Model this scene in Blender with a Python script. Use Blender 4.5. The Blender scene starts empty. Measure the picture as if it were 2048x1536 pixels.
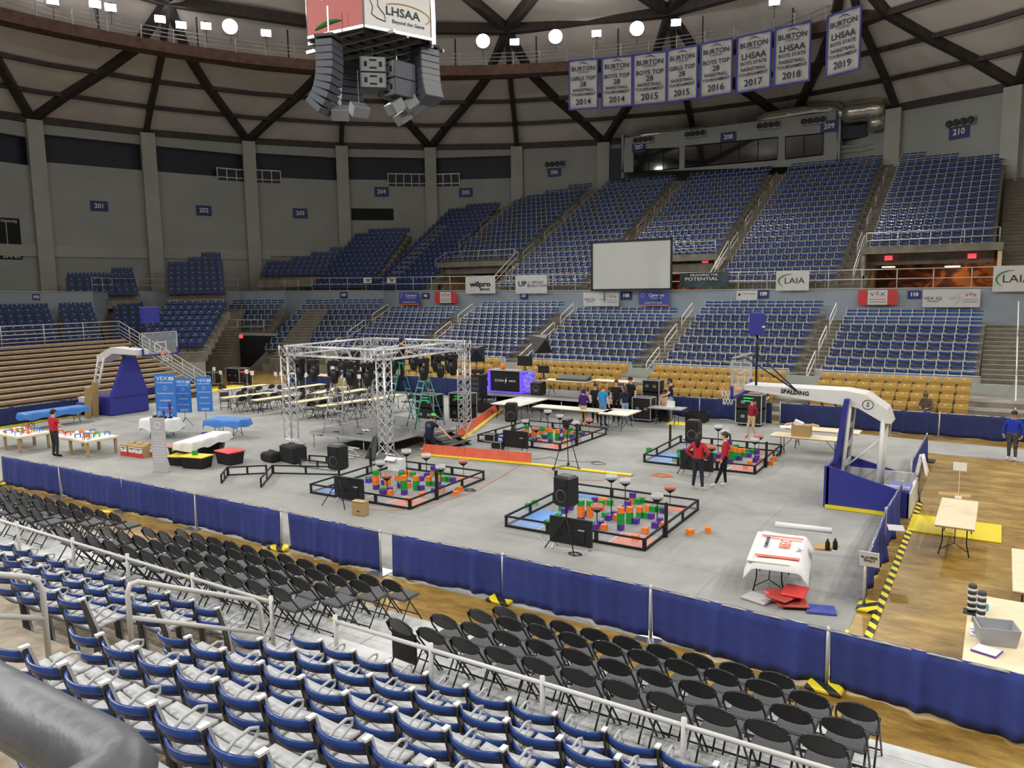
import bpy, bmesh, math, random
import numpy as np
from mathutils import Vector, Matrix
random.seed(7)
PI = math.pi
SC = bpy.context.scene
COL = SC.collection

# ---------------------------------------------------------------- camera (world: X along the court, Y across it, Z up, metres)
FPX, PITCH, ROLL, EYE, AX = 1543.1, 0.1229, -0.0151, 5.86, -0.5672
CA, SA = math.cos(AX), math.sin(AX)
_fw = np.array([0, math.cos(PITCH), -math.sin(PITCH)]); _rt = np.array([1., 0, 0]); _up = np.cross(_rt, _fw)
_R = math.cos(ROLL)*_rt + math.sin(ROLL)*_up; _U = -math.sin(ROLL)*_rt + math.cos(ROLL)*_up
def _c2w(v): return np.array([v[0]*CA + v[1]*SA, -v[0]*SA + v[1]*CA, v[2]])
CR, CU, CW = _c2w(_R), _c2w(_U), _c2w(_fw)
cam_data = bpy.data.cameras.new('camera'); cam = bpy.data.objects.new('camera', cam_data); COL.objects.link(cam)
cam_data.sensor_width = 36; cam_data.lens = FPX/2048*36; cam_data.clip_start = .05; cam_data.clip_end = 400
M = Matrix.Identity(4)
for i in range(3):
    M[i][0], M[i][1], M[i][2] = CR[i], CU[i], -CW[i]
M[2][3] = EYE
cam.matrix_world = M
SC.camera = cam
def ray(x, y): return CW + CR*(x-1024)/FPX - CU*(y-768)/FPX
def G(x, y, z=0.0):                      # where the sight line through a picture point meets height z
    d = ray(x, y); t = (z-EYE)/d[2]; return (d[0]*t, d[1]*t)
def OV(x, y, v):                         # ... meets the upright plane Y = v
    d = ray(x, y); t = v/d[1]; return (d[0]*t, EYE+d[2]*t)
def OU(x, y, u):
    d = ray(x, y); t = u/d[0]; return (d[1]*t, EYE+d[2]*t)
def OP(x, y, P, ph):                     # ... meets the upright plane through P that runs in direction ph
    n = (-math.sin(ph), math.cos(ph)); d = ray(x, y)
    t = (P[0]*n[0]+P[1]*n[1])/(d[0]*n[0]+d[1]*n[1]); return np.array([d[0]*t, d[1]*t, EYE+d[2]*t])
def HT(x, y, p):                         # height seen at (x, y) above the ground point p
    d = ray(x, y); t = math.hypot(p[0], p[1])/math.hypot(d[0], d[1]); return EYE+d[2]*t
def PX(p):
    d = np.array(p, float)-[0, 0, EYE]; z = d@CW
    if z < .05: return (-9999, -9999)
    return (1024+FPX*(d@CR)/z, 768-FPX*(d@CU)/z)
def inview(p, m=60):
    x, y = PX(p); return -m < x < 2048+m and -m < y < 1536+m

# ---------------------------------------------------------------- light and exposure
SC.view_settings.view_transform = 'Standard'; SC.view_settings.look = 'None'
SC.view_settings.gamma = 1; SC.view_settings.use_curve_mapping = False
SC.view_settings.exposure = 0.0
SC.cycles.max_bounces = 6; SC.cycles.diffuse_bounces = 4; SC.cycles.glossy_bounces = 3; SC.cycles.transparent_max_bounces = 12
SC.cycles.caustics_reflective = False; SC.cycles.caustics_refractive = False
SC.cycles.sample_clamp_indirect = 4
wd = bpy.data.worlds.new('world'); SC.world = wd; wd.use_nodes = True
wd.node_tree.nodes['Background'].inputs[0].default_value = (.6, .68, .8, 1); wd.node_tree.nodes['Background'].inputs[1].default_value = .02

CX, CY, RW, ZW = -18.45, 23.5, 46.6, 19.35   # dome centre, wall radius, wall height
def polar(a, r): return (CX+r*math.cos(a), CY+r*math.sin(a))
LAMP_K = 1.0
def floodlight_lamp(x, y, z, power, tx, ty, spread=1.9):
    ld = bpy.data.lights.new('floodlight_beam', 'SPOT'); ld.energy = power*LAMP_K; ld.spot_size = spread; ld.spot_blend = .8
    ld.color = (1.0, .985, .95); ld.shadow_soft_size = .35
    lo = bpy.data.objects.new('floodlight_beam', ld); COL.objects.link(lo); lo.location = (x, y, z)
    lo.rotation_euler = Vector((tx-x, ty-y, -z)).to_track_quat('-Z', 'Y').to_euler()
    return lo

# ---------------------------------------------------------------- materials
def mat(name, col, rough=.6, metal=0.0, var=0.0, scale=8.0, spec=.5, emit=None, estr=0.0, alpha=1.0, bump=0.0, col2=None, trans=0.0, detail=4, coat=0.0):
    m = bpy.data.materials.new(name); m.use_nodes = True; nt = m.node_tree; b = nt.nodes['Principled BSDF']
    c = tuple(col)+(1,)
    b.inputs['Base Color'].default_value = c; b.inputs['Roughness'].default_value = rough; b.inputs['Metallic'].default_value = metal
    b.inputs['Specular IOR Level'].default_value = spec; b.inputs['Alpha'].default_value = alpha
    b.inputs['Coat Weight'].default_value = coat
    if trans: b.inputs['Transmission Weight'].default_value = trans
    if emit: b.inputs['Emission Color'].default_value = tuple(emit)+(1,); b.inputs['Emission Strength'].default_value = estr
    if var or bump or col2:
        tc = nt.nodes.new('ShaderNodeTexCoord'); nz = nt.nodes.new('ShaderNodeTexNoise'); nz.inputs['Scale'].default_value = scale; nz.inputs['Detail'].default_value = detail
        nt.links.new(tc.outputs['Object'], nz.inputs['Vector'])
        if var or col2:
            cr = nt.nodes.new('ShaderNodeValToRGB')
            a = col2 if col2 else tuple(max(0, x*(1-var)) for x in col)
            cr.color_ramp.elements[0].position = .35; cr.color_ramp.elements[1].position = .65
            cr.color_ramp.elements[0].color = tuple(a)+(1,); cr.color_ramp.elements[1].color = tuple(min(1, x*(1+(0 if col2 else var))) for x in col)+(1,)
            nt.links.new(nz.outputs['Fac'], cr.inputs['Fac']); nt.links.new(cr.outputs['Color'], b.inputs['Base Color'])
        if bump:
            bp = nt.nodes.new('ShaderNodeBump'); bp.inputs['Strength'].default_value = bump; bp.inputs['Distance'].default_value = .05
            nt.links.new(nz.outputs['Fac'], bp.inputs['Height']); nt.links.new(bp.outputs['Normal'], b.inputs['Normal'])
    return m
def s2l(r, g, b): return tuple(((x/255)/12.92 if x/255 <= .04045 else ((x/255+.055)/1.055)**2.4) for x in (r, g, b))
MT = {}
def mk(k, *a, **kw): MT[k] = mat(k, *a, **kw); return MT[k]
mk('black', (.012,.012,.013), .45); mk('matte_black', (.01,.01,.011), .8); mk('dark_grey', (.05,.052,.055), .6); mk('rubber', (.02,.02,.02), .7)
mk('chair_black', (.014,.014,.016), .3); mk('chair_vinyl', (.038,.040,.045), .55, var=.15, scale=30); mk('chair_rim', (.02,.02,.022), .18)
mk('seat_blue', (.016,.055,.235), .22, coat=.3); mk('seat_grey', (.42,.43,.44), .38, metal=.0); mk('alu', (.55,.56,.57), .32, metal=.35); mk('alu_dark', (.06,.055,.05), .4)
mk('plastic_blue', (.022,.045,.15), .38); mk('gold', (.58,.38,.10), .4, var=.06, scale=3); mk('gold_dark', (.42,.25,.055), .45); mk('white', (.75,.75,.74), .5); mk('paper', (.8,.8,.79), .7)
mk('rail_grey', (.50,.51,.50), .35, metal=.2); mk('rail_white', (.62,.62,.60), .4)
mk('truss', (.75,.76,.78), .28, metal=.55); mk('steel', (.45,.46,.48), .3, metal=.8)
mk('concrete', (.225,.205,.17), .75, var=.22, scale=1.3, bump=.1); mk('near_concrete', (.40,.36,.29), .8, var=.22, scale=3.0, bump=.25, col2=(.24,.19,.13))
mk('step_dark', (.17,.15,.12), .8, var=.15, scale=2); mk('nosing', (.50,.46,.38), .7)
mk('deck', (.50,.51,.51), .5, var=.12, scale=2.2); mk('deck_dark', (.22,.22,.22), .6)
mk('wall_light', (.36,.385,.37), .8, var=.05, scale=.4); mk('wall_blue', (.30,.36,.41), .6, var=.04, scale=1); mk('pillar', (.42,.43,.40), .75, var=.05, scale=.7)
mk('navy_panel', (.012,.018,.035), .55); mk('rib', (.045,.036,.032), .6, var=.3, scale=2); mk('rust', (.12,.065,.05), .6, var=.3, scale=1.5)
mk('foil', (.55,.54,.47), .22, metal=.75, bump=.9, scale=1.6, detail=8); mk('glass_dark', (.012,.014,.016), .03, spec=1.0)
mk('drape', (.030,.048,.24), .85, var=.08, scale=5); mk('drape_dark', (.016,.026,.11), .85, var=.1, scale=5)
mk('yellow', (.85,.68,.02), .5); mk('tape_red', (.62,.10,.06), .5); mk('ramp_red', (.72,.13,.07), .5, var=.08, scale=4)
mk('wood_light', (.78,.68,.44), .55, var=.08, scale=3); mk('table_top', (.80,.68,.46), .45, var=.05, scale=4); mk('table_white', (.80,.78,.68), .5)
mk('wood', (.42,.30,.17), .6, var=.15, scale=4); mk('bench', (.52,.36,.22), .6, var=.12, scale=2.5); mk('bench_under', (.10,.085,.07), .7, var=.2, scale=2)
mk('hoop_blue', (.03,.035,.27), .45); mk('hoop_white', (.72,.72,.70), .4); mk('orange', (.85,.20,.03), .45)
mk('cube_orange', (.95,.26,.03), .4); mk('cube_green', (.02,.36,.06), .4); mk('cube_purple', (.11,.035,.36), .4)
mk('tile_grey', (.30,.31,.31), .75, var=.04, scale=20); mk('tile_red', (.75,.22,.15), .6); mk('tile_blue', (.12,.30,.72), .6); mk('tile_white', (.8,.8,.8), .6)
mk('poly', (.75,.78,.80), .15, alpha=.16); mk('glass', (.8,.85,.85), .05, alpha=.14); mk('cup', (.85,.87,.88), .2, alpha=.38); mk('cup_red', (.85,.35,.3), .2, alpha=.4)
mk('sign_blue', (.022,.028,.18), .5); mk('letter_white', (.85,.85,.85), .5); mk('letter_navy', (.018,.022,.10), .6)
mk('banner_white', (.62,.63,.62), .75, var=.05, scale=2); mk('banner_blue', (.07,.09,.42), .7); mk('screen_white', (.62,.65,.62), .7)
mk('cardboard', (.42,.28,.12), .75); mk('red_lid', (.75,.06,.06), .4); mk('navy_shirt', (.015,.02,.06), .8)
mk('exit_red', (.6,.05,.08), .5, emit=(1,.08,.12), estr=1.2); mk('lamp_warm', (1,.8,.5), .5, emit=(1,.62,.28), estr=6); mk('lamp_white', (1,1,1), .5, emit=(1,.99,.95), estr=45)
mk('cloth_blue', (.06,.22,.62), .7); mk('cloth_white', (.82,.82,.82), .7); mk('vex_blue', (.045,.20,.62), .5); mk('vex_red', (.60,.05,.05), .6)
mk('green_fg', (.0,.24,.20), .45); mk('case_green', (.05,.7,.18), .5, emit=(.05,.9,.2), estr=.25); mk('gray_bin', (.36,.37,.40), .5)

# ---------------------------------------------------------------- mesh builder
class MB:
    def __init__(s): s.v = []; s.f = []; s.m = []; s.mats = []; s.sm = []
    def mi(s, m):
        m = MT[m] if isinstance(m, str) else m
        if m not in s.mats: s.mats.append(m)
        return s.mats.index(m)
    def add(s, vs, fs, m, smooth=False):
        o = len(s.v); k = s.mi(m); s.v += [tuple(map(float, p)) for p in vs]
        for f in fs: s.f.append(tuple(o+i for i in f)); s.m.append(k); s.sm.append(smooth)
        return s
    def box(s, c, d, m, rz=0.0, R=None, bev=0.0):
        x, y, z = d[0]/2, d[1]/2, d[2]/2
        if bev:
            b = min(bev, x*.9, y*.9, z*.9)
            vs = [(sx*ax, sy*ay, az) for ax, ay, az in ((x-b, y-b, -z), (x, y, b-z), (x, y, z-b), (x-b, y-b, z)) for sx, sy in ((-1,-1), (1,-1), (1,1), (-1,1))]
            fs = [(3,2,1,0), (12,13,14,15)]
            for q in range(3):
                for i in range(4): j = (i+1) % 4; fs.append((4*q+i, 4*q+j, 4*q+4+j, 4*q+4+i))
        else:
            vs = [(-x,-y,-z), (x,-y,-z), (x,y,-z), (-x,y,-z), (-x,-y,z), (x,-y,z), (x,y,z), (-x,y,z)]
            fs = [(3,2,1,0), (4,5,6,7), (0,1,5,4), (1,2,6,5), (2,3,7,6), (3,0,4,7)]
        if R is not None: vs = [tuple(R @ Vector(p)) for p in vs]
        elif rz: k, q = math.cos(rz), math.sin(rz); vs = [(p[0]*k-p[1]*q, p[0]*q+p[1]*k, p[2]) for p in vs]
        return s.add([(p[0]+c[0], p[1]+c[1], p[2]+c[2]) for p in vs], fs, m)
    def tube(s, pts, r, m, n=8, closed=False, caps=True):
        pts = [Vector(p) for p in pts]; L = len(pts); rs = r if isinstance(r, (list, tuple)) else [r]*L
        vs = []; prev = None
        for i, p in enumerate(pts):
            a = pts[(i-1) % L] if (i or closed) else p; b = pts[(i+1) % L] if (i < L-1 or closed) else p
            t = (b-a).normalized()
            if prev is None:
                prev = t.cross(Vector((0,0,1)))
                if prev.length < .05: prev = t.cross(Vector((1,0,0)))
            e1 = (prev - t*prev.dot(t)).normalized(); prev = e1; e2 = t.cross(e1)
            for k in range(n):
                an = 2*PI*k/n; vs.append(p+(e1*math.cos(an)+e2*math.sin(an))*rs[i])
        fs = []
        for i in range(L if closed else L-1):
            j = (i+1) % L
            for k in range(n): q = (k+1) % n; fs.append((i*n+k, i*n+q, j*n+q, j*n+k))
        if caps and not closed: fs.append(tuple(reversed(range(n)))); fs.append(tuple((L-1)*n+k for k in range(n)))
        return s.add(vs, fs, m, n > 5)
    def lathe(s, prof, m, n=16, c=(0,0,0), axis='z'):
        vs = []
        for r, z in prof:
            for k in range(n):
                a = 2*PI*k/n; p = (r*math.cos(a), r*math.sin(a), z)
                if axis == 'y': p = (p[0], p[2], p[1])
                if axis == 'x': p = (p[2], p[0], p[1])
                vs.append((p[0]+c[0], p[1]+c[1], p[2]+c[2]))
        fs = []
        for i in range(len(prof)-1):
            for k in range(n): q = (k+1) % n; fs.append((i*n+k, i*n+q, (i+1)*n+q, (i+1)*n+k))
        if prof[0][0] > 1e-4: fs.append(tuple(reversed(range(n))))
        if prof[-1][0] > 1e-4: fs.append(tuple((len(prof)-1)*n+k for k in range(n)))
        return s.add(vs, fs, m, True)
    def prism(s, poly, axis, a, b, m):        # polygon extruded along an axis from a to b
        def P(p, t): return (t, p[0], p[1]) if axis == 'x' else (p[0], t, p[1]) if axis == 'y' else (p[0], p[1], t)
        n = len(poly); vs = [P(p, a) for p in poly]+[P(p, b) for p in poly]
        fs = [tuple(reversed(range(n))), tuple(range(n, 2*n))]+[(i, (i+1) % n, n+(i+1) % n, n+i) for i in range(n)]
        return s.add(vs, fs, m)
    def quadwall(s, pts, off, m):             # planar polygon (3D points) given a thickness along off
        n = len(pts); o = Vector(off); vs = [Vector(p) for p in pts]+[Vector(p)+o for p in pts]
        return s.add(vs, [tuple(reversed(range(n))), tuple(range(n, 2*n))]+[(i, (i+1) % n, n+(i+1) % n, n+i) for i in range(n)], m)
    def sheet(s, fn, nu, nv, m, th=0.0, smooth=True):  # fn(i/nu, j/nv) -> point; optional thickness along given offset vector
        vs = [fn(i/nu, j/nv) for j in range(nv+1) for i in range(nu+1)]
        W = nu+1; fs = [(j*W+i, j*W+i+1, (j+1)*W+i+1, (j+1)*W+i) for j in range(nv) for i in range(nu)]
        if th:
            N = len(vs); o = Vector(th); vs = vs+[tuple(Vector(p)+o) for p in vs]
            fs += [tuple(N+q for q in reversed(f)) for f in fs]
            per = [i for i in range(W)]+[j*W+nu for j in range(1, nv+1)]+[nv*W+i for i in range(nu-1, -1, -1)]+[j*W for j in range(nv-1, 0, -1)]
            for a in range(len(per)): b = (a+1) % len(per); fs.append((per[b], per[a], N+per[a], N+per[b]))
        return s.add(vs, fs, m, smooth)
    def mesh(s, name):
        me = bpy.data.meshes.new(name); me.from_pydata(s.v, [], s.f)
        for m in s.mats: me.materials.append(m)
        me.polygons.foreach_set('material_index', s.m); me.polygons.foreach_set('use_smooth', s.sm); me.update()
        return me
    def build(s, name, parent=None, loc=None, rz=0.0):
        o = bpy.data.objects.new(name, s.mesh(name)); COL.objects.link(o)
        if parent is not None: o.parent = parent
        if loc is not None: o.location = loc
        if rz: o.rotation_euler = (0, 0, rz)
        return o
_W1 = {'0': 'oh', '1': 'one', '2': 'two', '3': 'three', '4': 'four', '5': 'five', '6': 'six', '7': 'seven', '8': 'eight', '9': 'nine'}
def words(l):                                  # section numbers and years spelt out
    import re
    l = re.sub(r'\b20(1[4-9]|20)\b', lambda m: 'twenty-'+{'14': 'fourteen', '15': 'fifteen', '16': 'sixteen', '17': 'seventeen', '18': 'eighteen', '19': 'nineteen', '20': 'twenty'}[m.group(1)], l)
    return re.sub(r'\b([12])(\d)(\d)\b', lambda m: _W1[m.group(1)]+'-'+('ten' if m.group(2)+m.group(3) == '10' else 'oh-'+_W1[m.group(3)]), l)
def tag(o, label=None, cat=None, group=None, kind=None):
    if label: o['label'] = words(label)
    if cat: o['category'] = cat
    if group: o['group'] = group
    if kind: o['kind'] = kind
    return o
def thing(name, label, cat, loc=(0,0,0), rz=0.0, group=None):
    o = bpy.data.objects.new(name, None); COL.objects.link(o); o.empty_display_size = .1
    o.location = loc; o.rotation_euler = (0, 0, rz); return tag(o, label, cat, group)
def dup(root, loc, rz, label=None, group=None):
    r = root.copy(); COL.objects.link(r); r.location = loc; r.rotation_euler = (root.rotation_euler[0], root.rotation_euler[1], rz)
    if label: r['label'] = words(label)
    if group: r['group'] = group
    for ch in list(root.children):
        c = ch.copy(); COL.objects.link(c); c.parent = r
        for g_ in ch.children:
            d = g_.copy(); COL.objects.link(d); d.parent = c
    return r
class Kind:                                   # first use hands out the model itself, later uses copies of it
    def __init__(s, make): s.make = make; s.first = None
    def put(s, loc, rz, label, group=None):
        if s.first is None:
            s.first = s.make(); s.first.location = loc; s.first.rotation_euler = (0, 0, rz); s.first['label'] = words(label)
            if group: s.first['group'] = group
            return s.first
        return dup(s.first, loc, rz, label, group)
_TX = {}
def text(body, size, m, parent, loc, rot=(PI/2, 0, 0), name='lettering', align='CENTER', ext=.004, sx=1.0, off=0.0, sp=1.0, bold=0.0):
    key = (body, size, m, align, ext, sp, bold)
    if key not in _TX:
        c = bpy.data.curves.new(name, 'FONT'); c.body = body; c.size = size; c.align_x = align; c.align_y = 'CENTER'; c.extrude = ext; c.offset = bold
        c.space_line = sp; c.resolution_u = 2
        o = bpy.data.objects.new('x', c); me = bpy.data.meshes.new_from_object(o); bpy.data.objects.remove(o); bpy.data.curves.remove(c)
        me.name = name; me.materials.clear(); me.materials.append(MT[m]); _TX[key] = me
    o = bpy.data.objects.new(name, _TX[key]); COL.objects.link(o); o.parent = parent; o.location = loc; o.rotation_euler = rot; o.scale = (sx, 1, 1)
    return o
def struct(name, mb, label=None):
    o = mb.build(name); o['kind'] = 'structure'
    if label: o['label'] = label
    return o
ORD = 'first second third fourth fifth sixth seventh eighth ninth tenth eleventh twelfth thirteenth fourteenth fifteenth sixteenth seventeenth eighteenth nineteenth twentieth'.split()
def nth(i): return ORD[i] if i < 20 else str(i+1)+'th'
# ================================================================ THE SETTING
# ---- floor
fm = mat('floor_wood_stain', s2l(160,128,78), .42, scale=1, coat=.25)
nt = fm.node_tree; b_ = nt.nodes['Principled BSDF']
tc = nt.nodes.new('ShaderNodeTexCoord'); n1 = nt.nodes.new('ShaderNodeTexNoise'); n1.inputs['Scale'].default_value = .9; n1.inputs['Detail'].default_value = 9; n1.inputs['Roughness'].default_value = .72
mp = nt.nodes.new('ShaderNodeMapping'); mp.inputs['Scale'].default_value = (1, 2.4, 1); mp.inputs['Rotation'].default_value = (0, 0, .5)
cr = nt.nodes.new('ShaderNodeValToRGB'); e = cr.color_ramp.elements
e[0].position = .30; e[0].color = (*s2l(104,78,30), 1); e[1].position = .72; e[1].color = (*s2l(205,180,112), 1)
k1 = cr.color_ramp.elements.new(.47); k1.color = (*s2l(150,118,52), 1); k2 = cr.color_ramp.elements.new(.58); k2.color = (*s2l(172,142,72), 1)
nt.links.new(tc.outputs['Object'], mp.inputs['Vector']); nt.links.new(mp.outputs['Vector'], n1.inputs['Vector']); nt.links.new(n1.outputs['Fac'], cr.inputs['Fac']); nt.links.new(cr.outputs['Color'], b_.inputs['Base Color'])
MT['floor'] = fm
struct('floor', MB().box((-20, 24, -.1), (120, 110, .2), 'floor'))
cm = mat('carpet', s2l(150,151,152), .85); nt = cm.node_tree; b_ = nt.nodes['Principled BSDF']
tc = nt.nodes.new('ShaderNodeTexCoord'); n1 = nt.nodes.new('ShaderNodeTexNoise'); n1.inputs['Scale'].default_value = .55; n1.inputs['Detail'].default_value = 8; n1.inputs['Roughness'].default_value = .65
cr = nt.nodes.new('ShaderNodeValToRGB'); cr.color_ramp.elements[0].position = .3; cr.color_ramp.elements[1].position = .7
cr.color_ramp.elements[0].color = (*s2l(140,141,138), 1); cr.color_ramp.elements[1].color = (*s2l(166,167,163), 1)
br = nt.nodes.new('ShaderNodeTexBrick'); br.inputs['Color1'].default_value = br.inputs['Color2'].default_value = (1,1,1,1); br.inputs['Mortar'].default_value = (.55,.55,.55,1)
br.inputs['Scale'].default_value = 1; br.inputs['Mortar Size'].default_value = .006; br.inputs['Brick Width'].default_value = 12.2; br.inputs['Row Height'].default_value = 3.05; br.offset = .37
n2 = nt.nodes.new('ShaderNodeTexNoise'); n2.inputs['Scale'].default_value = .35; n2.inputs['Detail'].default_value = 3
mx = nt.nodes.new('ShaderNodeMix'); mx.data_type = 'RGBA'; mx.blend_type = 'MULTIPLY'; mx.inputs[0].default_value = 1
va = nt.nodes.new('ShaderNodeVectorMath'); va.operation = 'SCALE'; va.inputs['Scale'].default_value = .35
vb = nt.nodes.new('ShaderNodeVectorMath'); vb.operation = 'ADD'
nt.links.new(tc.outputs['Object'], n1.inputs['Vector']); nt.links.new(n1.outputs['Fac'], cr.inputs['Fac'])
nt.links.new(tc.outputs['Object'], n2.inputs['Vector']); nt.links.new(n2.outputs['Color'], va.inputs[0]); nt.links.new(va.outputs[0], vb.inputs[0]); nt.links.new(tc.outputs['Object'], vb.inputs[1])
nt.links.new(vb.outputs[0], br.inputs['Vector']); nt.links.new(cr.outputs['Color'], mx.inputs[6]); nt.links.new(br.outputs['Color'], mx.inputs[7]); nt.links.new(mx.outputs[2], b_.inputs['Base Color'])
MT['carpet'] = cm
mb = MB(); pts = [(-37.2,11.55),(-1.95,11.55),(-1.95,29.75),(6,29.75),(6,31.6),(-3,32.2),(-9,33.1),(-16,34.4),(-38,34.4),(-40.2,32),(-37.7,20)]
n = len(pts); mb.add([(x, y, .0) for x, y in pts]+[(x, y, .012) for x, y in pts], [tuple(range(n, 2*n))]+[(i, (i+1) % n, n+(i+1) % n, n+i) for i in range(n)], 'carpet')
tag(struct('floor_carpet', mb), 'grey carpet covering laid over the arena floor')
mb = MB()
for a, b2 in (((-37.35,14.5),(-37.75,20.2)), ((-37.9,22.8),(-40.3,31.8))):
    dx, dy = b2[0]-a[0], b2[1]-a[1]; L = math.hypot(dx, dy); mb.box(((a[0]+b2[0])/2-.45, (a[1]+b2[1])/2, .02), (L, .95, .04), 'yellow', rz=math.atan2(dy, dx))
tag(mb.build('floor_mat'), 'long yellow floor mat strip beside the grey carpet under the bleachers', 'mat')
tag(MB().box((-.72, 20.75, .02), (1.9, 1.5, .03), 'yellow').build('floor_mat'), 'yellow floor mat on brown floor behind the right basketball stand', 'mat')
# hazard tape beside the side drape
hz = mat('hazard_stripe', (.8,.65,.02), .6); nt = hz.node_tree; tc = nt.nodes.new('ShaderNodeTexCoord'); w = nt.nodes.new('ShaderNodeTexWave'); w.bands_direction = 'DIAGONAL'; w.inputs['Scale'].default_value = 1.6
cr = nt.nodes.new('ShaderNodeValToRGB'); cr.color_ramp.interpolation = 'CONSTANT'; cr.color_ramp.elements[0].color = (.02,.02,.02,1); cr.color_ramp.elements[1].position = .5; cr.color_ramp.elements[1].color = (.85,.7,.03,1)
nt.links.new(tc.outputs['Object'], w.inputs['Vector']); nt.links.new(w.outputs['Color'], cr.inputs['Fac']); nt.links.new(cr.outputs['Color'], nt.nodes['Principled BSDF'].inputs['Base Color']); MT['hazard'] = hz
tag(MB().box((-1.62, 17.2, .016), (.13, 11.4, .006), 'hazard').build('hazard_tape'), 'yellow and black striped tape on floor along the side drape', 'tape')
tag(MB().box((-1.95, 12.5, .02), (.06, 2.1, .02), 'yellow').build('edge_tape'), 'thin yellow tape on carpet edge at the corner of near and side drapes', 'tape')

# ---- outer wall: facets between pillars, measured round the ring (angle, distance)
NP = 36; A0 = math.radians(169.1); DA = math.radians(10.24)
SCL = {0:1.2, 1:1.2, 2:1.22, 3:1.23, 4:1.23, 5:1.215, 6:1.19, 7:1.21, 8:1.205, 9:1.145, 10:1.115, 11:1.11}
def pillar_xy(i):
    s = SCL.get(i, 1.165); t = A0-DA*i
    c0 = (-2.5178*CA+25.5742*SA, 2.5178*SA+25.5742*CA)
    return ((c0[0]+40*math.cos(t))*s, (c0[1]+40*math.sin(t))*s, EYE+(17.4043-EYE)*s)
PIL = [pillar_xy(i) for i in range(-6, 16)]            # the part of the ring the hall shows, then the rest of the circle
rest = []
a_e = A0-DA*15; a_s = A0+DA*6+0
k = 14; tot = 2*PI-(a_s-a_e)
for j in range(1, k): t = a_e-tot*j/k; rest.append((CX+RW*math.cos(t), CY+RW*math.sin(t), ZW))
RING = PIL+rest
def facet(i): a, b = pillar_xy(i), pillar_xy(i+1); return a, b
nR = len(RING)
mb = MB()
for i in range(nR):
    a, b = RING[i], RING[(i+1) % nR]; fi = i-6
    if -6 <= fi <= 5:                                 # wall with a long dark opening near the top
        hz_ = a[2]; L = math.hypot(b[0]-a[0], b[1]-a[1]); ux, uy = (b[0]-a[0])/L, (b[1]-a[1])/L; nx, ny = -uy, ux
        if (CX-a[0])*nx+(CY-a[1])*ny < 0: nx, ny = -nx, -ny
        dark = fi <= 4
        segs = [(0, 19.6-.0, 0, L)] if not dark else []
        def wbox(z0, z1, l0, l1, m, dep=0.0, th=.4):
            cx, cy = a[0]+ux*(l0+l1)/2-nx*(dep+th/2), a[1]+uy*(l0+l1)/2-ny*(dep+th/2)
            mb.box((cx, cy, (z0+z1)/2), (l1-l0, th, z1-z0), m, rz=math.atan2(uy, ux))
        if dark:
            wbox(3, hz_-3.15, 0, L, 'wall_light'); wbox(hz_-.95, hz_+.15, 0, L, 'wall_light'); wbox(hz_-3.15, hz_-.95, 0, L, 'navy_panel', dep=.5, th=.2)
            if fi <= 3: wbox(9.0, 9.9, 0, L, 'pillar', dep=-.12, th=.12)
        else: wbox(3, hz_+.15, 0, L, 'wall_light')
    else:
        mb.quadwall([(a[0], a[1], 0), (b[0], b[1], 0), (b[0], b[1], b[2]+.1), (a[0], a[1], a[2]+.1)], (0,0,0) if False else ((a[0]+b[0])/2-CX)*.008 and (((a[0]+b[0])/2-CX)*.008, ((a[1]+b[1])/2-CY)*.008, 0), 'wall_light')
struct('wall_outer', mb)
for i in [q for q in range(-5, 15) if q not in (7, 8)]:
    x, y, z = pillar_xy(i); dx, dy = CX-x, CY-y; L = math.hypot(dx, dy)
    w_ = 1.15
    struct('wall_pillar', MB().box((x+dx/L*.25, y+dy/L*.25, (z+3)/2), (w_, .7, z-3), 'pillar', rz=math.atan2(dy, dx)-PI/2))

# ---- dome: shell, ring beams, ribs and diagonals
def ringpt(i, r, z):     # point on a smaller ring in the direction of pillar i, sized by that pillar's own distance
    x, y, zz = pillar_xy(i) if -6 <= i <= 15 else RING[(i+6) % nR]
    f = r/46.8; return (CX+(x-CX)*f, CY+(y-CY)*f, z+(zz-19.35)*f)
LV = [(46.9, 19.45), (44.6, 21.15), (42.0, 22.65), (39.4, 24.2), (36.6, 27.3), (30, 30.3), (20, 33.0), (10, 34.6), (.01, 35.2)]
def ringany(k, r, z):
    x, y, zz = RING[k % nR]; f = r/46.8; return (CX+(x-CX)*f, CY+(y-CY)*f, z+(zz-19.35)*f)
mb = MB(); vs = []; fs = []
for r, z in LV:
    for k in range(nR): p = ringany(k, r, z+.25); vs.append(p)
for q in range(len(LV)-1):
    for k in range(nR): j = (k+1) % nR; fs.append((q*nR+k, (q+1)*nR+k, (q+1)*nR+j, q*nR+j))
mk('dome_panel', s2l(226,220,216), .85, var=.07, scale=.35)
mb.add(vs, fs, 'dome_panel'); struct('ceiling', mb)
def beam(mb, p, q, w, h, m='rib'):
    p, q = Vector(p), Vector(q); d = q-p; L = d.length; t = d.normalized(); s_ = t.cross(Vector((0,0,1))).normalized(); u = s_.cross(t)
    R = Matrix((t, s_, u)).transposed(); mb.box((p+q)/2, (L, w, h), m, R=R)
for lv, (w, h, m) in {0: (.5, .55, 'rib'), 1: (.28, .3, 'rib'), 2: (.28, .3, 'rib'), 3: (.35, .4, 'rib'), 4: (.7, .8, 'rib')}.items():
    mb = MB(); r, z = LV[lv]
    step = 1 if lv < 4 else 2
    ks = list(range(0, 22, 1)) if lv < 4 else list(range(1, 22, 2))
    for a, b in zip(ks[:-1], ks[1:]): beam(mb, ringany(a, r, z), ringany(b, r, z), w, h, m)
    struct('ceiling_beam', mb)
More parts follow.
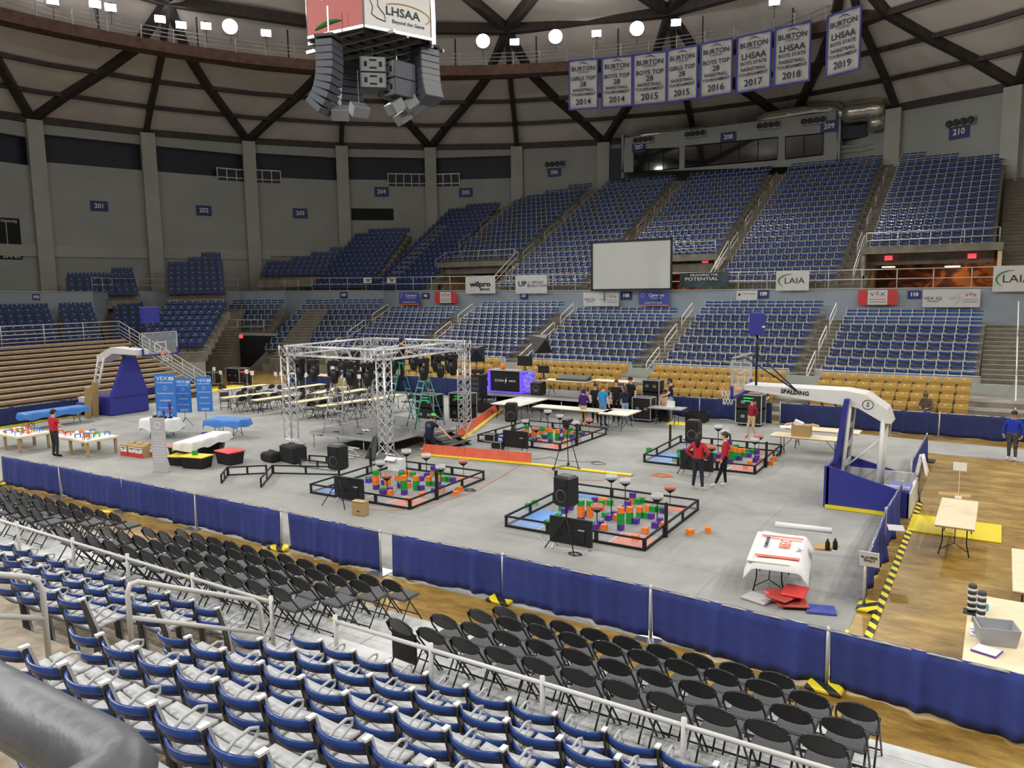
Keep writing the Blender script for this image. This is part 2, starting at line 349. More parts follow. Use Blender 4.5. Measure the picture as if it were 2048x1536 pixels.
for i in range(-5, 15):
    mb = MB(); k = i+6
    if i % 2:
        for q in range(4): beam(mb, ringany(k, *LV[q]), ringany(k, *LV[q+1]), .42, .5)
        beam(mb, ringany(k, *LV[4]), ringany(k-1, *LV[5]), .7, .8); beam(mb, ringany(k, *LV[4]), ringany(k+1, *LV[5]), .7, .8)
    else:
        for sgn in (-1, 1):
            for q in range(4):
                f0, f1 = (46.9-LV[q][0])/10.3, (46.9-LV[q+1][0])/10.3
                P = [np.array(ringany(k, *LV[q]))*(1-f0)+np.array(ringany(k+sgn, *LV[q]))*f0, np.array(ringany(k, *LV[q+1]))*(1-f1)+np.array(ringany(k+sgn, *LV[q+1]))*f1]
                beam(mb, P[0], P[1], .55, .55)
    struct('ceiling_rib', mb)
# ---- catwalk: one curved walkway with its own rails
cw = MB(); N = 96; a1, a2 = math.radians(12), math.radians(175)
def carc(r, z, t): return (CX+r*math.cos(t), CY+r*math.sin(t), z)
ts = [a2+(a1-a2)*i/N for i in range(N+1)]
cw.add([carc(r, z, t) for t in ts for r, z in ((39.2, 23.75), (37.9, 23.75), (37.9, 24.55), (39.2, 24.0))], [(4*i+q, 4*i+4+q, 4*i+4+(q+1) % 4, 4*i+(q+1) % 4) for i in range(N) for q in range(4)], 'rust')
cat = thing('catwalk', 'rust brown curved lighting catwalk hung below the dome', 'catwalk')
cw.build('walkway', cat)
for z in (24.85, 25.15, 25.45):
    MB().tube([carc(37.9, z, t) for t in ts], .03, 'rail_grey', n=5).build('rail', cat)
for i in range(0, N+1, 2): MB().box(carc(37.9, 25.0, ts[i]), (.07, .07, 1.0), 'rail_grey').build('rail_post', cat)
for i in range(0, N+1, 6): MB().box(carc(38.6, 25.2, ts[i]+.01), (.09, .09, 3.4), 'rib').build('hanger', cat)

# ---- floodlights on the catwalk
def make_flood(big):
    t = thing('floodlight', '', 'floodlight')
    r = .56 if big else .36
    mb = MB().lathe([(r*.45, .42), (r*.6, .38), (r, .05), (r, 0)], 'dark_grey', n=14, axis='y'); mb.build('housing', t)
    if big: MB().lathe([(r*.98, -.01), (.001, -.012)], 'lamp_white', n=20, axis='y').build('lens', t)
    else: MB().box((0, -.02, 0), (r*2, .03, r*1.35), 'lamp_white').build('lens', t)
    MB().tube([(r, .1, 0), (r, .25, -r), (-r, .25, -r), (-r, .1, 0)], .02, 'dark_grey', n=5).build('yoke', t)
    MB().tube([(0, .25, -r), (0, .25, -1.1)], .03, 'dark_grey', n=6).build('stem', t)
    return t
FB, FS = Kind(lambda: make_flood(True)), Kind(lambda: make_flood(False))
names = iter(range(99))
for i, (x, y, big, ph) in enumerate([(105,1,0,'at the far dark end of the catwalk'), (190,8,0,'first full lamp at the dark end'), (221,15,0,'beside the first full lamp at the dark end'), (320,38,0,'alone over sign 202'), (362,50,0,'dim lamp low over the catwalk near sign 202'), (412,52,0,'just beside the round lamp over sign 203'), (460,53,1,'round, over sign 203'), (532,66,0,'square, between the round lamp and the scoreboard'),
        (966,82,1,'round, first one beside the scoreboard'), (1029,84,0,'small, between two round lamps over sign 206'), (1111,73,1,'round, over the first hanging banner'), (1193,67,0,'small, over the first two hanging banners'), (1274,57,1,'round, over the two 2015 banners'), (1352,45,0,'over the gap of the 2015 and 2016 banners'), (1549,3,0,'over the 2018 banner at top edge')]):
    gx, gy = G(x, y, 26.0); rz = math.atan2(-(gy-0), -(gx-0))+PI/2
    (FB if big else FS).put((gx, gy, 26.0), rz, 'glowing white floodlight, '+ph, 'floodlights on the catwalk')
for i in range(22):
    t = 2*PI*(i+.5)/22; x, y = polar(t, 35.8)
    aim = math.degrees(t) % 360
    floodlight_lamp(x, y, 25.9, 5600, CX+8+6*math.cos(t), CY+10*math.sin(t)-2, spread=1.75)
    if i % 2 == 0:                                # spill of the same lamps over stands, walls and dome
        k = .22 if 270 < aim or aim < 60 else 1.0
        floodlight_lamp(x, y, 25.6, 3300*k, CX-(x-CX)*.9, CY-(y-CY)*.9, spread=2.9).rotation_euler = Vector((CX-x, CY-y, -9)).to_track_quat('-Z', 'Y').to_euler()
# ================================================================ SEATING
def slat_parts(s=.53, low=False):
    nseg = 3 if low else 8; out = {}
    def slat(z0, z1, y0):
        mb = MB(); th = .022
        def f(a, b): x = .02+(s-.04)*a; bow = .085*(1-(2*a-1)**2); z = z0+(z1-z0)*b; return (x, y0+bow+(z-z0)*.22, z)
        mb.sheet(f, nseg, 1, 'seat_blue', th=(0, -th, 0), smooth=True); return mb
    out['upper_slat'] = slat(.705, .805, -.042); out['lower_slat'] = slat(.52, .615, -.09)
    mb = MB()
    for a, b in (((-.13, -.27), (-.29, -.41), (-.43, -.53)) if not low else ((-.13, -.53),)):
        def f(p, q): x = .025+(s-.05)*p; dish = -.035*(1-(2*p-1)**2); y = a+(b-a)*q; return (x, y-(.02*(1-(2*p-1)**2) if y < -.5 else 0), .445+dish+(-(y+.13))*.06)
        mb.sheet(f, nseg, 1, 'seat_grey', th=(0, 0, -.03), smooth=True)
    out['seat'] = mb
    mb = MB(); poly = [(-.21, 0), (-.13, 0), (-.105, .42), (0, .815), (-.045, .835), (-.16, .44)]
    mb.prism(poly, 'x', -.014, .014, 'alu_dark'); mb.prism([(-.235, 0), (-.205, 0), (-.155, .44), (-.04, .835), (-.062, .84), (-.185, .44)], 'x', -.02, .02, 'seat_grey')
    mb.box((0, -.025, .845), (.045, .075, .018), 'white'); out['standard'] = mb
    if not low:
        mb = MB(); mb.tube([(0,-.13,.56), (0,-.24,.635), (0,-.36,.655), (0,-.425,.63), (0,-.42,.585), (0,-.33,.545), (0,-.18,.51)], .013, 'seat_grey', n=6); out['armrest'] = mb
    else: out['standard'].box((0, -.27, .6), (.03, .28, .03), 'seat_grey')
    return out
_full = slat_parts(); _low = slat_parts(low=True)
def make_slat_near():
    t = thing('slat_seat', '', 'stadium seat')
    for k, mb in _full.items(): mb.build(k, t)
    return t
def merge(parts):
    r = MB()
    for mb in parts:
        o = len(r.v); r.v += mb.v
        for f, m, s_ in zip(mb.f, mb.m, mb.sm): r.f.append(tuple(o+i for i in f)); r.m.append(r.mi(mb.mats[m])); r.sm.append(s_)
    return r
def one_mesh_kind(name, mb, cat):
    def mkit():
        o = mb.build(name); o['category'] = cat; return o
    return Kind(mkit)
SLAT_LOW = merge(_low.values())
def tip(mback, mseat, s, low=True):
    mb = MB(); R = Matrix.Rotation(-.16, 3, 'X')
    b = MB().box((s/2, -.05, .62), (s-.05, .035, .40), mback, R=None, bev=.012); b.box((s/2, -.073, .76), (.09, .01, .045), 'white')
    q = MB().box((s/2, -.155, .50), (s-.08, .06, .36), mseat, bev=.02)
    k = MB().box((0, -.12, .25), (.04, .2, .5), 'alu_dark'); k.box((0, -.16, .55), (.045, .26, .05), 'alu_dark')
    return {'backrest': b, 'seat': q, 'bracket': k}
TIP_BLUE = merge(tip('plastic_blue', 'plastic_blue', .53).values())
def make_gold():
    t = thing('gold_seat', '', 'stadium seat')
    for k, mb in tip('gold', 'gold_dark', .54).items(): mb.build(k, t)
    return t
K_NEAR, K_FAR, K_TIP, K_GOLD = Kind(make_slat_near), one_mesh_kind('slat_seat', SLAT_LOW, 'stadium seat'), one_mesh_kind('tip_up_seat', TIP_BLUE, 'stadium seat'), Kind(make_gold)
POOL = {'slat': [], 'tip': [], 'gold': []}
def terrace(name, P, ph, L, z0, D, h, k0, k1, ext=.1, mat_='concrete', fwd=0.0):
    mb = MB()
    for k in range(k0, k1):
        y1 = .16-k*D; y0 = y1-D; z = z0-k*h
        mb.box((L/2, (y0+y1)/2, z-(h+.25)/2), (L+2*ext, D, h+.25), mat_)
        mb.box((L/2, y0+.02, z-.03), (L+2*ext, .05, .07), 'step_dark')
    if z0 < 6: y = .16-k1*D; mb.box((L/2, y+.12, (z0-(k1-1)*h)/2-.05), (L+2*ext, .2, z0-(k1-1)*h-.1), 'wall_light')
    o = mb.build(name, loc=(P[0], P[1], 0), rz=ph); o['kind'] = 'structure'; return o
def stairs(P, ph, w, z0, D, h, k0, k1, mat_='step_dark'):
    mb = MB()
    for k in range(k0, k1):
        for q in (0, 1):
            y1 = .16-k*D-q*D/2; z = z0-k*h-q*h/2
            zb_ = 0 if z0 < 6 else z-.6; mb.box((w/2, y1-D/4, (z+zb_)/2), (w, D/2, z-zb_), mat_); mb.box((w/2, y1-D/2+.035, z+.003), (w, .07, .01), 'nosing')
    o = mb.build('floor_stairs', loc=(P[0], P[1], 0), rz=ph); o['kind'] = 'structure'; return o
def section(kind, sec, P, ph, n, s, zb, D, h, k0, k1, skip=None, where='', terr=True, ends=None, rowname=None, ext=.1):
    """seats facing down the slope: row k stands D further down and h lower"""
    zf = zb-.82; ex, ey = math.cos(ph), math.sin(ph); fx, fy = math.sin(ph), -math.cos(ph)
    if terr: terrace('floor_terrace', P, ph, n*s, zf, D, h, k0, k1, ext)
    for k in range(k0, k1):
        for i in range(n):
            if skip and skip(k, i): continue
            x, y, z = P[0]+ex*s*i+fx*k*D, P[1]+ey*s*i+fy*k*D, zf-k*h
            if not (inview((x, y, z+.8), 40) or inview((x, y, z+.4), 40)): continue
            if ends and not ends(x, y, k, i): continue
            j = i if i <= (n-1)/2 else n-1-i; side = 'left' if i <= (n-1)/2 else 'right'
            rn = rowname(k) if rowname else nth(k-k0)+' row from top'
            lab = '%s, %s, %s, %s from %s end' % ({'slat': 'blue slatted seat', 'tip': 'dark blue tip-up seat', 'gold': 'gold tip-up seat'}[kind], sec, rn, nth(j), side)
            POOL[kind].append((math.dist((x, y, z), (0, 0, EYE)), (x, y, z), ph, s, lab, where))
# ---- far lower stand, one block per section sign
FL = [ # name, P(row 0 back line, left end), phi, n, s, z back top row 0, D, h, k0, k1
 ('section 110', (-7.32, 46.10), -.009, 12, .539, 4.447, .895, .369, 0, 8),
 ('section 109', (-15.63, 47.06), .012, 13, .53, 4.91, .916, .381, 0, 9),
 ('section 108', (-24.09, 46.10), 0, 13, .54, 4.53, .90, .372, 0, 8),
 ('section 107', (-32.03, 46.51), -.02, 13, .53, 4.965, .86, .372, 0, 9),
 ('section 106', (-40.34, 46.0), .0, 12, .55, 4.60, .86, .372, 0, 8),
 ('section 105', (-48.92, 45.23), .340, 13, .53, 5.19, .81, .396, 0, 9),
 ('section 104', (-54.9, 42.6), .52, 8, .5565, 5.25, .824, .402, 0, 5)]
for a in FL: section('slat', a[0], a[1], a[2], a[3], a[4], a[5], a[6], a[7], a[8], a[9], where='slatted seats of '+a[0])
section('tip', 'section 103', (-58.02, 33.99), 1.02, 4, .53, 5.31, .843, .36, 0, 7, where='tip-up seats of section 103', rowname=lambda k: 'block beside the stairs, '+nth(k)+' row')
_x = (-49.6-1.6*.53*math.cos(.66), 33.86-1.6*.53*math.sin(.66))
section('tip', 'section 103', _x, .66, 8, .53, 5.35, .849, .341, 0, 8, where='tip-up seats of section 103', rowname=lambda k: 'wide block, '+nth(k)+' row')
def two(px1, y1, px2, L, ph):      # two points L apart in direction ph that show at picture columns px1 and px2
    d1, d2 = ray(px1, y1), ray(px2, y1); A = np.array([[-d1[0], d2[0]], [-d1[1], d2[1]]]); t = np.linalg.solve(A, np.array([L*math.cos(ph), L*math.sin(ph)]))
    return (d1[0]*t[0], d1[1]*t[0], EYE+d1[2]*t[0])
P102 = two(116, 606, 184, 2.12, 1.15)
section('tip', 'section 102', P102[:2], 1.15, 4, .53, P102[2], .843, .36, 0, 8, where='tip-up seats of section 102', rowname=lambda k: 'narrow block, '+nth(k)+' row')
_x = (P102[0]-math.cos(1.2)*7.5, P102[1]-math.sin(1.2)*7.5)
section('tip', 'section 102', _x, 1.2, 13, .53, P102[2], .843, .36, 0, 8, where='tip-up seats of section 102', rowname=lambda k: 'wide block, '+nth(k)+' row')
# aisles between the far lower blocks
AIS = [(-.75, 46.4, 0, 2.3, 3.68, .9, .37, 14), (-8.62, 46.5, 0, 1.25, 3.86, .9, .372, 14), (-17.0, 46.5, 0, 1.3, 3.95, .9, .375, 14), (-25.1, 46.4, 0, 1.0, 3.95, .88, .372, 14), (-33.75, 46.3, 0, 1.65, 3.95, .87, .372, 14), (-41.9, 46.9, .17, 1.6, 4.2, .85, .385, 12)]
for u, v, ph, w, z, D, h, k1 in AIS: stairs((u, v), ph, w, z, D, h, 0, 9)
stairs((-47.6, 43.9), .43, 1.9, 4.4, .8, .39, 0, 9); stairs((-53.7, 40.2), .75, 2.0, 4.5, .8, .37, 0, 9); stairs((-58.9, 33.2), 1.15, 1.3, 4.5, .8, .37, 0, 7)
_m = MB(); _m.box((-45, 43.0, .6), (12, 8, 1.2), 'step_dark'); 
# ---- gold seats on the floor-level risers
GOLD = [('110', -6.9, 11, 4), ('109', -14.92, 12, 4), ('108', -22.92, 12, 4), ('107', -30.9, 12, 4)]
for nme, u, n, rws in GOLD: section('gold', 'below section '+nme, (u, 37.2), 0, n, .54, 1.86, .8, .26, 0, 4, where='gold seats below section '+nme, terr=False)
mb = MB()
for k in range(4): mb.box((-15, 37.36-.8*k-.4, (1.04-.26*k)/2), (34, .8, 1.04-.26*k), 'concrete'); mb.box((-15, 37.36-.8*k-.78, 1.04-.26*k-.03), (34.02, .05, .05), 'nosing')
mb.box((-15, 38.1, .5), (34, 1.6, 1.0), 'concrete'); mb.box((-15, 38.75, 1.0), (34, .12, .95), 'wall_light')
struct('floor_risers', mb)
mb = MB()
for a, b2 in ((-7.5, -.7), (-15.8, -8.7), (-24.2, -17.0), (-32.2, -25.2), (-40.4, -34)):
    mb.box(((a+b2)/2, 38.9, 1.25), (b2-a, .15, .9), 'wall_light'); mb.tube([(a, 38.78, 1.0), (a, 38.78, 1.78), (b2, 38.78, 1.78), (b2, 38.78, 1.0)], .03, 'rail_grey', n=6)
struct('wall_curb', mb)
# ---- upper stand
UP0 = 67.4; UZ = 15.72; UD = .87; UH = .44
UPP = [('section 210', (-6.94, 64.1), -.012, 12, .53, 14.88, .80, .43, -1, 16, 12),
 ('section 209', (-15.42, 67.45), 0, 13, .53, 15.72, .868, .4415, 0, 22, 13),
 ('section 208', (-23.85, 67.45), 0, 13, .535, 15.72, .868, .4415, 0, 18, 13),
 ('section 207', (-32.2, 67.45), 0, 13, .535, 15.72, .868, .4415, 0, 22, 13),
 ('section 206', (-40.3, 67.45), 0, 13, .52, 15.72, .868, .4415, 0, 17, 13)]
def up_skip206(k, i): return k < 2 and i < 13-4*(k+1)-1 or (k == 2 and i < 1)
section('slat', *UPP[0][:5], *UPP[0][5:10], skip=lambda k, i: k == -1 and i > 2 or k == 0 and i > 6, where='upper seats of section 210')
for a in UPP[1:4]: section('slat', *a[:10], where='upper seats of '+a[0])
section('slat', *UPP[4][:10], skip=up_skip206, where='upper seats of section 206')
def wallskip(P, ph, s, D, lim): 
    ex, ey = math.cos(ph), math.sin(ph); fx, fy = math.sin(ph), -math.cos(ph)
    return lambda k, i: math.hypot(P[0]+ex*s*(i+.5)+fx*k*D-CX, P[1]+ey*s*(i+.5)+fy*k*D-CY) > lim
def upper_tip(sec, Pb, ph, n, rows, zlow, lim, s=.53, k1cut=0):
    top = (Pb[0]-math.sin(ph)*UD*(rows-1), Pb[1]+math.cos(ph)*UD*(rows-1)); zt = zlow+UH*(rows-1)
    section('tip', sec, top, ph, n, s, zt, UD, UH, 0, rows-k1cut, skip=wallskip(top, ph, s, UD, lim), where='tip-up seats of upper '+sec)
    return top
upper_tip('section 205', (-45.1, 48.9), .175, 10, 19, 6.45, 49.6)
upper_tip('section 204', (-50.2, 47.2), .36, 10, 13, 6.6, 48.3)
P203 = two(506, 560, 668, 6.9, .60); P202 = two(335, 575, 447, 4.1, .95); P201 = two(137, 578, 283, 5.0, 1.1)
def stepped(a): return lambda k, i: k < len(a) and i < a[k]
def upper_cut(sec, P, ph, n, rows, zlow, cut, sk):
    top = (P[0]-math.sin(ph)*UD*(rows-1), P[1]+math.cos(ph)*UD*(rows-1))
    section('tip', sec, top, ph, n, .53, zlow+UH*(rows-1), UD, UH, 0, rows-cut, skip=stepped(sk), where='tip-up seats of upper '+sec)
upper_cut('section 203', P203, .60, 13, 9, 6.5, 3, [10, 7, 4])
upper_cut('section 202', P202, .95, 8, 8, 6.3, 0, [5, 3]); upper_cut('section 201', P201, 1.1, 9, 5, 6.3, 0, [6])
for u, w in ((-.4, 3.2), (-8.55, 1.65), (-16.9, 1.5), (-25.2, 1.4), (-33.5, 1.35), (-41.9, 1.6)):
    stairs((u, 67.4), 0, w, 14.9, .868, .4415, 0, 22)
stairs((3.0, 67.4), 0, 8, 14.9, .868, .4415, 0, 22); stairs((-46.6, 60), .2, 1.3, 11.9, .868, .4415, 0, 13)
for kind, proto in (('slat', K_FAR), ('tip', K_TIP), ('gold', K_GOLD)): pass
# ---- near stand: the blue slatted rows below the camera, and the rails between them
NR = []
for k in range(1, 8):
    v, z = 6.14-.86*(k-1)+.0, 1.73+.37*(k-1)-.835
    for blk, us in (('right of stair aisle', [-7.2+.53*i for i in range(15)]), ('left of stair aisle', [-8.55-.53*(i+1) for i in range(22)])):
        for i, u in enumerate(us):
            vv = v+.012*(u+4)
            if math.hypot(u+.26, vv-.2) < 1.35 or (k == 7 and u > -3.6): continue
            if not (inview((u, vv, z+.8), 10) or inview((u+.5, vv, z+.8), 10) or inview((u+.25, vv-.4, z+.45), 10)): continue
            NR.append((math.dist((u, vv, z), (0, 0, EYE)), (u, vv, z), 0.0, .53, 'blue slatted seat, near stand, %s row above railing, %s seat %s' % (nth(k-1), nth(i), blk), 'slatted seats of the near stand'))
# near rows face the court (+Y): the seat model faces -Y, so it is turned half round and set from its right end
for d, (x, y, z), ph, s, lab, wh in NR: K_NEAR.put((x+.53, y, z), PI, lab, wh)
mb = MB()
for k in range(1, 10):
    z = .895+.37*(k-1); v1 = 6.14-.86*(k-1)+.62; mb.box((-8, v1-.43, z-.35), (40, .86, .7), 'near_concrete')
struct('floor_near_terrace', mb)
mb = MB()
for k in range(1, 9):
    z = .895+.37*(k-1); v1 = 6.14-.86*(k-1)+.62; mb.box((-7.87, v1-.65, z+.09), (1.2, .42, .18), 'near_concrete')
struct('floor_near_steps', mb)
_rest = sorted(POOL['slat'])
nfar = max(0, 298-len(NR))
for d, p, ph, s, lab, wh in _rest[:nfar]:
    o = K_FAR.put(p, ph, lab, wh)
_tip = sorted(POOL['tip']); ntip = 298
for d, p, ph, s, lab, wh in _tip[:ntip]: K_TIP.put(p, ph, lab, wh)
for d, p, ph, s, lab, wh in sorted(POOL['gold'])[:298]: K_GOLD.put(p, ph, lab, wh)
def mass(name, tmpl, places, label, cat):
    r = MB(); r.mats = list(tmpl.mats); V = np.array(tmpl.v); vs = []; n = len(V)
    for c, (d, p, ph, s, lab, wh) in enumerate(places):
        k, q = math.cos(ph), math.sin(ph); W = V.copy(); W[:, 0] *= s/.53
        vs.append(np.stack([W[:, 0]*k-W[:, 1]*q+p[0], W[:, 0]*q+W[:, 1]*k+p[1], W[:, 2]+p[2]], 1))
        r.f += [tuple(c*n+i for i in f) for f in tmpl.f]
    r.m = tmpl.m*len(places); r.sm = tmpl.sm*len(places)
    r.v = np.concatenate(vs).tolist() if vs else []
    return tag(r.build(name), label, cat, kind='stuff')
if _rest[nfar:]: mass('slat_seat_rows', SLAT_LOW, _rest[nfar:], 'rows of blue slatted seats filling the far lower and upper stands', 'stadium seats')
if _tip[ntip:]: mass('tip_up_seat_rows', TIP_BLUE, _tip[ntip:], 'rows of dark blue tip-up seats in the unlit upper stands', 'stadium seats')
print('SEATS near', len(NR), 'slat far', len(_rest), 'tip', len(_tip), 'gold', len(POOL['gold']))
# ---- near railing along the front of the blue rows, with yellow tape on some posts
rl = thing('guard_rail', 'long light grey pipe railing between blue seats and folding chairs', 'railing', (0, 6.8, 0))
us = [-24.0, -22.2, -20.4, -18.6, -17.0, -15.3, -13.4, -11.76, -10.07, -8.33]
us2 = [-7.1, -5.53, -4.0, -2.41, -.85, .7]
for seg in (us, us2):
    MB().tube([(seg[0], 0, 1.62), (seg[-1], 0, 1.62)], .027, 'rail_white', n=10).build('rail', rl)
    for u in seg: MB().tube([(u, 0, .85), (u, 0, 1.70)], .03, 'rail_white', n=10).build('post', rl)
for u in (-11.76, -10.07, -8.33, -7.1):
    mb = MB(); mb.tube([(u-.04, 0, 1.64), (u, -.04, 1.66), (u+.04, 0, 1.64), (u, .04, 1.62)], .03, 'yellow', n=6, closed=True)
    tag(mb.build('caution_tape', loc=(0, 6.8, 0)), {-11.76: 'knot of yellow tape on railing post, farthest of the four knots', -10.07: 'knot of yellow tape on railing post, second of four from far end', -8.33: 'knot of yellow tape on railing post with the hanging chain', -7.1: 'knot of yellow tape on railing post right of the stair gap'}[u], 'tape')
mb = MB()
for i in range(14): mb.tube([(-8.33+.03, 6.8+.012*math.cos(j*PI/4)*(1 if i % 2 else .3), 1.6-.055*i+.03*math.sin(j*PI/4)) for j in range(8)], .006, 'steel', n=4, closed=True)
tag(mb.build('chain'), 'loose steel chain hanging from the railing post at the stair gap', 'chain')
def aisle_rail(label, P0, P1, hgt=.85, mid=True, r=.03, grp=None, m='rail_white'):
    t = thing('handrail', label, 'handrail', P1, 0, grp); P0, P1 = Vector(P0), Vector(P1); d = P0-P1
    up = Vector((0, 0, hgt)); c = d.normalized()*.14
    pts = [Vector((0,0,0)), up-Vector((0,0,.14)), up-Vector((0,0,.04))+c*.3, up+c, d+up-c, d+up-Vector((0,0,.04))-c*.3, d+up-Vector((0,0,.14)), d]
    MB().tube(pts, r, m, n=8).build('rail_loop', t)
    if mid: MB().tube([up*.5, d+up*.5], r*.9, m, n=8).build('middle_rail', t)
    return t
aisle_rail('light grey stair handrail with middle bar beside the chained post', (-7.95, 4.57, 1.9), (-7.95, 6.32, 1.02), .86)
aisle_rail('light grey stair handrail higher up the aisle at left edge', (-7.98, 1.9, 3.0), (-7.98, 3.72, 2.22), .84)
t = thing('pipe_rail', 'thick dark grey painted pipe railing corner close to the camera', 'railing', (-.62, .35, 5.44))
MB().tube([(-2.0, 0, 0), (-.045, 0, 0), (-.018, -.006, 0), (-.004, -.02, 0), (0, -.05, 0), (0, -.60, 0)], .034, 'pipe_paint' if 'pipe_paint' in MT else mk('pipe_paint', (.095,.10,.115), .42, var=.12, scale=14, bump=.12), n=20).build('pipe', t)
# ---- risers with folding chairs
def slope_v(u): return .0115*(u+1)
CROW = {'a': (7.18, .93), 'b': (8.0, .70), 'c': (8.8, .48), 'd': (9.47, .27)}
for blk, u0, u1 in (('under the right block of folding chairs', -6.75, 2.0), ('in the gap between two folding chair blocks', -7.75, -6.75), ('under the middle block of folding chairs', -15.1, -7.75), ('under the far left folding chairs', -30, -15.1)):
    for r_, (v, z) in CROW.items():
        mb = MB()
        for q in range(3): mb.box(((u0+u1)/2, v+.42-.13-.27*q+slope_v((u0+u1)/2), z-.06), (u1-u0-.02, .262, .12), 'deck')
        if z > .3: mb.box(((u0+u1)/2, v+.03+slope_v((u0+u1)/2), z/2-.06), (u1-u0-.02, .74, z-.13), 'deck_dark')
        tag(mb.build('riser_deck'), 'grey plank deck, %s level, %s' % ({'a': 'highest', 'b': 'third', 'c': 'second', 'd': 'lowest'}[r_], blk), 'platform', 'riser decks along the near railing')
def fold_chair_parts():
    d = {}
    mb = MB(); n = 20; rim = [(.205*math.cos(2*PI*k/n), 0, .125*math.sin(2*PI*k/n)) for k in range(n)]
    R = Matrix.Rotation(.42, 3, 'X'); c0 = Vector((0, -.035, .70))
    f = [c0+R @ Vector((p[0], 0, p[2])) for p in rim]
    mb.add(f+[v+R @ Vector((0, .02, 0)) for v in f], [tuple(range(n)), tuple(reversed(range(n, 2*n)))]+[(i, n+i, n+(i+1) % n, (i+1) % n) for i in range(n)], 'chair_black')
    mb.tube([v+R @ Vector((0, .01, 0)) for v in f], .014, 'chair_rim', n=6, closed=True); d['backrest'] = mb
    mb = MB(); mb.box((0, .24, .445), (.40, .40, .05), 'chair_vinyl', bev=.02); d['seat'] = mb
    for s in (-1, 1):
        mb = MB(); mb.tube([(s*.20, -.07, .74), (s*.222, .0, .62), (s*.22, .44, .0)], .0125, 'chair_black', n=6); d['front_leg%d' % s] = mb
        mb = MB(); mb.tube([(s*.195, .20, .44), (s*.195, -.12, .0)], .0115, 'chair_black', n=6); d['rear_leg%d' % s] = mb
    mb = MB(); mb.tube([(-.22, .37, .10), (.22, .37, .10)], .01, 'chair_black', n=5); d['crossbar_front'] = mb
    mb = MB(); mb.tube([(-.195, -.07, .08), (.195, -.07, .08)], .01, 'chair_black', n=5); d['crossbar_rear'] = mb
    return d
_fc = fold_chair_parts()
def make_chair():
    t = thing('folding_chair', '', 'folding chair')
    for k, mb in _fc.items(): mb.build('leg' if 'leg' in k else 'crossbar' if 'cross' in k else k, t)
    return t
K_CH = Kind(make_chair)
CH = []
for row, (v, z) in CROW.items():
    blocks = {'right': {'a': [-6.24+.505*i for i in range(1, 11)], 'b': [-6.17+.502*i for i in range(11)], 'c': [-6.13+.50*i for i in range(11)], 'd': [-6.15+.501*i for i in range(9)]},
              'middle': {'a': [-8.40-.52*i for i in range(12)], 'b': [-8.39-.517*i for i in range(12)], 'c': [-8.44-.508*i for i in range(12)], 'd': [-8.37-.508*i for i in range(12)]},
              'far left': {'a': [-17.9-.53*i for i in range(8)], 'b': [-16.61-.55*i for i in range(12)], 'c': [-16.54-.55*i for i in range(13)], 'd': [-16.32-.54*i for i in range(14)]}}
    rn = {'a': 'row nearest the railing', 'b': 'second row from the railing', 'c': 'third row from the railing', 'd': 'front row on lowest step'}[row]
    for b_, D_ in blocks.items():
        for i, u in enumerate(D_[row]):
            p = (u, v+slope_v(u)-.03, z)
            if not inview((u, p[1], z+.7), 25): continue
            K_CH.put(p, random.uniform(-.04, .04), 'black folding chair, %s block, %s, %s from the %s' % (b_, rn, nth(i), 'gap' if b_ != 'far left' else 'right'), 'folding chairs of the %s block' % b_)
# one chair of the right block stands with its seat folded up
t = thing('folding_chair', 'black folding chair with its seat tipped up at the stair gap', 'folding chair', (-6.24, 7.1, .93), -.08)
for k, mb in _fc.items():
    if k == 'seat': mb = MB().box((0, .04, .42), (.40, .045, .42), 'chair_black', bev=.02)
    mb.build('leg' if 'leg' in k else 'crossbar' if 'cross' in k else k, t)
# ================================================================ parapet, upper walkway, portals, bleachers
YT = [(-400, 583), (0, 584), (400, 585), (600, 582), (1164, 581.6), (1348, 580), (1655, 579), (2048, 574.5), (2600, 568)]
def ytab(x):
    for (a, ya), (b, yb) in zip(YT[:-1], YT[1:]):
        if x <= b: return ya+(yb-ya)*(x-a)/(b-a)
    return YT[-1][1]
def ztop(p): x, _ = PX((p[0], p[1], 5.6)); return HT(x, ytab(x), p)
def back(P, ph, L, d=.95): return [(P[0]-math.sin(ph)*d+math.cos(ph)*l, P[1]+math.cos(ph)*d+math.sin(ph)*l) for l in (0, L)]
b102 = back(P102, 1.15, 2.3); w102 = back((P102[0]-math.cos(1.2)*7.5, P102[1]-math.sin(1.2)*7.5), 1.2, 7)
PAR = [(12, 47.9), (-8.7, 47.95), (-24.5, 47.8), (-41.2, 47.6), (-43.2, 48.4), (-49.3, 46.3), (-52.2, 45.9), (-55.5, 43.7), (-56.4, 41.4), (-59.1, 34.7), (b102[1][0], b102[1][1]), b102[0], w102[0], (w102[0][0]-1.5, w102[0][1]-8)]
ZP = [ztop(p) for p in PAR]
mb = MB(); fl = MB()
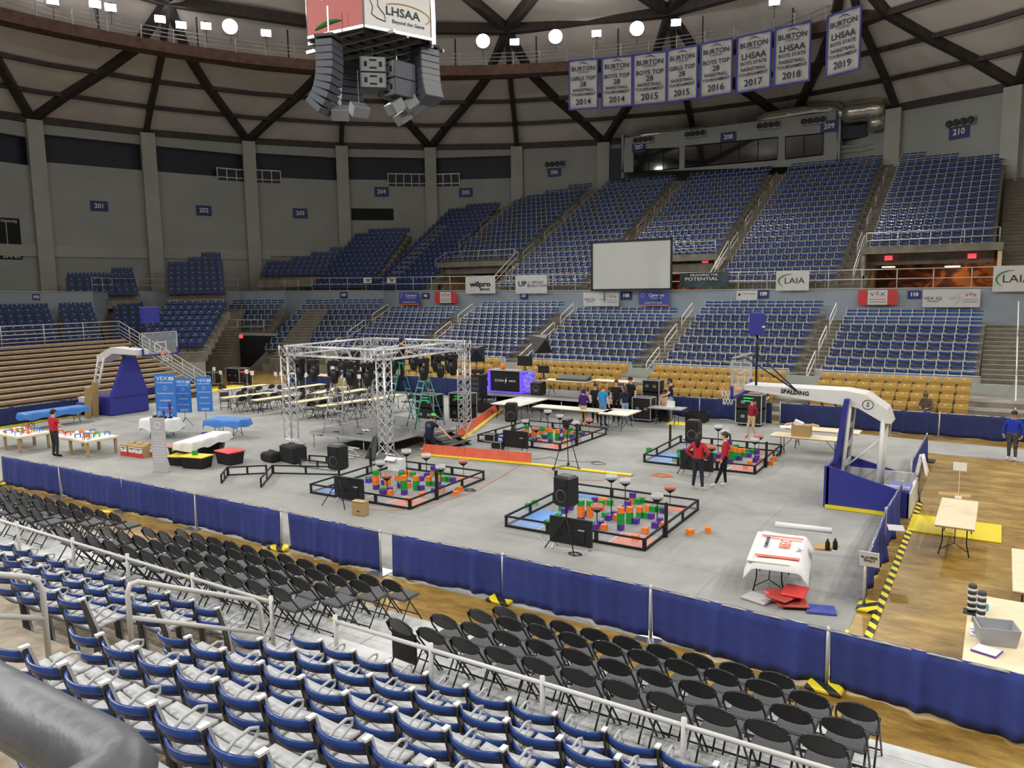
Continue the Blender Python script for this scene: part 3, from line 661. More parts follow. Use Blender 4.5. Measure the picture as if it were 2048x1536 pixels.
for i in range(len(PAR)-1):
    a, b = PAR[i], PAR[i+1]; L = math.hypot(b[0]-a[0], b[1]-a[1]); nx, ny = (b[1]-a[1])/L, -(b[0]-a[0])/L
    if (a[0]*nx+a[1]*ny) < 0: nx, ny = -nx, -ny
    mb.quadwall([(a[0], a[1], 3.2), (b[0], b[1], 3.2), (b[0], b[1], ZP[i+1]), (a[0], a[1], ZP[i])], (nx*.22, ny*.22, 0), 'wall_blue')
    mb.quadwall([(a[0]-nx*.05, a[1]-ny*.05, ZP[i]), (b[0]-nx*.05, b[1]-ny*.05, ZP[i+1]), (b[0]+nx*.27, b[1]+ny*.27, ZP[i+1]), (a[0]+nx*.27, a[1]+ny*.27, ZP[i])], (0, 0, .05), 'rail_grey')
    fl.quadwall([(a[0]+nx*.2, a[1]+ny*.2, ZP[i]-.12), (b[0]+nx*.2, b[1]+ny*.2, ZP[i+1]-.12), (b[0]+nx*(5), b[1]+ny*5, ZP[i+1]-.12), (a[0]+nx*5, a[1]+ny*5, ZP[i]-.12)], (0, 0, -.25), 'concrete')
struct('wall_parapet', mb); struct('floor_walkway', fl)
def rail_run(label, pts, hs=(.52, 1.05), step=1.75, m='rail_grey', r=.028, grp=None, name='guard_rail'):
    t = thing(name, label, 'railing', tuple(pts[0]), 0, grp); o = np.array(pts[0], float)
    P = [np.array(p, float)-o for p in pts]
    for h in hs: MB().tube([p+[0, 0, h] for p in P], r, m, n=6).build('rail', t)
    for a, b in zip(P[:-1], P[1:]):
        n = max(1, round(np.linalg.norm(b-a)/step))
        for q in range(n): p = a+(b-a)*q/n; MB().tube([p, p+[0, 0, hs[-1]]], r, m, n=6).build('post', t)
    MB().tube([P[-1], P[-1]+[0, 0, hs[-1]]], r, m, n=6).build('post', t)
    return t
def onpar(px, i): # point on the parapet stretch i seen at picture column px
    a, b = PAR[i], PAR[i+1]; q = OP(px, 580, a, math.atan2(b[1]-a[1], b[0]-a[0])); return (q[0], q[1])
T3 = lambda p: (p[0], p[1], ztop(p)+.03)
rail_run('grey walkway railing on the parapet above sections 108 to 110', [T3((11, 48.0)), T3((-8.7, 48.05)), T3((-20.9, 47.98))])
rail_run('grey walkway railing on the parapet above sections 106 and 107', [T3((-21.6, 47.95)), T3(PAR[3]), T3(PAR[4])])
rail_run('grey walkway railing on the parapet above sections 104 and 105', [T3(PAR[4]), T3(PAR[5]), T3(PAR[6])])
rail_run('grey walkway railing at the dark far corner above section 103', [T3(PAR[7]), T3(PAR[8]), T3(PAR[9]), T3(PAR[10])])
# walls under the fronts of the upper blocks and the openings between them
mb = MB()
for a, b in ((-16.7, -8.4), (-33.4, -25.1), (.5, 12)): mb.box(((a+b)/2, 49.35, 5.55), (b-a, .3, .7), 'concrete')
struct('wall_upper_front', mb)
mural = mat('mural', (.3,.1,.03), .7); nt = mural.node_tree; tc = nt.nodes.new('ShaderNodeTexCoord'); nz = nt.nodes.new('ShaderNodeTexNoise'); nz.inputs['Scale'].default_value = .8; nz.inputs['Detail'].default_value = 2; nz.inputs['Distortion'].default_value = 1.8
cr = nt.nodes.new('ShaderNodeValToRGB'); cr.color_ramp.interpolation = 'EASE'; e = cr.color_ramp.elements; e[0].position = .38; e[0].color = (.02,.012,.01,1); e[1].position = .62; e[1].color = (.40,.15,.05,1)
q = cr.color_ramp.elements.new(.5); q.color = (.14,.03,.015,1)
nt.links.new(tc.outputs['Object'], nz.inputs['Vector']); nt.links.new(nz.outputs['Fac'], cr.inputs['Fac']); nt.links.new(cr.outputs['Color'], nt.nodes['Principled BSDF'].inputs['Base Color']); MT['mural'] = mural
def portal(x0, x1, v0, zt, z0=5.5, depth=5.0, lamp=True, warm=(1,.55,.25), pw=70):
    mb = MB(); cx = (x0+x1)/2; w = x1-x0
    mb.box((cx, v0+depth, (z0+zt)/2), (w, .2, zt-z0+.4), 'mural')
    mb.box((x0, v0+depth/2, (z0+zt)/2), (.2, depth, zt-z0+.4), 'near_concrete'); mb.box((x1, v0+depth/2, (z0+zt)/2), (.2, depth, zt-z0+.4), 'wood_light')
    mb.box((cx, v0+depth/2, zt+.15), (w, depth, .2), 'dark_grey'); mb.box((cx, v0+depth/2, z0-.1), (w, depth, .2), 'concrete')
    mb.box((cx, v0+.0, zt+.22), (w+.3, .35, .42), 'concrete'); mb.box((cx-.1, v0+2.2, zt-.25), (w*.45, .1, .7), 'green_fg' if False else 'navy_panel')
    struct('wall_portal', mb)
    l = bpy.data.lights.new('portal_lamp', 'AREA'); l.energy = pw; l.color = warm; l.size = 1.6; lo = bpy.data.objects.new('portal_lamp', l); COL.objects.link(lo); lo.location = (cx+w*.2, v0+depth*.55, zt-.12)
def exit_sign(x, y, plane_v, label, P=None, ph=None):
    p = OP(x, y, P, ph) if P is not None else OV(x, y, plane_v); p = (p[0], plane_v, p[1]) if P is None else p
    t = thing('exit_sign', label, 'exit sign', tuple(p), ph or 0, 'red exit signs'); MB().box((0, 0, 0), (.42, .07, .26), 'exit_red').build('housing', t)
    text('EXIT', .2, 'letter_white', t, (0, -.04, 0)); return t
def ceiling_lamp(x, y, v, w, label):
    u, z = OV(x, y, v); t = thing('ceiling_lamp', label, 'lamp', (u, v, z), 0, 'warm lamps in the walkway openings'); MB().box((0, 0, .06), (w+.1, .5, .06), 'dark_grey').build('housing', t); MB().box((0, 0, 0), (w, .4, .07), 'lamp_warm').build('diffuser', t)
portal(-7.2, -.35, 50.2, 7.55); portal(-24.2, -16.5, 51.6, 7.55); portal(-40.5, -33.2, 52.5, 7.7)
ceiling_lamp(1935, 522, 53.4, 1.7, 'long bright warm lamp inside the opening below section 210'); ceiling_lamp(1777, 534, 53.4, .7, 'small warm lamp at left inside the opening below section 210'); ceiling_lamp(1905, 533, 54.6, .8, 'smaller warm lamp behind the long one below section 210')
exit_sign(1777, 516, 51.0, 'red exit sign over the doors below section 210'); exit_sign(1944, 512, 51.0, 'red exit sign beside the long warm lamp below section 210')
exit_sign(922, 540, 53.2, 'red exit sign in the opening below section 206'); exit_sign(1410, 526, 52.4, 'small red exit sign in the opening right of the projection screen')
rail_run('railing along the seat edge over the opening below section 210', [(-7.1, 50.5, 7.9), (-.4, 50.5, 7.9)], hs=(.45, .9), step=1.6)
rail_run('railing along the seat edge over the opening below section 208', [(-24, 51.8, 7.95), (-16.6, 51.8, 7.95)], hs=(.45, .9), step=1.6)
rail_run('railing along the seat edge over the opening below section 206', [(-40.3, 52.9, 8.1), (-33.3, 52.9, 8.1)], hs=(.45, .9), step=1.6)
# sloped stair rails beside the openings
for (u, lab) in ((-7.55, '210'), (-33.0, '206'), (-16.1, '208')):
    t = aisle_rail('long sloped stair rail beside the opening below section '+lab, (u, 53.0, 8.0), (u, 49.2, 5.75), .9, grp='stair rails beside the openings', m='rail_grey')
# aisle handrails of the upper stand and of the far lower stand
for u, lab, ks in ((-7.9, '209 and 210', (3, 7, 11, 15)), (-16.1, '208 and 209', (2, 6, 10, 14, 17)), (-24.5, '207 and 208', (2, 6, 10, 14, 18)), (-32.85, '206 and 207', (2, 6, 10, 14, 17)), (-41.1, '205 and 206', (3, 7, 11, 15))):
    for j, k in enumerate(ks):
        v = 67.4-.868*k; z = 14.9-.4415*k
        aisle_rail('grey aisle handrail between sections %s, %s from the top' % (lab, nth(j)), (u, v, z), (u, v-1.75, z-.88), .9, grp='handrails of the upper aisles', r=.026, m='rail_grey')
aisle_rail('grey handrail at the right edge of section 210', (1.1, 62, 12.2), (1.1, 54.5, 8.4), .9, mid=False, m='rail_grey')
for u, lab in ((-7.9, '109 and 110'), (-16.2, '108 and 109'), (-24.45, '107 and 108'), (-32.75, '106 and 107'), (-40.9, '105 and 106')):
    for j, (v, z) in enumerate(((46.3, 4.1), (43.6, 2.95), (40.9, 1.8))):
        aisle_rail('pale stair handrail between sections %s, %s from the top' % (lab, nth(j)), (u, v, z-.1), (u, v-1.9, z-.9), .85, grp='handrails of the lower aisles', r=.03)
for j, (v, z) in enumerate(((46.3, 4.0), (42.6, 2.45), (39.2, 1.0))): aisle_rail('white stair rail right of section 110, %s from the top' % nth(j), (.6, v, z), (.6, v-2.9, z-1.2), .9, mid=False, grp='rails right of section 110')
for j, (px, py, w) in enumerate(((712, 470, 0), (676, 505, 0))): pass
# lower portal under section 104
PP = (-52.0, 38.3); PPH = .52
def pan(name, pts, P, ph, m, th=.1, parent=None, fwd=0.0, zfix=None):
    """a board whose outline is read off one upright plane, th thick behind its face"""
    n = (-math.sin(ph), math.cos(ph)); P = (P[0]-n[0]*fwd, P[1]-n[1]*fwd)
    q = [OP(x, y, P, ph) for x, y in pts]; s_ = 1 if n[0]*P[0]+n[1]*P[1] > 0 else -1
    mb = MB().quadwall(q, (n[0]*th*s_, n[1]*th*s_, 0), m); return mb, q
mb, q = pan('x', [(428, 664), (560, 668), (545, 700), (535, 745), (520, 770), (400, 775), (392, 718)], PP, PPH, 'wall_light', .3)
mb2 = MB()
for poly, m, f in (([(432, 670), (560, 672), (545, 690), (500, 735), (455, 778), (430, 778)], 'matte_black', .02), ([(447, 673), (486, 673), (462, 690), (446, 695)], 'wood_light', .05), ([(400, 718), (430, 668), (430, 690), (404, 728)], 'concrete', .06)):
    a, _ = pan('x', poly, PP, PPH, m, .05, fwd=f); mb2 = merge([mb2, a])
struct('wall_portal', merge([mb, mb2]))
exit_sign(480, 673, 0, 'pink red exit sign over the floor opening below section 104', (PP[0]-.1, PP[1]-.15), PPH)
tag(struct('wall_portal_side', pan('x', [(555, 762), (700, 762), (700, 735), (560, 735)], (-50.5, 38.3), .45, 'wall_light', .2)[0]), 'pale low wall')
rail_run('railing above the floor opening below section 104', [tuple(OP(424, 668, PP, PPH)), tuple(OP(528, 668, PP, PPH))], hs=(.55, 1.1))
# ---- wooden bleachers at the end
BE = thing('bleacher', 'tan wooden plank bleachers pulled out at the left end of the floor', 'bleacher', (-38.4, 0, 0))
NB = 13; BD, BH = .62, .222
for k in range(NB):
    x = -.1-k*BD; z = .42+k*BH; y0, y1 = 4.0, 27.6
    mb = MB().box((x-.14, (y0+y1)/2, z+.0), (.28, y1-y0, .05), 'bench', bev=.01); mb.box((x-.02, (y0+y1)/2, z-.07), (.03, y1-y0, .1), 'wood'); mb.build('bench', BE)
mb = MB()
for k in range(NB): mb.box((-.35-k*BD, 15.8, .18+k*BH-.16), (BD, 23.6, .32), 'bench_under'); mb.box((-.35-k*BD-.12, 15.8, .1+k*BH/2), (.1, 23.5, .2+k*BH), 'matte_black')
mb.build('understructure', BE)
zt_ = .42+NB*BH; xt = -38.4-NB*BD
rail_run('five-bar grey railing along the top of the wooden bleachers', [(xt-.3, 5, zt_-.25), (xt-.3, 27.7, zt_-.25)], hs=(.2, .42, .64, .86, 1.15), step=2.2, m='rail_white')
rail_run('five-bar grey railing sloping down the side of the wooden bleachers', [(xt-.3, 27.7, zt_-.25), (-38.5, 27.7, .15)], hs=(.2, .42, .64, .86, 1.15), step=1.1, m='rail_white')
# ================================================================ SIGNS, BANNERS, SCOREBOARD, PRESS BOX
def fplane(i): a, b = pillar_xy(i), pillar_xy(i+1); return (a[0], a[1]), math.atan2(b[1]-a[1], b[0]-a[0])
def face_ph(ph, P):                     # direction along a wall so that its local -Y looks at the court
    n = (-math.sin(ph), math.cos(ph)); return ph if n[0]*P[0]+n[1]*P[1] > 0 else ph+PI
def board(name, cat, label, quad, P, ph, m, th=.06, group=None, out=.08):
    """a flat board whose four corners (left bottom, right bottom, right top, left top) show at quad; the thing stands at the board's centre"""
    ph = face_ph(ph, P); n = np.array((math.sin(ph), -math.cos(ph))); P = (P[0]+n[0]*out, P[1]+n[1]*out)
    q = [OP(x, y, P, ph) for x, y in quad]; c = sum(q)/4; e = np.array((math.cos(ph), math.sin(ph), 0))
    L = [((p-c)@e, 0, (p-c)[2]) for p in q]; w = (L[1][0]-L[0][0]+L[2][0]-L[3][0])/2; h = (L[3][2]-L[0][2]+L[2][2]-L[1][2])/2
    t = thing(name, label, cat, tuple(c), ph, group)
    MB().box((0, th/2, 0), (w, th, h), m).build('panel', t); return t, w, h
def sec_sign(num, x0, x1, y0, y1, P, ph, where, grp):
    t, w, h = board('section_sign', 'sign', 'blue section sign reading %s %s' % (num, where), [(x0, y1), (x1, y1), (x1, y0), (x0, y0)], P, ph, 'sign_blue', group=grp)
    text(str(num), h*.62, 'letter_white', t, (0, -.012, 0), bold=.012, sx=1.0); return t
for num, x0, x1, y0, y1, f in ((201, 181, 216, 402, 422, 0), (202, 393, 423, 411, 431, 1), (203, 586, 615, 417, 436, 2), (204, 749, 777, 374, 393, 3), (205, 918, 945, 376, 394, 4), (206, 1095, 1122, 336, 353, 5)):
    sec_sign(num, x0, x1, y0, y1, *fplane(f), 'on the upper wall', 'section number signs')
sec_sign(210, 1898, 1938, 250, 277, *fplane(9), 'on the upper wall', 'section number signs')
def parplane(i): return PAR[i], math.atan2(PAR[i+1][1]-PAR[i][1], PAR[i+1][0]-PAR[i][0])
for num, x0, x1, y0, y1, i in ((110, 1815, 1842, 581, 597, 0), (109, 1516, 1537, 580, 596, 1), (108, 1241, 1263, 583, 599, 1), (107, 1040, 1055, 585, 598, 2), (106, 844, 858, 586, 597, 2), (105, 680, 694, 584, 596, 4), (104, 511, 526, 584, 598, 5), (103, 313, 325, 586, 597, 9), (102, 64, 80, 588, 600, 10)):
    P, ph = parplane(i); sec_sign(num, x0, x1, y0, y1, P, ph, 'on the parapet wall', 'section number signs')
# four-speaker clusters over some signs
def horn_cluster(x0, x1, y, P, ph, label):
    t, w, h = board('horn_cluster', 'loudspeaker', label, [(x0, y+8), (x1, y+8), (x1, y-8), (x0, y-8)], P, ph, 'wall_light', th=.05, group='round horn loudspeaker clusters', out=.2)
    for q in range(4): MB().lathe([(.02, .1), (.1, .05), (w*.105, -.12), (w*.12, -.12), (w*.12, -.02)], 'dark_grey', n=14, c=(w*(-.375+.25*q), -.04, 0), axis='y').build('horn', t)
horn_cluster(1090, 1130, 328, *fplane(5), 'row of four round horn loudspeakers over sign 206'); horn_cluster(1893, 1950, 244, *fplane(9), 'row of four round horn loudspeakers over sign 210')
# dark grilles and balcony frames in the upper wall
for x0, x1, y0, y1, f, lab in ((703, 787, 417, 440, 3, 'dark grille panel in the wall over the stairs of section 204'),):
    board('wall_grille', 'grille', lab, [(x0, y1), (x1, y1), (x1, y0), (x0, y0)], *fplane(f), 'matte_black', th=.06)
for x0, x1, y0, y1, f, n, lab in ((434, 491, 337, 361, 1, 3, 'metal frame balcony niche left of the pillar over sign 203'), (506, 561, 340, 365, 2, 3, 'metal frame balcony niche right of the pillar over sign 203'), (776, 854, 347, 372, 3, 5, 'wide metal frame balcony niche over sign 204'), (870, 919, 347, 372, 4, 3, 'metal frame balcony niche over sign 205')):
    t, w, h = board('wall_balcony', 'balcony', lab, [(x0, y1), (x1, y1), (x1, y0), (x0, y0)], *fplane(f), 'navy_panel', th=.06, group='balcony niches in the upper wall')
    MB().box((0, -.03, h/2-.05), (w, .06, .1), 'rail_grey').build('rail', t); MB().box((0, -.03, -h/2+.25), (w, .06, .08), 'rail_grey').build('rail', t)
    for q in range(n+1): MB().box((-w/2+w*q/n, -.03, 0), (.08, .07, h), 'rail_grey').build('post', t)
# unlit scoreboard at the far left wall
t, w, h = board('wall_scoreboard', 'scoreboard', 'unlit dark scoreboard on the far left wall, cut by the frame edge', [(-70, 520), (44, 515), (40, 437), (-70, 430)], *fplane(-1), 'matte_black', th=.15)
text('University', h*.11, 'letter_white', t, (w*.30, -.01, h*.43), sx=.9); text('BANK', h*.17, 'letter_white', t, (w*.30, -.01, -h*.42)); MB().box((w*.24, -.01, .1*h), (.06, .02, h*.6), 'rail_grey').build('divider', t)
t, w, h = board('wall_mural', 'mural', 'basketball and hoop wall mural under the dark scoreboard', [(-60, 604), (62, 604), (62, 540), (-60, 540)], (-70, 32), 1.25, 'navy_panel', th=.3)
MB().lathe([(h*.26, -.02), (h*.2, -.05), (.001, -.07)], 'orange', n=20, c=(w*.12, 0, -h*.05), axis='y').build('painted_ball', t)
MB().tube([(w*.0-.2*w*math.cos(a), -.04, h*.3+.05*h*math.sin(a)) for a in [2*PI*q/20 for q in range(20)]], .06, 'orange', n=5, closed=True).build('painted_rim', t)
for q in range(6): MB().tube([(w*(-.2+.08*q), -.04, h*.28), (w*(-.12+.05*q), -.04, -h*.3)], .025, 'white', n=4).build('painted_net', t)
MB().box((w*.12, -.1, h*.46), (w*.22, .12, .12), 'lamp_warm').build('lamp', t)
# ---- vinyl banners on the walkway rail and parapet
def vinyl(label, quad, i, m, out=.35, **k):
    P, ph = parplane(i); return board('vinyl_banner', 'banner', label, quad, P, ph, m, th=.015, out=out)
def bars(t, w, h, xs, m, z0=0, hh=1.0):
    for a, b in xs: MB().box((w*(a+b)/2, -.008, z0), (w*(b-a), .012, h*hh), m).build('colour_block', t)
t, w, h = vinyl('white banner reading wilpro services on the walkway rail', [(931, 587), (990, 587), (991, 553), (931, 553)], 2, 'banner_white')
text('wilpro', h*.42, 'black', t, (0, -.01, .04*h), bold=.02, sx=1.35); text('SERVICES', h*.17, 'black', t, (w*.15, -.01, -.27*h), bold=.006)
t, w, h = vinyl('white banner reading upscale productions on the walkway rail', [(1031, 587), (1094, 587), (1094, 551), (1031, 551)], 2, 'banner_white')
text('UP', h*.42, 'black', t, (-w*.28, -.01, .03*h), bold=.01, sx=1.1); text('UPSCALE\nPRODUCTIONS', h*.19, 'black', t, (w*.2, -.01, .02*h)); MB().box((-w*.07, -.01, 0), (.02, .01, h*.4), 'black').build('rule', t)
t, w, h = vinyl('dark teal banner reading releasing the potential on the walkway rail', [(1359, 575), (1457, 574), (1458, 544), (1360, 546)], 1, mk('teal_dark', (.02,.04,.045), .5, var=.8, scale=1.2))
text('RELEASING THE', h*.2, 'letter_white', t, (0, -.01, h*.33), sx=1.35); text('POTENTIAL', h*.3, 'letter_white', t, (-.05*w, -.01, .06*h), sx=1.5)
for k_, quad, i in (('LAIA banner on the rail above section 109', [(1551, 580), (1618, 582), (1618, 541), (1553, 541)], 1), ('LAIA banner at the end of the rail, cut by the frame edge', [(1985, 582), (2072, 584), (2074, 531), (1987, 531)], 0)):
    t, w, h = vinyl('white '+k_, quad, i, 'banner_white')
    text('LAIA', h*.42, 'black', t, (w*.06, -.01, -.02*h), sx=1.15)
    MB().tube([(w*(-.02-.40*math.cos(a)), -.01, h*(-.02+.34*math.sin(a))) for a in [-.9+.1*q for q in range(26)]], [.01+.035*math.sin(PI*q/25) for q in range(26)], mk('laia_green', (.03,.22,.05), .5) if 'laia_green' not in MT else 'laia_green', n=5).build('swoosh', t)
def vex_banner(label, quad, i):
    t, w, h = vinyl(label, quad, i, 'vex_red'); MB().box((0, -.01, 0), (w*.5, .012, h), 'banner_white').build('centre_panel', t)
    text('V   X', h*.36, 'dark_grey', t, (0, -.02, h*.2), sx=1.2); text('E', h*.36, 'vex_red', t, (0, -.02, h*.28), sx=1.2); MB().box((0, -.02, -.12*h), (w*.42, .006, h*.04), 'vex_red').build('rule', t); MB().box((0, -.02, -.3*h), (w*.42, .006, h*.03), 'dark_grey').build('rule', t)
vex_banner('red and white VEX banner on the parapet beside sign 106', [(869, 606), (913, 606), (913, 584), (870, 584)], 2)
vex_banner('red and white VEX banner on the parapet beside sign 110', [(1716, 610), (1794, 609), (1796, 580), (1716, 580)], 0)
def iq_banner(label, quad, i):
    t, w, h = vinyl(label, quad, i, 'banner_white'); text('VEX IQ', h*.24, 'letter_navy', t, (-w*.32, -.01, 0), sx=1.2); text('CHALLENGE', h*.09, 'letter_navy', t, (-w*.32, -.01, -.16*h), sx=1.2)
    text('REC', h*.2, 'rail_grey', t, (w*.03, -.01, 0), sx=1.1); text('V  X', h*.24, 'dark_grey', t, (w*.34, -.01, .17*h), sx=1.2); text('E', h*.24, 'vex_red', t, (w*.34, -.01, .23*h), sx=1.2); MB().box((w*.34, -.01, -.06*h), (w*.24, .006, h*.02), 'vex_red').build('rule', t); MB().box((w*.34, -.01, -.2*h), (w*.24, .006, h*.02), 'dark_grey').build('rule', t)
    MB().tube([(w*(.06+.085*math.cos(a)), -.012, h*(.28*math.sin(a))) for a in [-1.3+.2*q for q in range(14)]], .012, 'rail_grey', n=4).build('ring_mark', t)
iq_banner('white VEX IQ banner on the parapet beside sign 108', [(1166, 613), (1237, 612), (1238, 584), (1167, 586)], 1)
iq_banner('long white VEX IQ banner on the parapet beside sign 110', [(1845, 615), (1960, 614), (1961, 578), (1846, 579)], 0)
def cam_banner(label, quad, i):
    t, w, h = vinyl(label, quad, i, 'banner_blue'); text('Cameron', h*.3, 'letter_white', t, (w*.1, -.01, h*.26), bold=.004); text('Communications', h*.14, 'letter_white', t, (w*.1, -.01, h*.06)); text('ROBOTICS CLUB', h*.17, 'letter_white', t, (0, -.01, -.28*h)); MB().box((0, -.01, -.46*h), (w, .008, h*.08), 'orange').build('edge_stripe', t)
    MB().tube([(w*(-.37)+h*.13*math.cos(a), -.01, h*(.24)+h*.13*math.sin(a)) for a in [2*PI*q/14 for q in range(14)]], .01, 'letter_white', n=4, closed=True).build('round_mark', t)
cam_banner('blue Cameron banner on the parapet beside sign 106', [(798, 610), (838, 610), (838, 585), (798, 585)], 2)
cam_banner('blue Cameron banner on the parapet beside sign 108', [(1277, 612), (1336, 612), (1338, 583), (1278, 584)], 1)
t, w, h = vinyl('small pale sponsor banner beside sign 109', [(1473, 601), (1514, 600), (1515, 581), (1473, 582)], 1, 'banner_white'); text('Carl Vincent', h*.26, mk('pink_ink', (.6,.2,.18), .6) and 'pink_ink', t, (w*.12, -.01, h*.2)); MB().lathe([(h*.2, -.012), (.001, -.012)], 'vex_red', n=3, c=(-w*.36, 0, h*.1), axis='y').build('triangle_mark', t)
for x in (735, 782): t, w, h = vinyl('small white notice on the walkway rail, %s' % ('left one of two' if x == 735 else 'right one of two'), [(x-8, 566), (x+8, 566), (x+8, 555), (x-8, 555)], 4 if x == 735 else 4, 'paper'); text('FLOOR\nLEVEL', h*.3, 'black', t, (w*.08, -.01, 0), bold=.008)
# ---- projection screen standing before the walkway rail
t, w, h = board('projection_screen', 'screen', 'large blank grey-white projection screen on a black frame above section 108', [(1185, 580), (1341, 578), (1342, 479), (1185, 484)], (-20, 47.2), 0.02, 'screen_white', th=.02, out=0)
for a, b, c, d in ((0, h/2, w+.16, .12), (0, -h/2, w+.16, .12)): MB().box((a, .0, b), (c, .08, d), 'black').build('frame', t)
for a in (-w/2-.04, w/2+.04): MB().box((a, .0, 0), (.12, .08, h+.12), 'black').build('frame', t)
for a in (-w*.35, w*.35): MB().tube([(a, .1, -h/2), (a, .1, -h/2-.75)], .03, 'black', n=6).build('leg', t)
# ---- press box over sections 207 to 209
V = 68.35
def pv(x, y): u, z = OV(x, y, V); return (u, V, z)
mb = MB(); front = [(1244, 345), (1676, 330), (1672, 222), (1440, 252), (1250, 276)]
mb.quadwall([pv(*q) for q in front], (0, .3, 0), 'wall_light')
q1, q2 = pv(1676, 330), pv(1672, 222); mb.box((q1[0], V+1.3, (q1[2]+q2[2])/2), (.2, 2.6, q2[2]-q1[2]), 'wall_light')
q3 = pv(1245, 300); mb.box((q3[0], V+1.3, q3[2]-.6), (.2, 2.6, 4), 'wall_light'); struct('wall_press_box', mb)
def pwin(n, quad, panes):
    t = thing('window_%d' % n, '', None, pv(*quad[0]), 0); t['kind'] = 'structure'; o = Vector(t.location)
    q = [Vector(pv(*p))-o for p in quad]; MB().quadwall([p+Vector((0, -.06, 0)) for p in q], (0, .04, 0), 'glass_dark').build('window_glass', t)
    fr = MB(); qq = [p+Vector((0, -.07, 0)) for p in q]; fr.tube(qq, .05, 'black', n=4, closed=True)
    for k in range(1, panes): a = qq[0].lerp(qq[1], k/panes); b = qq[3].lerp(qq[2], k/panes); fr.tube([a, b], .035, 'black', n=4)
    fr.build('window_frame', t)
pwin(1, [(1268, 345), (1358, 337), (1358, 296), (1268, 300)], 3); pwin(2, [(1370, 335), (1554, 319), (1556, 275), (1371, 293)], 5); pwin(3, [(1571, 318), (1646, 309), (1647, 267), (1571, 274)], 2)
for num, x0, x1, y0, y1 in ((207, 1264, 1291, 285, 304), (208, 1441, 1472, 264, 284), (209, 1641, 1676, 241, 264)): sec_sign(num, x0, x1, y0, y1, (0, V), 0, 'on the press box', 'section number signs')
for x0, x1, y, l in ((1267, 1306, 279, 'above sign 207'), (1370, 1411, 267, 'between signs 207 and 208'), (1514, 1560, 250, 'between signs 208 and 209'), (1602, 1652, 241, 'beside sign 209')): horn_cluster(x0, x1, y, (0, V), 0, 'row of four round horn loudspeakers on the press box '+l)
def duct(label, pts, r, sx=1.0):
    t = thing('foil_duct', label, 'duct', tuple(pts[0]), 0, 'foil wrapped ducts over the press box'); o = Vector(pts[0]); P = [Vector(p)-o for p in pts]
    L = []; 
    for a, b in zip(P[:-1], P[1:]): n = max(2, int((b-a).length/.6)); L += [a.lerp(b, k/n) for k in range(n)]
    L.append(P[-1]); MB().tube(L, [r*(1+.07*random.uniform(-1, 1)) for _ in L], 'foil', n=10).build('duct_body', t)
duct('low foil wrapped duct over signs 207 and 208', [(pv(1236, 290)[0], V+.9, pv(1236, 290)[2]), (pv(1280, 268)[0], V+.9, pv(1280, 268)[2]), (pv(1412, 258)[0], V+.9, pv(1412, 258)[2])], .42)
duct('foil wrapped duct rising from sign 208 to sign 209', [(pv(1512, 238)[0], V+.6, pv(1512, 238)[2]), (pv(1625, 218)[0], V+.6, pv(1625, 218)[2]), (pv(1672, 216)[0], V+.6, pv(1672, 216)[2]), (pv(1690, 232)[0], V+.3, pv(1690, 232)[2])], .55)
duct('largest foil wrapped duct, right of sign 209', [(pv(1690, 228)[0], V-.1, pv(1690, 228)[2]), (pv(1740, 222)[0], V-.3, pv(1740, 222)[2]), (pv(1774, 220)[0], V-.5, pv(1774, 220)[2])], .85)
duct('foil wrapped duct dropping at the end of the row', [(pv(1757, 235)[0], V-.5, pv(1757, 235)[2]), (pv(1757, 262)[0], V-.5, pv(1757, 262)[2])], .8)
t = thing('air_handler', 'dark box unit and pale panel beneath the ducts right of the press box', 'air handler', pv(1712, 300)); MB().box((0, 1.0, 1.6), (3.2, 1, 1.1), 'navy_panel').build('unit', t); MB().box((.1, .9, -.2), (2.6, .3, 1.5), 'wall_light').build('panel', t)
for z in (-.5, 0, .4): MB().tube([(-1.6, .2, z), (1.6, .2, z)], .03, 'rail_grey', n=5).build('rail', t)
tag(MB().box((0, 0, 0), (1.1, .3, 3.0), 'navy_panel').build('door_1', loc=(pv(1231, 330)[0], V+.2, pv(1231, 330)[2])), None, None, kind='structure')
# ---- hanging tournament banners
HB = [(1138,122,1195,117,1197,216,1139,220,'GIRLS TOP','28','2014','Girls Top 28 banner of 2014'), (1204,117,1264,111,1264,211,1204,216,'BOYS TOP','28','2014','Boys Top 28 banner of 2014'), (1267,110,1333,102,1331,205,1269,211,'BOYS TOP','28','2015','Boys Top 28 banner of 2015'),
      (1335,101,1395,90,1395,197,1336,204,'GIRLS TOP','28','2015','Girls Top 28 banner of 2015'), (1402,88,1465,76,1463,188,1400,194,'BOYS TOP','28','2016','Boys Top 28 banner of 2016'), (1475,75,1543,60,1540,177,1473,184,'LHSAA','BOYS STATE','2017','LHSAA boys banner of 2017'),
      (1551,58,1622,43,1617,162,1547,172,'LHSAA','BOYS STATE','2018','LHSAA boys banner of 2018'), (1656,33,1723,11,1715,140,1648,153,'LHSAA','BOYS STATE','2019','LHSAA boys banner of 2019, apart from the others')]
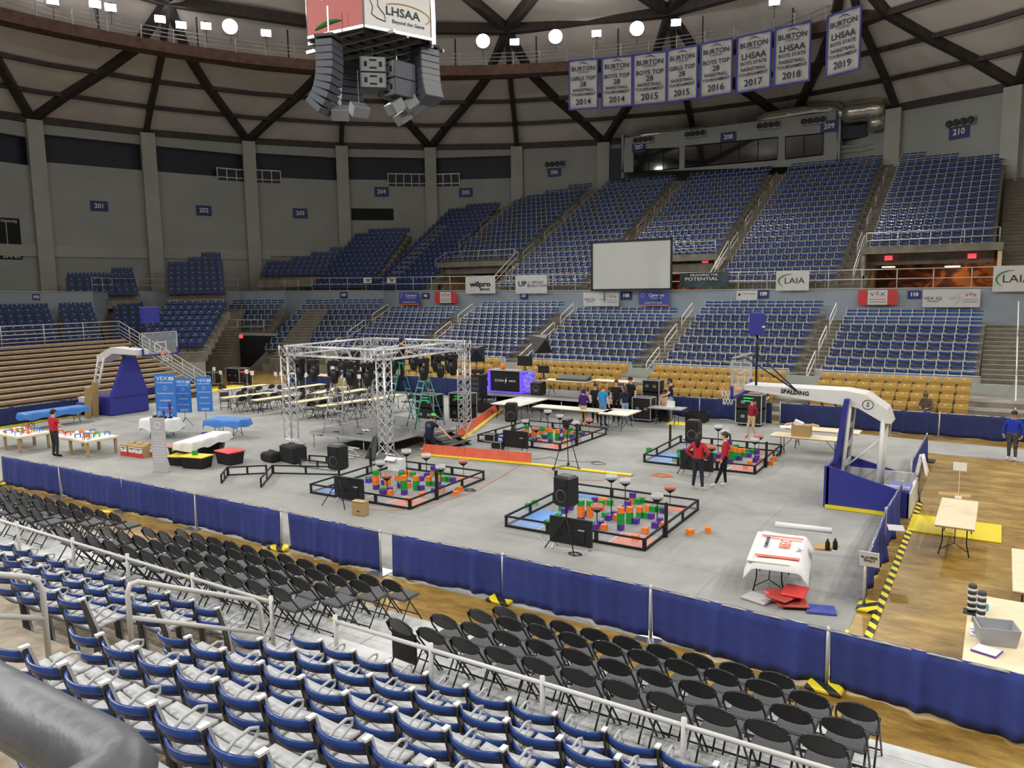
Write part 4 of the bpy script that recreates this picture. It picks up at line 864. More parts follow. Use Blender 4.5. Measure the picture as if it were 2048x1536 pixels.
for x0, y0, x1, y1, x2, y2, x3, y3, l1, l2, yr, lab in HB:
    A = np.array((*G(x0, y0, 24.4), 24.4)); B = np.array((*G(x1, y1, 24.4), 24.4)); c = (A+B)/2; d = B-A; w = math.hypot(d[0], d[1]); ph = math.atan2(d[1], d[0])
    zb = HT((x2+x3)/2, (y2+y3)/2, c); h = 24.4-zb
    t = thing('tournament_banner', 'white hanging '+lab, 'banner', tuple(c), ph, 'hanging tournament banners')
    MB().sheet(lambda a, b: (w*(a-.5), .03*math.sin(a*17), -h*b), 16, 8, 'banner_white', th=(0, .02, 0)).build('cloth', t)
    for a, b, c_, d_ in ((-w/2, -h/2, .12, h), (w/2, -h/2, .12, h)): MB().box((a, -.0, b), (c_, .08, d_+.1), 'banner_blue').build('border', t)
    for b in (0, -h): MB().box((0, -.0, b), (w, .1, .12), 'banner_blue').build('border', t)
    MB().tube([(-w/2, .05, .0), (-w/2, .05, .5)], .02, 'steel', n=4).build('hanger', t); MB().tube([(w/2, .05, .0), (w/2, .05, .5)], .02, 'steel', n=4).build('hanger', t)
    y_ = -.07; k = w/2.3
    MB().tube([(k*(-.35+.8*q/10), y_, -h*.12+k*.22*math.sin(PI*min(1, .15+.8*q/10))) for q in range(11)], [.01+.02*math.sin(PI*q/10) for q in range(11)], 'letter_navy', n=4).build('arc_mark', t)
    text('BURTON', k*.47, 'letter_navy', t, (0, y_, -h*.185), bold=.006); text('COMPLEX', k*.16, 'letter_navy', t, (0, y_, -h*.255), sx=1.3)
    if l1 == 'LHSAA': text('LHSAA', k*.56, 'letter_navy', t, (0, y_, -h*.385), bold=.008); text('BOYS STATE', k*.32, 'letter_navy', t, (0, y_, -h*.505), bold=.004)
    else: text(l1, k*.42, 'letter_navy', t, (0, y_, -h*.38), bold=.006); text(l2, k*.52, 'letter_navy', t, (0, y_, -h*.50), bold=.006)
    text('BASKETBALL', k*.30, 'letter_navy', t, (0, y_, -h*.615), bold=.004); text('TOURNAMENT', k*.29, 'letter_navy', t, (0, y_, -h*.705), bold=.004)
    text(yr, k*.62, 'letter_navy', t, (0, y_, -h*.86), bold=.008)
# ---- centre-hung scoreboard and its loudspeakers
SBZ = 15.0
nr = np.array(G(728, 52, SBZ)); lf = np.array(G(617, 76, SBZ)); rg = np.array(G(861, 79, SBZ))
ct = lf+rg-nr; HX = [lf, nr, rg, 2*ct-lf, 2*ct-nr, 2*ct-rg]
sb = thing('scoreboard', 'centre-hung scoreboard box with red and white advertising sides', 'scoreboard', (*ct, SBZ), 0); H_ = 3.4
mk('board_red', s2l(178,72,62), .45); mk('board_white', (.78,.78,.76), .4)
for k in range(6):
    a, b = HX[k]-ct, HX[(k+1) % 6]-ct; c = (a+b)/2; L_ = np.linalg.norm(b-a); rz = math.atan2(b[1]-a[1], b[0]-a[0]); R = Matrix.Rotation(rz, 3, 'Z')
    MB().box((c[0], c[1], H_/2), (L_, .08, H_), 'board_red' if k % 2 == 0 else 'board_white', R=R).build('red_side' if k % 2 == 0 else 'white_side', sb)
    MB().box((c[0], c[1], 0), (L_, .1, .1), 'steel', R=R).build('bottom_trim', sb); MB().tube([(a[0], a[1], -.05), (a[0], a[1], H_)], .05, 'steel', n=6).build('corner_trim', sb)
    n_ = np.array((b[1]-a[1], -(b[0]-a[0])))/L_; e_ = (b-a)/L_
    def on(x, z, o=.055): return (c[0]+e_[0]*x+n_[0]*o, c[1]+e_[1]*x+n_[1]*o, z)
    if k == 0:
        text('BURTON', .72, 'letter_white', sb, on(.08, 1.75), rot=(PI/2, 0, rz), bold=.012, sx=.95); text('COMPLEX', .26, 'letter_white', sb, on(.1, 1.22), rot=(PI/2, 0, rz), sx=1.25)
        MB().tube([on(x, .12+.25*math.sin((x+1.1)*1.5), .06) for x in [-.9+.15*q for q in range(9)]], [.02, .05, .07, .08, .08, .07, .06, .04, .02], 'laia_green', n=5).build('leaf_mark', sb)
    if k == 1:
        text('LHSAA', .40, 'black', sb, on(.18, .66), rot=(PI/2, 0, rz), sx=1.15, bold=.006); text('Beyond the Game', .18, 'letter_navy', sb, on(.4, .34), rot=(PI/2, 0, rz))
        MB().tube([on(.28+1.0*math.cos(t_), .66+.32*math.sin(t_), .06) for t_ in [2.4-.2*q for q in range(16)]], .018, 'gold', n=4).build('oval_mark', sb)
        MB().tube([on(x, z, .06) for x, z in ((-1.15, 1.0), (-.8, 1.0), (-.8, .75), (-.55, .5), (-.52, .28), (-.85, .34), (-1.05, .44), (-1.0, .7))], .015, 'black', n=4, closed=True).build('outline_mark', sb)
        MB().lathe([(.28, 0), (.3, .05), (.12, .2), (.1, .3)], 'vex_red', n=16, c=on(.1, 1.4, .05)).build('emblem', sb); MB().box(on(.1, 1.9, .06), (.9, .03, .35), 'vex_red', R=R).build('emblem', sb)
MB().add([(*(h-ct)*.97, .3) for h in HX], [(5, 4, 3, 2, 1, 0)], 'dark_grey').build('underside', sb)
for q in range(7): y_ = -2.1+.7*q; w_ = 2.6 if abs(y_) < 1.5 else 1.6; MB().box((0, y_, -.05), (w_*1.7, .09, .12), 'steel').build('truss_bar', sb); MB().box((y_*.9, 0, .05), (.08, w_*1.5, .1), 'rib').build('truss_bar', sb)
MB().tube([(0, 0, H_), (0, 0, 19)], .08, 'rib', n=6).build('hanger', sb)
def line_array(label, px, ytop, ybot, dist, face, n=9, w=.9, curve=.10, tag_=''):
    """a J-shaped column of loudspeaker boxes; face = direction the fronts look"""
    d = ray(px, ytop); s_ = dist/math.hypot(d[0], d[1]); x, y, z = d[0]*s_, d[1]*s_, EYE+d[2]*s_
    d2 = ray(px, ybot); zb = EYE+d2[2]*dist/math.hypot(d2[0], d2[1]); H2 = z-zb; bh = H2/(n*.93)
    t = thing('line_array', label, 'loudspeaker', (x, y, z), face, 'loudspeaker columns under the scoreboard'); p = Vector((0, 0, 0)); ang = 0
    for k in range(n):
        R = Matrix.Rotation(-ang, 3, 'Y'); c = p+R @ Vector((0, 0, -bh/2))
        mb = MB().box(c, (.62, w, bh*.97), mk('speaker_shell', (.07,.08,.10), .5) if 'speaker_shell' not in MT else 'speaker_shell', R=R, bev=.02); mb.box(c+R @ Vector((.32, 0, 0)), (.02, w*.9, bh*.85), mk('speaker_mesh', (.20,.21,.22), .5) if 'speaker_mesh' not in MT else 'speaker_mesh', R=R); mb.build('cabinet', t)
        p = p+R @ Vector((0, 0, -bh)); ang += curve*(k/n)*1.6
    MB().box((0, 0, .12), (.7, w, .1), 'rib').build('rigging_frame', t); MB().tube([(0, 0, .1), (0, 0, 1.2)], .03, 'steel', n=5).build('chain', t)

D0 = math.hypot(*ct)
def face_cam(dx): return dx
line_array('curved speaker column hanging left under the scoreboard', 658, 84, 215, D0-2.3, math.radians(200), n=10, curve=.13)
line_array('curved speaker column behind the left one, facing away', 700, 112, 205, D0+1.6, math.radians(150), n=8, curve=.1)
line_array('curved speaker column hanging right under the scoreboard', 850, 100, 200, D0-.4, math.radians(-15), n=8, curve=.10)
line_array('curved speaker column at far side under the scoreboard', 812, 120, 225, D0+2.2, math.radians(60), n=8, curve=.14)
def sub_box(label, x, y0, y1, dist, face, n):
    d = ray(x, y0); s_ = dist/math.hypot(d[0], d[1]); p = (d[0]*s_, d[1]*s_, EYE+d[2]*s_); zb = EYE+ray(x, y1)[2]*dist/math.hypot(*ray(x, y1)[:2]); h = (p[2]-zb)/n
    t = thing('sub_array', label, 'loudspeaker', p, face, 'square speaker stacks under the scoreboard')
    for k in range(n):
        c = MB().box((0, 0, -h*(k+.5)), (.95, 1.0, h*.97), 'speaker_shell', bev=.02).build('cabinet', t)
        f = MB().box((0, -.51, -h*(k+.5)), (.86, .02, h*.88), mk('speaker_face', (.22,.23,.24), .5) if 'speaker_face' not in MT else 'speaker_face')
        for (cx, cz, w, hh) in ((-.27, 0, .11, .36), (.27, 0, .11, .36), (0, .24, .26, .13), (0, -.24, .26, .13)): f.box((cx, -.525, -h*(k+.5)+cz*h), (w, .01, hh*h*.9), 'matte_black', bev=.004)
        f.build('front_panel', t)
    MB().tube([(0, 0, 0), (0, 0, 1.0)], .03, 'steel', n=5).build('chain', t)
sub_box('pair of square speaker cabinets facing left under the scoreboard', 745, 120, 183, D0-1.0, .75, 2); sub_box('pair of square speaker cabinets facing right under the scoreboard', 793, 128, 198, D0-.8, -.15, 2)
def small_spk(label, x, y, dist, rz):
    d = ray(x, y); s_ = dist/math.hypot(d[0], d[1]); t = thing('ceiling_speaker', label, 'loudspeaker', (d[0]*s_, d[1]*s_, EYE+d[2]*s_), rz, 'small grey boxes below the speaker columns'); R = Matrix.Rotation(.6, 3, 'X'); MB().box((0, 0, 0), (.62, .5, .42), 'speaker_mesh', R=R, bev=.02).build('cabinet', t); MB().tube([(0, 0, .1), (0, 0, 1.4)], .015, 'steel', n=4).build('cable', t)
for l, x, y, dd, rz in (('leftmost small box speaker', 680, 226, -1.8, .8), ('small box speaker right of the leftmost', 718, 220, -1.2, 1.2), ('pale box speaker under the right cabinets', 790, 214, -1, -.3), ('tilted box speaker at right', 822, 207, -.6, -.8), ('lowest box speaker', 806, 235, .2, -.5)): small_spk(l+' under the scoreboard', x, y, D0+dd, rz)
# ================================================================ DRAPE BARRIERS
def at(x, y, z=0.0): g_ = G(x, y, z); return (g_[0], g_[1], z)
def barrier(label, P0, P1, m='drape', h=.91, base='plate', gap0=0.0, gap1=0.0, grp=None, sag=0.0, last=False):
    d = (P1[0]-P0[0], P1[1]-P0[1]); L = math.hypot(*d); rz = math.atan2(d[1], d[0]); t = thing('drape_barrier', label, 'barrier', (P0[0], P0[1], 0), rz, grp)
    ph = random.uniform(0, 9); b1, b2 = random.uniform(.25, .45)*L, random.uniform(.6, .85)*L
    def f(a, b):
        x = gap0+(L-gap0-gap1)*a; z = h*(1-b)+.03*b+ .02*math.sin(5*x+ph)*b
        bunch = .06*math.exp(-((x-b1)/.09)**2)+.08*math.exp(-((x-b2)/.11)**2)
        return (x, (.014*math.sin(9*x+ph)+.012*math.sin(23*x+ph*2))*(.35+.65*b)-bunch*(.3+b)+.05*b*math.sin(1.7*x+ph), z)
    MB().sheet(f, 90, 6, m, th=(0, .012, 0)).build('curtain', t)
    MB().tube([(0, .01, h-.02), (L, .01, h-.02)], .02, 'rail_grey', n=8).build('top_rail', t)
    for x in ((0, L) if last else (0,)):
        MB().tube([(x, .02, 0), (x, .02, h+.03)], .025, 'rail_grey', n=8).build('post', t)
        if base == 'plate': MB().box((x, 0, .012), (.42, .42, .02), 'steel').build('base_plate', t)
        elif base == 'hazard': MB().box((x, -.05, .04), (.5, .34, .07), 'hazard', bev=.02).build('rubber_base', t)
        elif base == 'black': MB().box((x, -.05, .02), (.5, .4, .03), 'black').build('base_plate', t)
    return t
NT = [(-26.3, 11.40), (-23.13, 11.51), (-19.98, 11.55), (-16.85, 11.58), (-13.75, 11.62), (-10.72, 11.60), (-7.72, 11.68), (-4.72, 11.60), (-1.9, 11.40), (1.0, 11.22)]
nb = ['farthest span at the frame edge', 'second span from far end', 'third span from far end', 'fourth span from far end', 'span with wide gap at its far post', 'span behind the empty riser gap', 'span starting at striped base near the riser gap', 'span between plate base and striped base posts', 'nearest span, in front of the laden table']
for i in range(9):
    barrier('blue cloth drape barrier on pipe posts, '+nb[i], NT[i], NT[i+1], base='hazard' if i in (0, 4, 6, 8) else 'plate', gap0=.25 if i in (4,) else .34 if i == 5 else .03, gap1=.03, grp='near side drape barriers', last=(i == 8))
SD = [(-1.85, 14.74), (-1.95, 18.42), (-1.9, 21.2)]
barrier('blue side drape barrier nearest the camera, with paper sign post', SD[0], SD[1], base='hazard', grp='side drape barriers'); barrier('blue side drape barrier running to the right basketball stand', SD[1], SD[2], base='none', grp='side drape barriers', last=True)
barrier('blue side drape barrier beyond the right basketball stand', (-1.95, 24.0), (-1.9, 28.4), base='black', grp='side drape barriers', last=True)
t = thing('paper_sign', 'white paper notice taped to the post of the side drape', 'notice', (-1.8, 14.66, .95)); MB().box((0, 0, 0), (.33, .012, .32), 'paper', R=Matrix.Rotation(.35, 3, 'X')).build('sheet', t); text('PLAYERS\nONLY', .07, 'black', t, (0, -.012, 0), rot=(PI/2+.35, 0, 0))
for i, (a, b, l, bs) in enumerate([(-16.2, -13.6, 'behind the black bin', 'black'), (-13.6, -11.25, 'left of the tall road case', 'black'), (-11.25, -8.1, 'behind the tall road case', 'none'), (-7.75, -5.0, 'behind the cardboard box table', 'plate'), (-4.95, -3.6, 'beside the basketball arm', 'plate'), (-3.5, -1.9, 'below the seated person in brown', 'plate'), (-1.85, 3.2, 'at the right end under the gold seats', 'plate')]):
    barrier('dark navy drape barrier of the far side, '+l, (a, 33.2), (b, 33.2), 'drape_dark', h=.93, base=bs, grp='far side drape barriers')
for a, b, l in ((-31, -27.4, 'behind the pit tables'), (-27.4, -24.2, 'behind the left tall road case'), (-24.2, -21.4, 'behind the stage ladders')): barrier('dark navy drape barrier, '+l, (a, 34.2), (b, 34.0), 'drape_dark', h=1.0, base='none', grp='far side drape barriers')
LD = [(-37.35, 9), (-37.6, 15.2), (-37.75, 21.6)]
for a, b, l in (((-38.0, 8), (-37.95, 14.5), 'at far left edge'), ((-37.95, 14.5), (-37.95, 20.6), 'behind the long blue table'), ((-38.35, 22.4), (-39.2, 25.4), 'behind the tall blue banners'), ((-39.2, 25.4), (-40.8, 29.3), 'at the foot of the sloping bleacher railing')): barrier('navy drape at the foot of the bleachers, '+l, a, b, 'drape_dark', h=.86, base='none', grp='drapes along the bleachers')
# ================================================================ GAME FIELDS
def make_cube(col):
    o = MB(); m = 'cube_'+col; s = .14; b = .016
    o.box((0, 0, s/2), (s-.014, s-.014, s-.014), m)
    for x in (-1, 1):
        for y in (-1, 1):
            o.box((x*(s/2-b/2), y*(s/2-b/2), s/2), (b, b, s), m, bev=.003); o.box((0, x*(s/2-b/2), s/2+y*(s/2-b/2)), (s, b, b), m, bev=.003); o.box((x*(s/2-b/2), 0, s/2+y*(s/2-b/2)), (b, s, b), m, bev=.003)
    for R, c in ((0, (0, -s/2+.006, s/2)), (0, (0, s/2-.006, s/2)), (1, (s/2-.006, 0, s/2)), (1, (-s/2+.006, 0, s/2)), (2, (0, 0, s-.006))):
        for sg in (-1, 1):
            M_ = Matrix.Rotation(sg*PI/4, 3, 'Y') if R == 0 else Matrix.Rotation(sg*PI/4, 3, 'X') if R == 1 else Matrix.Rotation(sg*PI/4, 3, 'Z')
            d = (.15, .008, .018) if R == 0 else (.008, .15, .018) if R == 1 else (.15, .018, .008)
            o.box(c, d, m, R=M_)
    r = o.build('game_cube'); r['category'] = 'cube'; return r
CUBE = {c: Kind(lambda c=c: make_cube(c)) for c in ('orange', 'green', 'purple')}
CN = {'O': 'orange', 'G': 'green', 'P': 'purple'}
F1C = (-8.32, 17.37)
def toF(x, y, z=0.0, o=(1000, 930), k=.21484): g_ = G(o[0]+x*k, o[1]+y*k, z); return (g_[0], g_[1])
ST = [((752, 518), 'POOG'), ((838, 468), 'OOG'), ((1120, 590), 'PGGO'), ((1205, 530), 'GGO'), ((1300, 475), 'GO')]
SI = 'G580,410 P603,435 P655,403 G545,483 G440,545 P795,460 O890,395 P888,335 O937,335 O975,345 O945,410 G1028,360 G980,475 P1008,500 P1060,465 O1085,495 P1165,415 P1192,372 O1240,340 G1285,350 G1320,340 O1378,410 G1430,420 G1480,420 P1530,435 G1345,475 P1396,485 P1258,532 P930,555 P880,585 O965,590 G850,560 P1487,530 P1440,572 O1522,568 O1345,622 O1255,690'.split()
LAY = []
for (x, y), s_ in ST:
    p = toF(x, y, .07)
    for k, c in enumerate(s_): LAY.append((c, p[0]-F1C[0], p[1]-F1C[1], k))
for s_ in SI:
    x, y = map(float, s_[1:].split(',')); p = toF(x, y, .07); LAY.append((s_[0], p[0]-F1C[0], p[1]-F1C[1], 0))
LAY.append(('G', *[a-b for a, b in zip(toF(937, 365, .21), F1C)], 1)); LAY.append(('P', *[a-b for a, b in zip(toF(1283, 290, .21), F1C)], 1))
# keep cubes from standing in one another
out_ = []
for c, x, y, k in LAY:
    x, y = max(-1.62, min(1.62, x)), max(-1.62, min(1.62, y))
    if k == 0:
        for _ in range(12):
            mv = False
            for c2, x2, y2, k2 in out_:
                if k2 == 0 and abs(x-x2) < .146 and abs(y-y2) < .146:
                    dx, dy = x-x2, y-y2
                    if abs(dx) > abs(dy): x = x2+math.copysign(.148, dx or 1)
                    else: y = y2+math.copysign(.148, dy or 1)
                    mv = True
            if not mv: break
    else:
        lo = [(abs(x-x2)+abs(y-y2), x2, y2) for c2, x2, y2, k2 in out_ if k2 == k-1]; d_, x, y = min(lo)
    out_.append((c, x, y, k))
LAY = out_
TW = [((1037, 470), .98, 'cup'), ((1170, 372), .63, 'cup'), ((1587, 385), .48, 'cup_red'), ((1462, 535), .63, 'cup'), ((900, 578), .48, 'cup_red'), ((690, 400), .48, 'cup')]
TWL = [(*[a-b for a, b in zip(toF(*p), F1C)], h, m) for p, h, m in TW]
def make_field():
    t = thing('robotics_field', '', 'game field'); S = 1.83; H = .29
    mb = MB().box((0, 0, .008), (3.6, 3.6, .016), 'tile_grey'); mb.build('floor_tiles', t)
    for sx, m in ((1, 'tile_red'), (-1, 'tile_blue')):
        b = MB(); b.box((sx*1.35, -1.35, .018), (.85, .85, .004), m) if sx > 0 else b.box((sx*1.4, -.95, .018), (.75, 1.6, .004), m); b.box((sx*1.3, 1.6, .018), (.6, .3, .004), m); b.build('coloured_zone', t)
    ln = MB(); ln.box((.0, 0, .0175), (.03, 3.55, .003), 'tile_white'); ln.box((.9, -1.35, .0215), (.03, .9, .003), 'tile_white'); ln.box((1.35, -.9, .0215), (.9, .03, .003), 'tile_white'); ln.box((-1.0, -.95, .0215), (.03, 1.6, .003), 'tile_white'); ln.build('tape_line', t)
    for q in range(4):
        R = Matrix.Rotation(PI/2*q, 3, 'Z'); mb = MB()
        def bx(c, d, m): mb.box(R @ Vector(c), d, m, R=R)
        bx((0, -S, H-.02), (2*S+.04, .045, .04), 'matte_black'); bx((0, -S, .03), (2*S+.04, .045, .06), 'matte_black')
        for x in (-S+.02, -.64, .64, S-.02): bx((x, -S, H/2), (.09 if abs(x) < 1 else .06, .05, H-.02), 'matte_black')
        mb.build('perimeter_frame', t)
        mb = MB(); mb.box(R @ Vector((0, -S, H/2)), (2*S-.1, .006, H-.1), 'poly', R=R); mb.build('clear_panel', t)
    for x, y, h, m in TWL:
        mb = MB().tube([(x, y, .0), (x, y, h-.1)], .013, 'matte_black', n=6)
        mb.lathe([(.04, h-.12), (.15, h-.03), (.15, h-.02), (.03, h-.1)], 'matte_black', n=14, c=(x, y, 0)); g = mb.build('goal_tower', t)
        c = MB().lathe([(.15, h-.02), (.155, h+.09), (.148, h+.09), (.143, h-.02)], m, n=16, c=(x, y, 0)); c.build('cup', g)
    for x, y in ((S+.02, -.7), (-S-.02, -.9 if False else .9)):
        mb = MB().box((x+(.05 if x > 0 else -.05), y, .42), (.07, .06, .84), 'matte_black', bev=.01); mb.build('side_pole', t)
    return t
K_F = Kind(make_field)
FLD = [('nearest robotics field, with black speaker before it', -8.32, 17.37, .01, 'the nearest field'), ('robotics field behind the cardboard box beside the white truss', -15.06, 17.27, .03, 'the field beside the cardboard box'), ('farthest robotics field behind the camera tripod', -15.04, 25.83, -.02, 'the field behind the camera tripod'), ('robotics field behind the two women in red', -8.13, 25.61, .02, 'the field behind the two women')]
for lab, x, y, rz, nm in FLD:
    K_F.put((x, y, .013), rz, 'black framed square '+lab, 'robotics fields on the carpet')
    for c, dx, dy, k in LAY:
        px = x+dx*math.cos(rz)-dy*math.sin(rz); py = y+dx*math.sin(rz)+dy*math.cos(rz)
        lv = ['on the floor', 'on one other cube', 'on two stacked cubes', 'topmost of four'][k]
        CUBE[CN[c]].put((px, py, .032+.141*k), rz+random.uniform(-.05, .05)*(k == 0), '%s plastic game cube %s of %s' % (CN[c], lv, nm), '%s cubes %s of %s' % (CN[c], lv, nm))
OUT = [('G', 1000+262*.21484, 930+385*.21484, 'green game cube on carpet left outside the nearest field, the nearer of two'), ('G', 1000+325*.21484, 930+355*.21484, 'green game cube on carpet left outside the nearest field, the farther of two'), ('O', 1380.3, 1065, 'orange game cube on carpet beside the right corner pole of the nearest field'), ('O', 1415.7, 1061, 'orange game cube alone on carpet, farthest right of the nearest field'),
       ('O', 911.5, 987, 'orange game cube outside the field beside the truss, the nearer of two'), ('O', 919.5, 979, 'orange game cube outside the field beside the truss, the farther of two'), ('O', 1541.5, 926, 'orange game cube outside the field behind the women, the nearer of two'), ('O', 1548.5, 918, 'orange game cube outside the field behind the women, the farther of two'), ('G', 1298, 900, 'green game cube left outside the field behind the women'), ('G', 1070, 1004, 'green game cube on carpet by small dark bag, left of the nearest field')]
for c, x, y, lab in OUT[:-1]: p = at(x, y, .07); CUBE[CN[c]].put((p[0], p[1], .013), random.uniform(-.5, .5), lab, 'loose cubes outside the fields')
# ---- tripod loudspeakers and monitors at each field
def make_speaker():
    t = thing('tripod_speaker', '', 'loudspeaker')
    mb = MB(); mb.box((0, 0, 0), (.42, .36, .70), 'black', bev=.05); mb.box((0, -.175, .19), (.30, .03, .18), 'matte_black', bev=.01); mb.build('cabinet', t)
    MB().lathe([(.155, -.175), (.15, -.19), (.10, -.165), (.04, -.155), (.035, -.17), (.001, -.175)], mk('cone_grey', (.12,.12,.125), .35) and 'cone_grey', n=20, c=(0, 0, -.10), axis='y').build('cone', t)
    MB().lathe([(.165, -.172), (.16, -.185), (.148, -.185), (.145, -.172)], 'matte_black', n=20, c=(0, 0, -.10), axis='y').build('rim', t)
    MB().tube([(0, 0, -.33), (0, 0, -1.0)], .02, 'matte_black', n=8).build('pole', t)
    for q in range(3):
        a = PI/2+2*PI*q/3; MB().tube([(0, 0, -.62), (.5*math.cos(a), .5*math.sin(a), -1.36)], .014, 'matte_black', n=6).build('leg', t); MB().tube([(0, 0, -.98), (.28*math.cos(a), .28*math.sin(a), -1.02)], .01, 'matte_black', n=5).build('brace', t)
    return t
K_S = Kind(make_speaker)
for px, py, rz, lab in ((1133, 1100, -.35, 'before the nearest field'), (680, 1012, -.15, 'before the field beside the truss'), (1024, 898, .25, 'before the farthest field'), (1386, 948, -.15, 'behind the two women in red')):
    p = at(px, py); K_S.put((p[0], p[1], 1.38), rz+AX*0+.15, 'black loudspeaker on a black tripod, '+lab, 'tripod loudspeakers by the fields')
def make_monitor():
    t = thing('floor_monitor', '', 'monitor'); mb = MB().box((0, 0, .43), (1.05, .06, .62), 'black', bev=.015); mb.build('housing', t); MB().box((0, -.035, .33), (.7, .03, .3), 'matte_black', bev=.01).build('back_cover', t)
    MB().box((0, .033, .44), (1.0, .004, .57), 'glass_dark').build('screen', t); MB().box((.28, -.053, .5), (.16, .006, .03), 'rail_grey').build('label_plate', t)
    for s in (-1, 1): MB().tube([(s*.42, -.14, 0), (s*.42, 0, .14), (s*.42, .14, 0)], .014, 'steel', n=5).build('foot', t)
    return t
K_M = Kind(make_monitor)
for px, py, rz, lab in ((1140, 1102, .02, 'before the nearest field'), (697, 1008, .03, 'behind the cardboard box'), (1030, 903, .0, 'before the farthest field'), (1392, 950, .02, 'behind the two women in red')):
    p = at(px, py); K_M.put((p[0], p[1]+.05, .013), rz, 'black flat monitor on low feet seen from the back, '+lab, 'monitors on the carpet by the fields')
p = at(715, 1033); t = thing('cardboard_box', 'small tan cardboard box beside a monitor on the carpet', 'box', (p[0], p[1]+.12, .013), .15); MB().box((0, 0, .2), (.40, .2, .38), 'cardboard', bev=.006).build('carton', t); text('BIG', .05, 'black', t, (0, -.103, .12)); MB().box((0, -.1, .39), (.36, .05, .01), 'wood_light').build('flap', t)
for x, y, lab in ((1000, 897, 'open small flight case before the farthest field'),):
    p = at(990, 898); t = thing('flight_case', 'small black flight case with silver edges standing open beside a monitor', 'case', (p[0], p[1], .013), .1)
    for (cx, cz) in ((-.15, .42), (.12, .15)): MB().box((cx, 0, cz), (.42, .3, .28), 'black').build('box', t); MB().box((cx, -.151, cz+.13), (.44, .01, .03), 'alu').build('edge', t); MB().box((cx, -.151, cz-.13), (.44, .01, .03), 'alu').build('edge', t); MB().box((cx-.2, -.151, cz), (.03, .01, .28), 'alu').build('edge', t); MB().box((cx+.2, -.151, cz), (.03, .01, .28), 'alu').build('edge', t)
# ================================================================ BASKETBALL STANDS
def backboard(par, u, cy, z0, w=1.83, h=1.07, d=1):
    """glass board in the plane X = u, ring towards d"""
    MB().box((u, cy, z0+h/2), (.02, w, h), 'glass').build('glass_board', par)
    fr = MB()
    for y in (-w/2, w/2): fr.box((u, cy+y, z0+h/2), (.05, .05, h), 'alu')
    for z in (0, h): fr.box((u, cy, z0+z), (.05, w+.05, .05), 'alu')
    fr.build('board_frame', par); pad = MB()
    pad.box((u, cy, z0-.0), (.07, w+.08, .09), 'hoop_blue', bev=.02)
    for y in (-w/2, w/2): pad.box((u, cy+y, z0+.16), (.07, .08, .34), 'hoop_blue', bev=.02)
    pad.build('edge_padding', par); sq = MB()
    for y in (-.3, .3): sq.box((u+d*.013, cy+y, z0+.37), (.006, .05, .45), 'white')
    for z in (.15, .59): sq.box((u+d*.013, cy, z0+z), (.006, .65, .05), 'white')
    sq.build('target_square', par)
    rx = u+d*.38; MB().tube([(rx+.23*math.cos(a), cy+.23*math.sin(a), z0+.13) for a in [2*PI*q/20 for q in range(20)]], .012, 'orange', n=6, closed=True).build('rim', par)
    MB().box((u+d*.1, cy, z0+.10), (.14, .2, .13), 'orange', bev=.02).build('rim_bracket', par)
    nt_ = MB(); n = 10
    for s in (-1, 1):
        for k in range(n): nt_.tube([(rx+r*math.cos(2*PI*(k+s*o)/n), cy+r*math.sin(2*PI*(k+s*o)/n), z0+.12-z) for r, o, z in ((.225, 0, 0), (.19, .5, .12), (.15, 1, .25), (.13, 1.5, .36), (.14, 2, .45))], .006, 'white', n=4)
    nt_.build('net', par)
cy = 21.45
br = thing('basketball_stand', 'wheeled basketball stand with blue padding, right side of the floor', 'basketball stand', (-3.7, cy, .013))
L = Vector((-3.7, cy, .013))
bb = MB(); bb.prism([(0, 0), (1.95, 0), (1.95, .62), (0, 1.12)], 'y', -.28-.0, -.36, 'hoop_blue'); bb.prism([(0, 0), (1.95, 0), (1.95, .62), (0, 1.12)], 'y', 1.62, 1.54, 'hoop_blue'); bb.box((0, .63, .56), (.12, 1.98, 1.12), 'hoop_blue', bev=.03); bb.box((1.95, .63, .31), (.08, 1.98, .62), 'hoop_white'); bb.box((1.7, .1, .66), (.5, .8, .05), mk('pad_light', (.12,.14,.5), .5) and 'pad_light'); bb.build('base_padding', br)
bb = MB(); bb.box((1, .63, .14), (1.9, 1.8, .12), 'matte_black'); bb.box((1, -.2, .5), (1.9, .06, .5), 'hoop_white'); bb.box((1, 1.5, .5), (1.9, .06, .5), 'hoop_white'); bb.build('base_frame', br)
MB().box((.7, -.4, .05), (1.4, .1, .08), 'yellow').build('floor_strip', br)
for y in (.25, 1.0): MB().tube([(.25, y, .25), (.42, y, 2.72)], .055, 'hoop_white', n=8).build('front_upright', br); MB().tube([(1.15, y, .25), (1.22, y, 2.35)], .06, 'hoop_white', n=8).build('rear_upright', br)
for z in (.6, 1.1, 1.6, 2.1): MB().box((.30+z*.05, .62, z), (.05, .75, .1), 'hoop_white').build('cross_brace', br)
MB().tube([(.35, .3, 1.0), (1.1, .3, 1.75)], .03, 'hoop_white', n=6).build('strut', br)
MB().prism([(.08, 1.1), (.18, 1.1), (.42, 2.85), (.30, 2.85)], 'y', .02, 1.2, 'hoop_blue').build('upright_padding', br)
ar = MB(); ar.prism([(-2.35, 3.06), (-2.35, 2.92), (.3, 2.66), (.6, 2.62), (1.25, 2.26), (1.42, 2.26), (1.30, 2.62), (.78, 2.98), (.3, 3.05)], 'y', .2, 1.05, 'hoop_white'); o = ar.build('arm', br)
text('SPALDING', .16, 'black', br, (-.98, .19, 2.93), rot=(PI/2, .05, 0), bold=.004); MB().tube([(.85+.13*math.cos(a), .19, 2.72+.12*math.sin(a)) for a in [2*PI*q/20 for q in range(20)]], .008, 'black', n=4, closed=True).build('ring_mark', br); text('S', .16, 'black', br, (.85, .19, 2.72), rot=(PI/2, .2, 0))
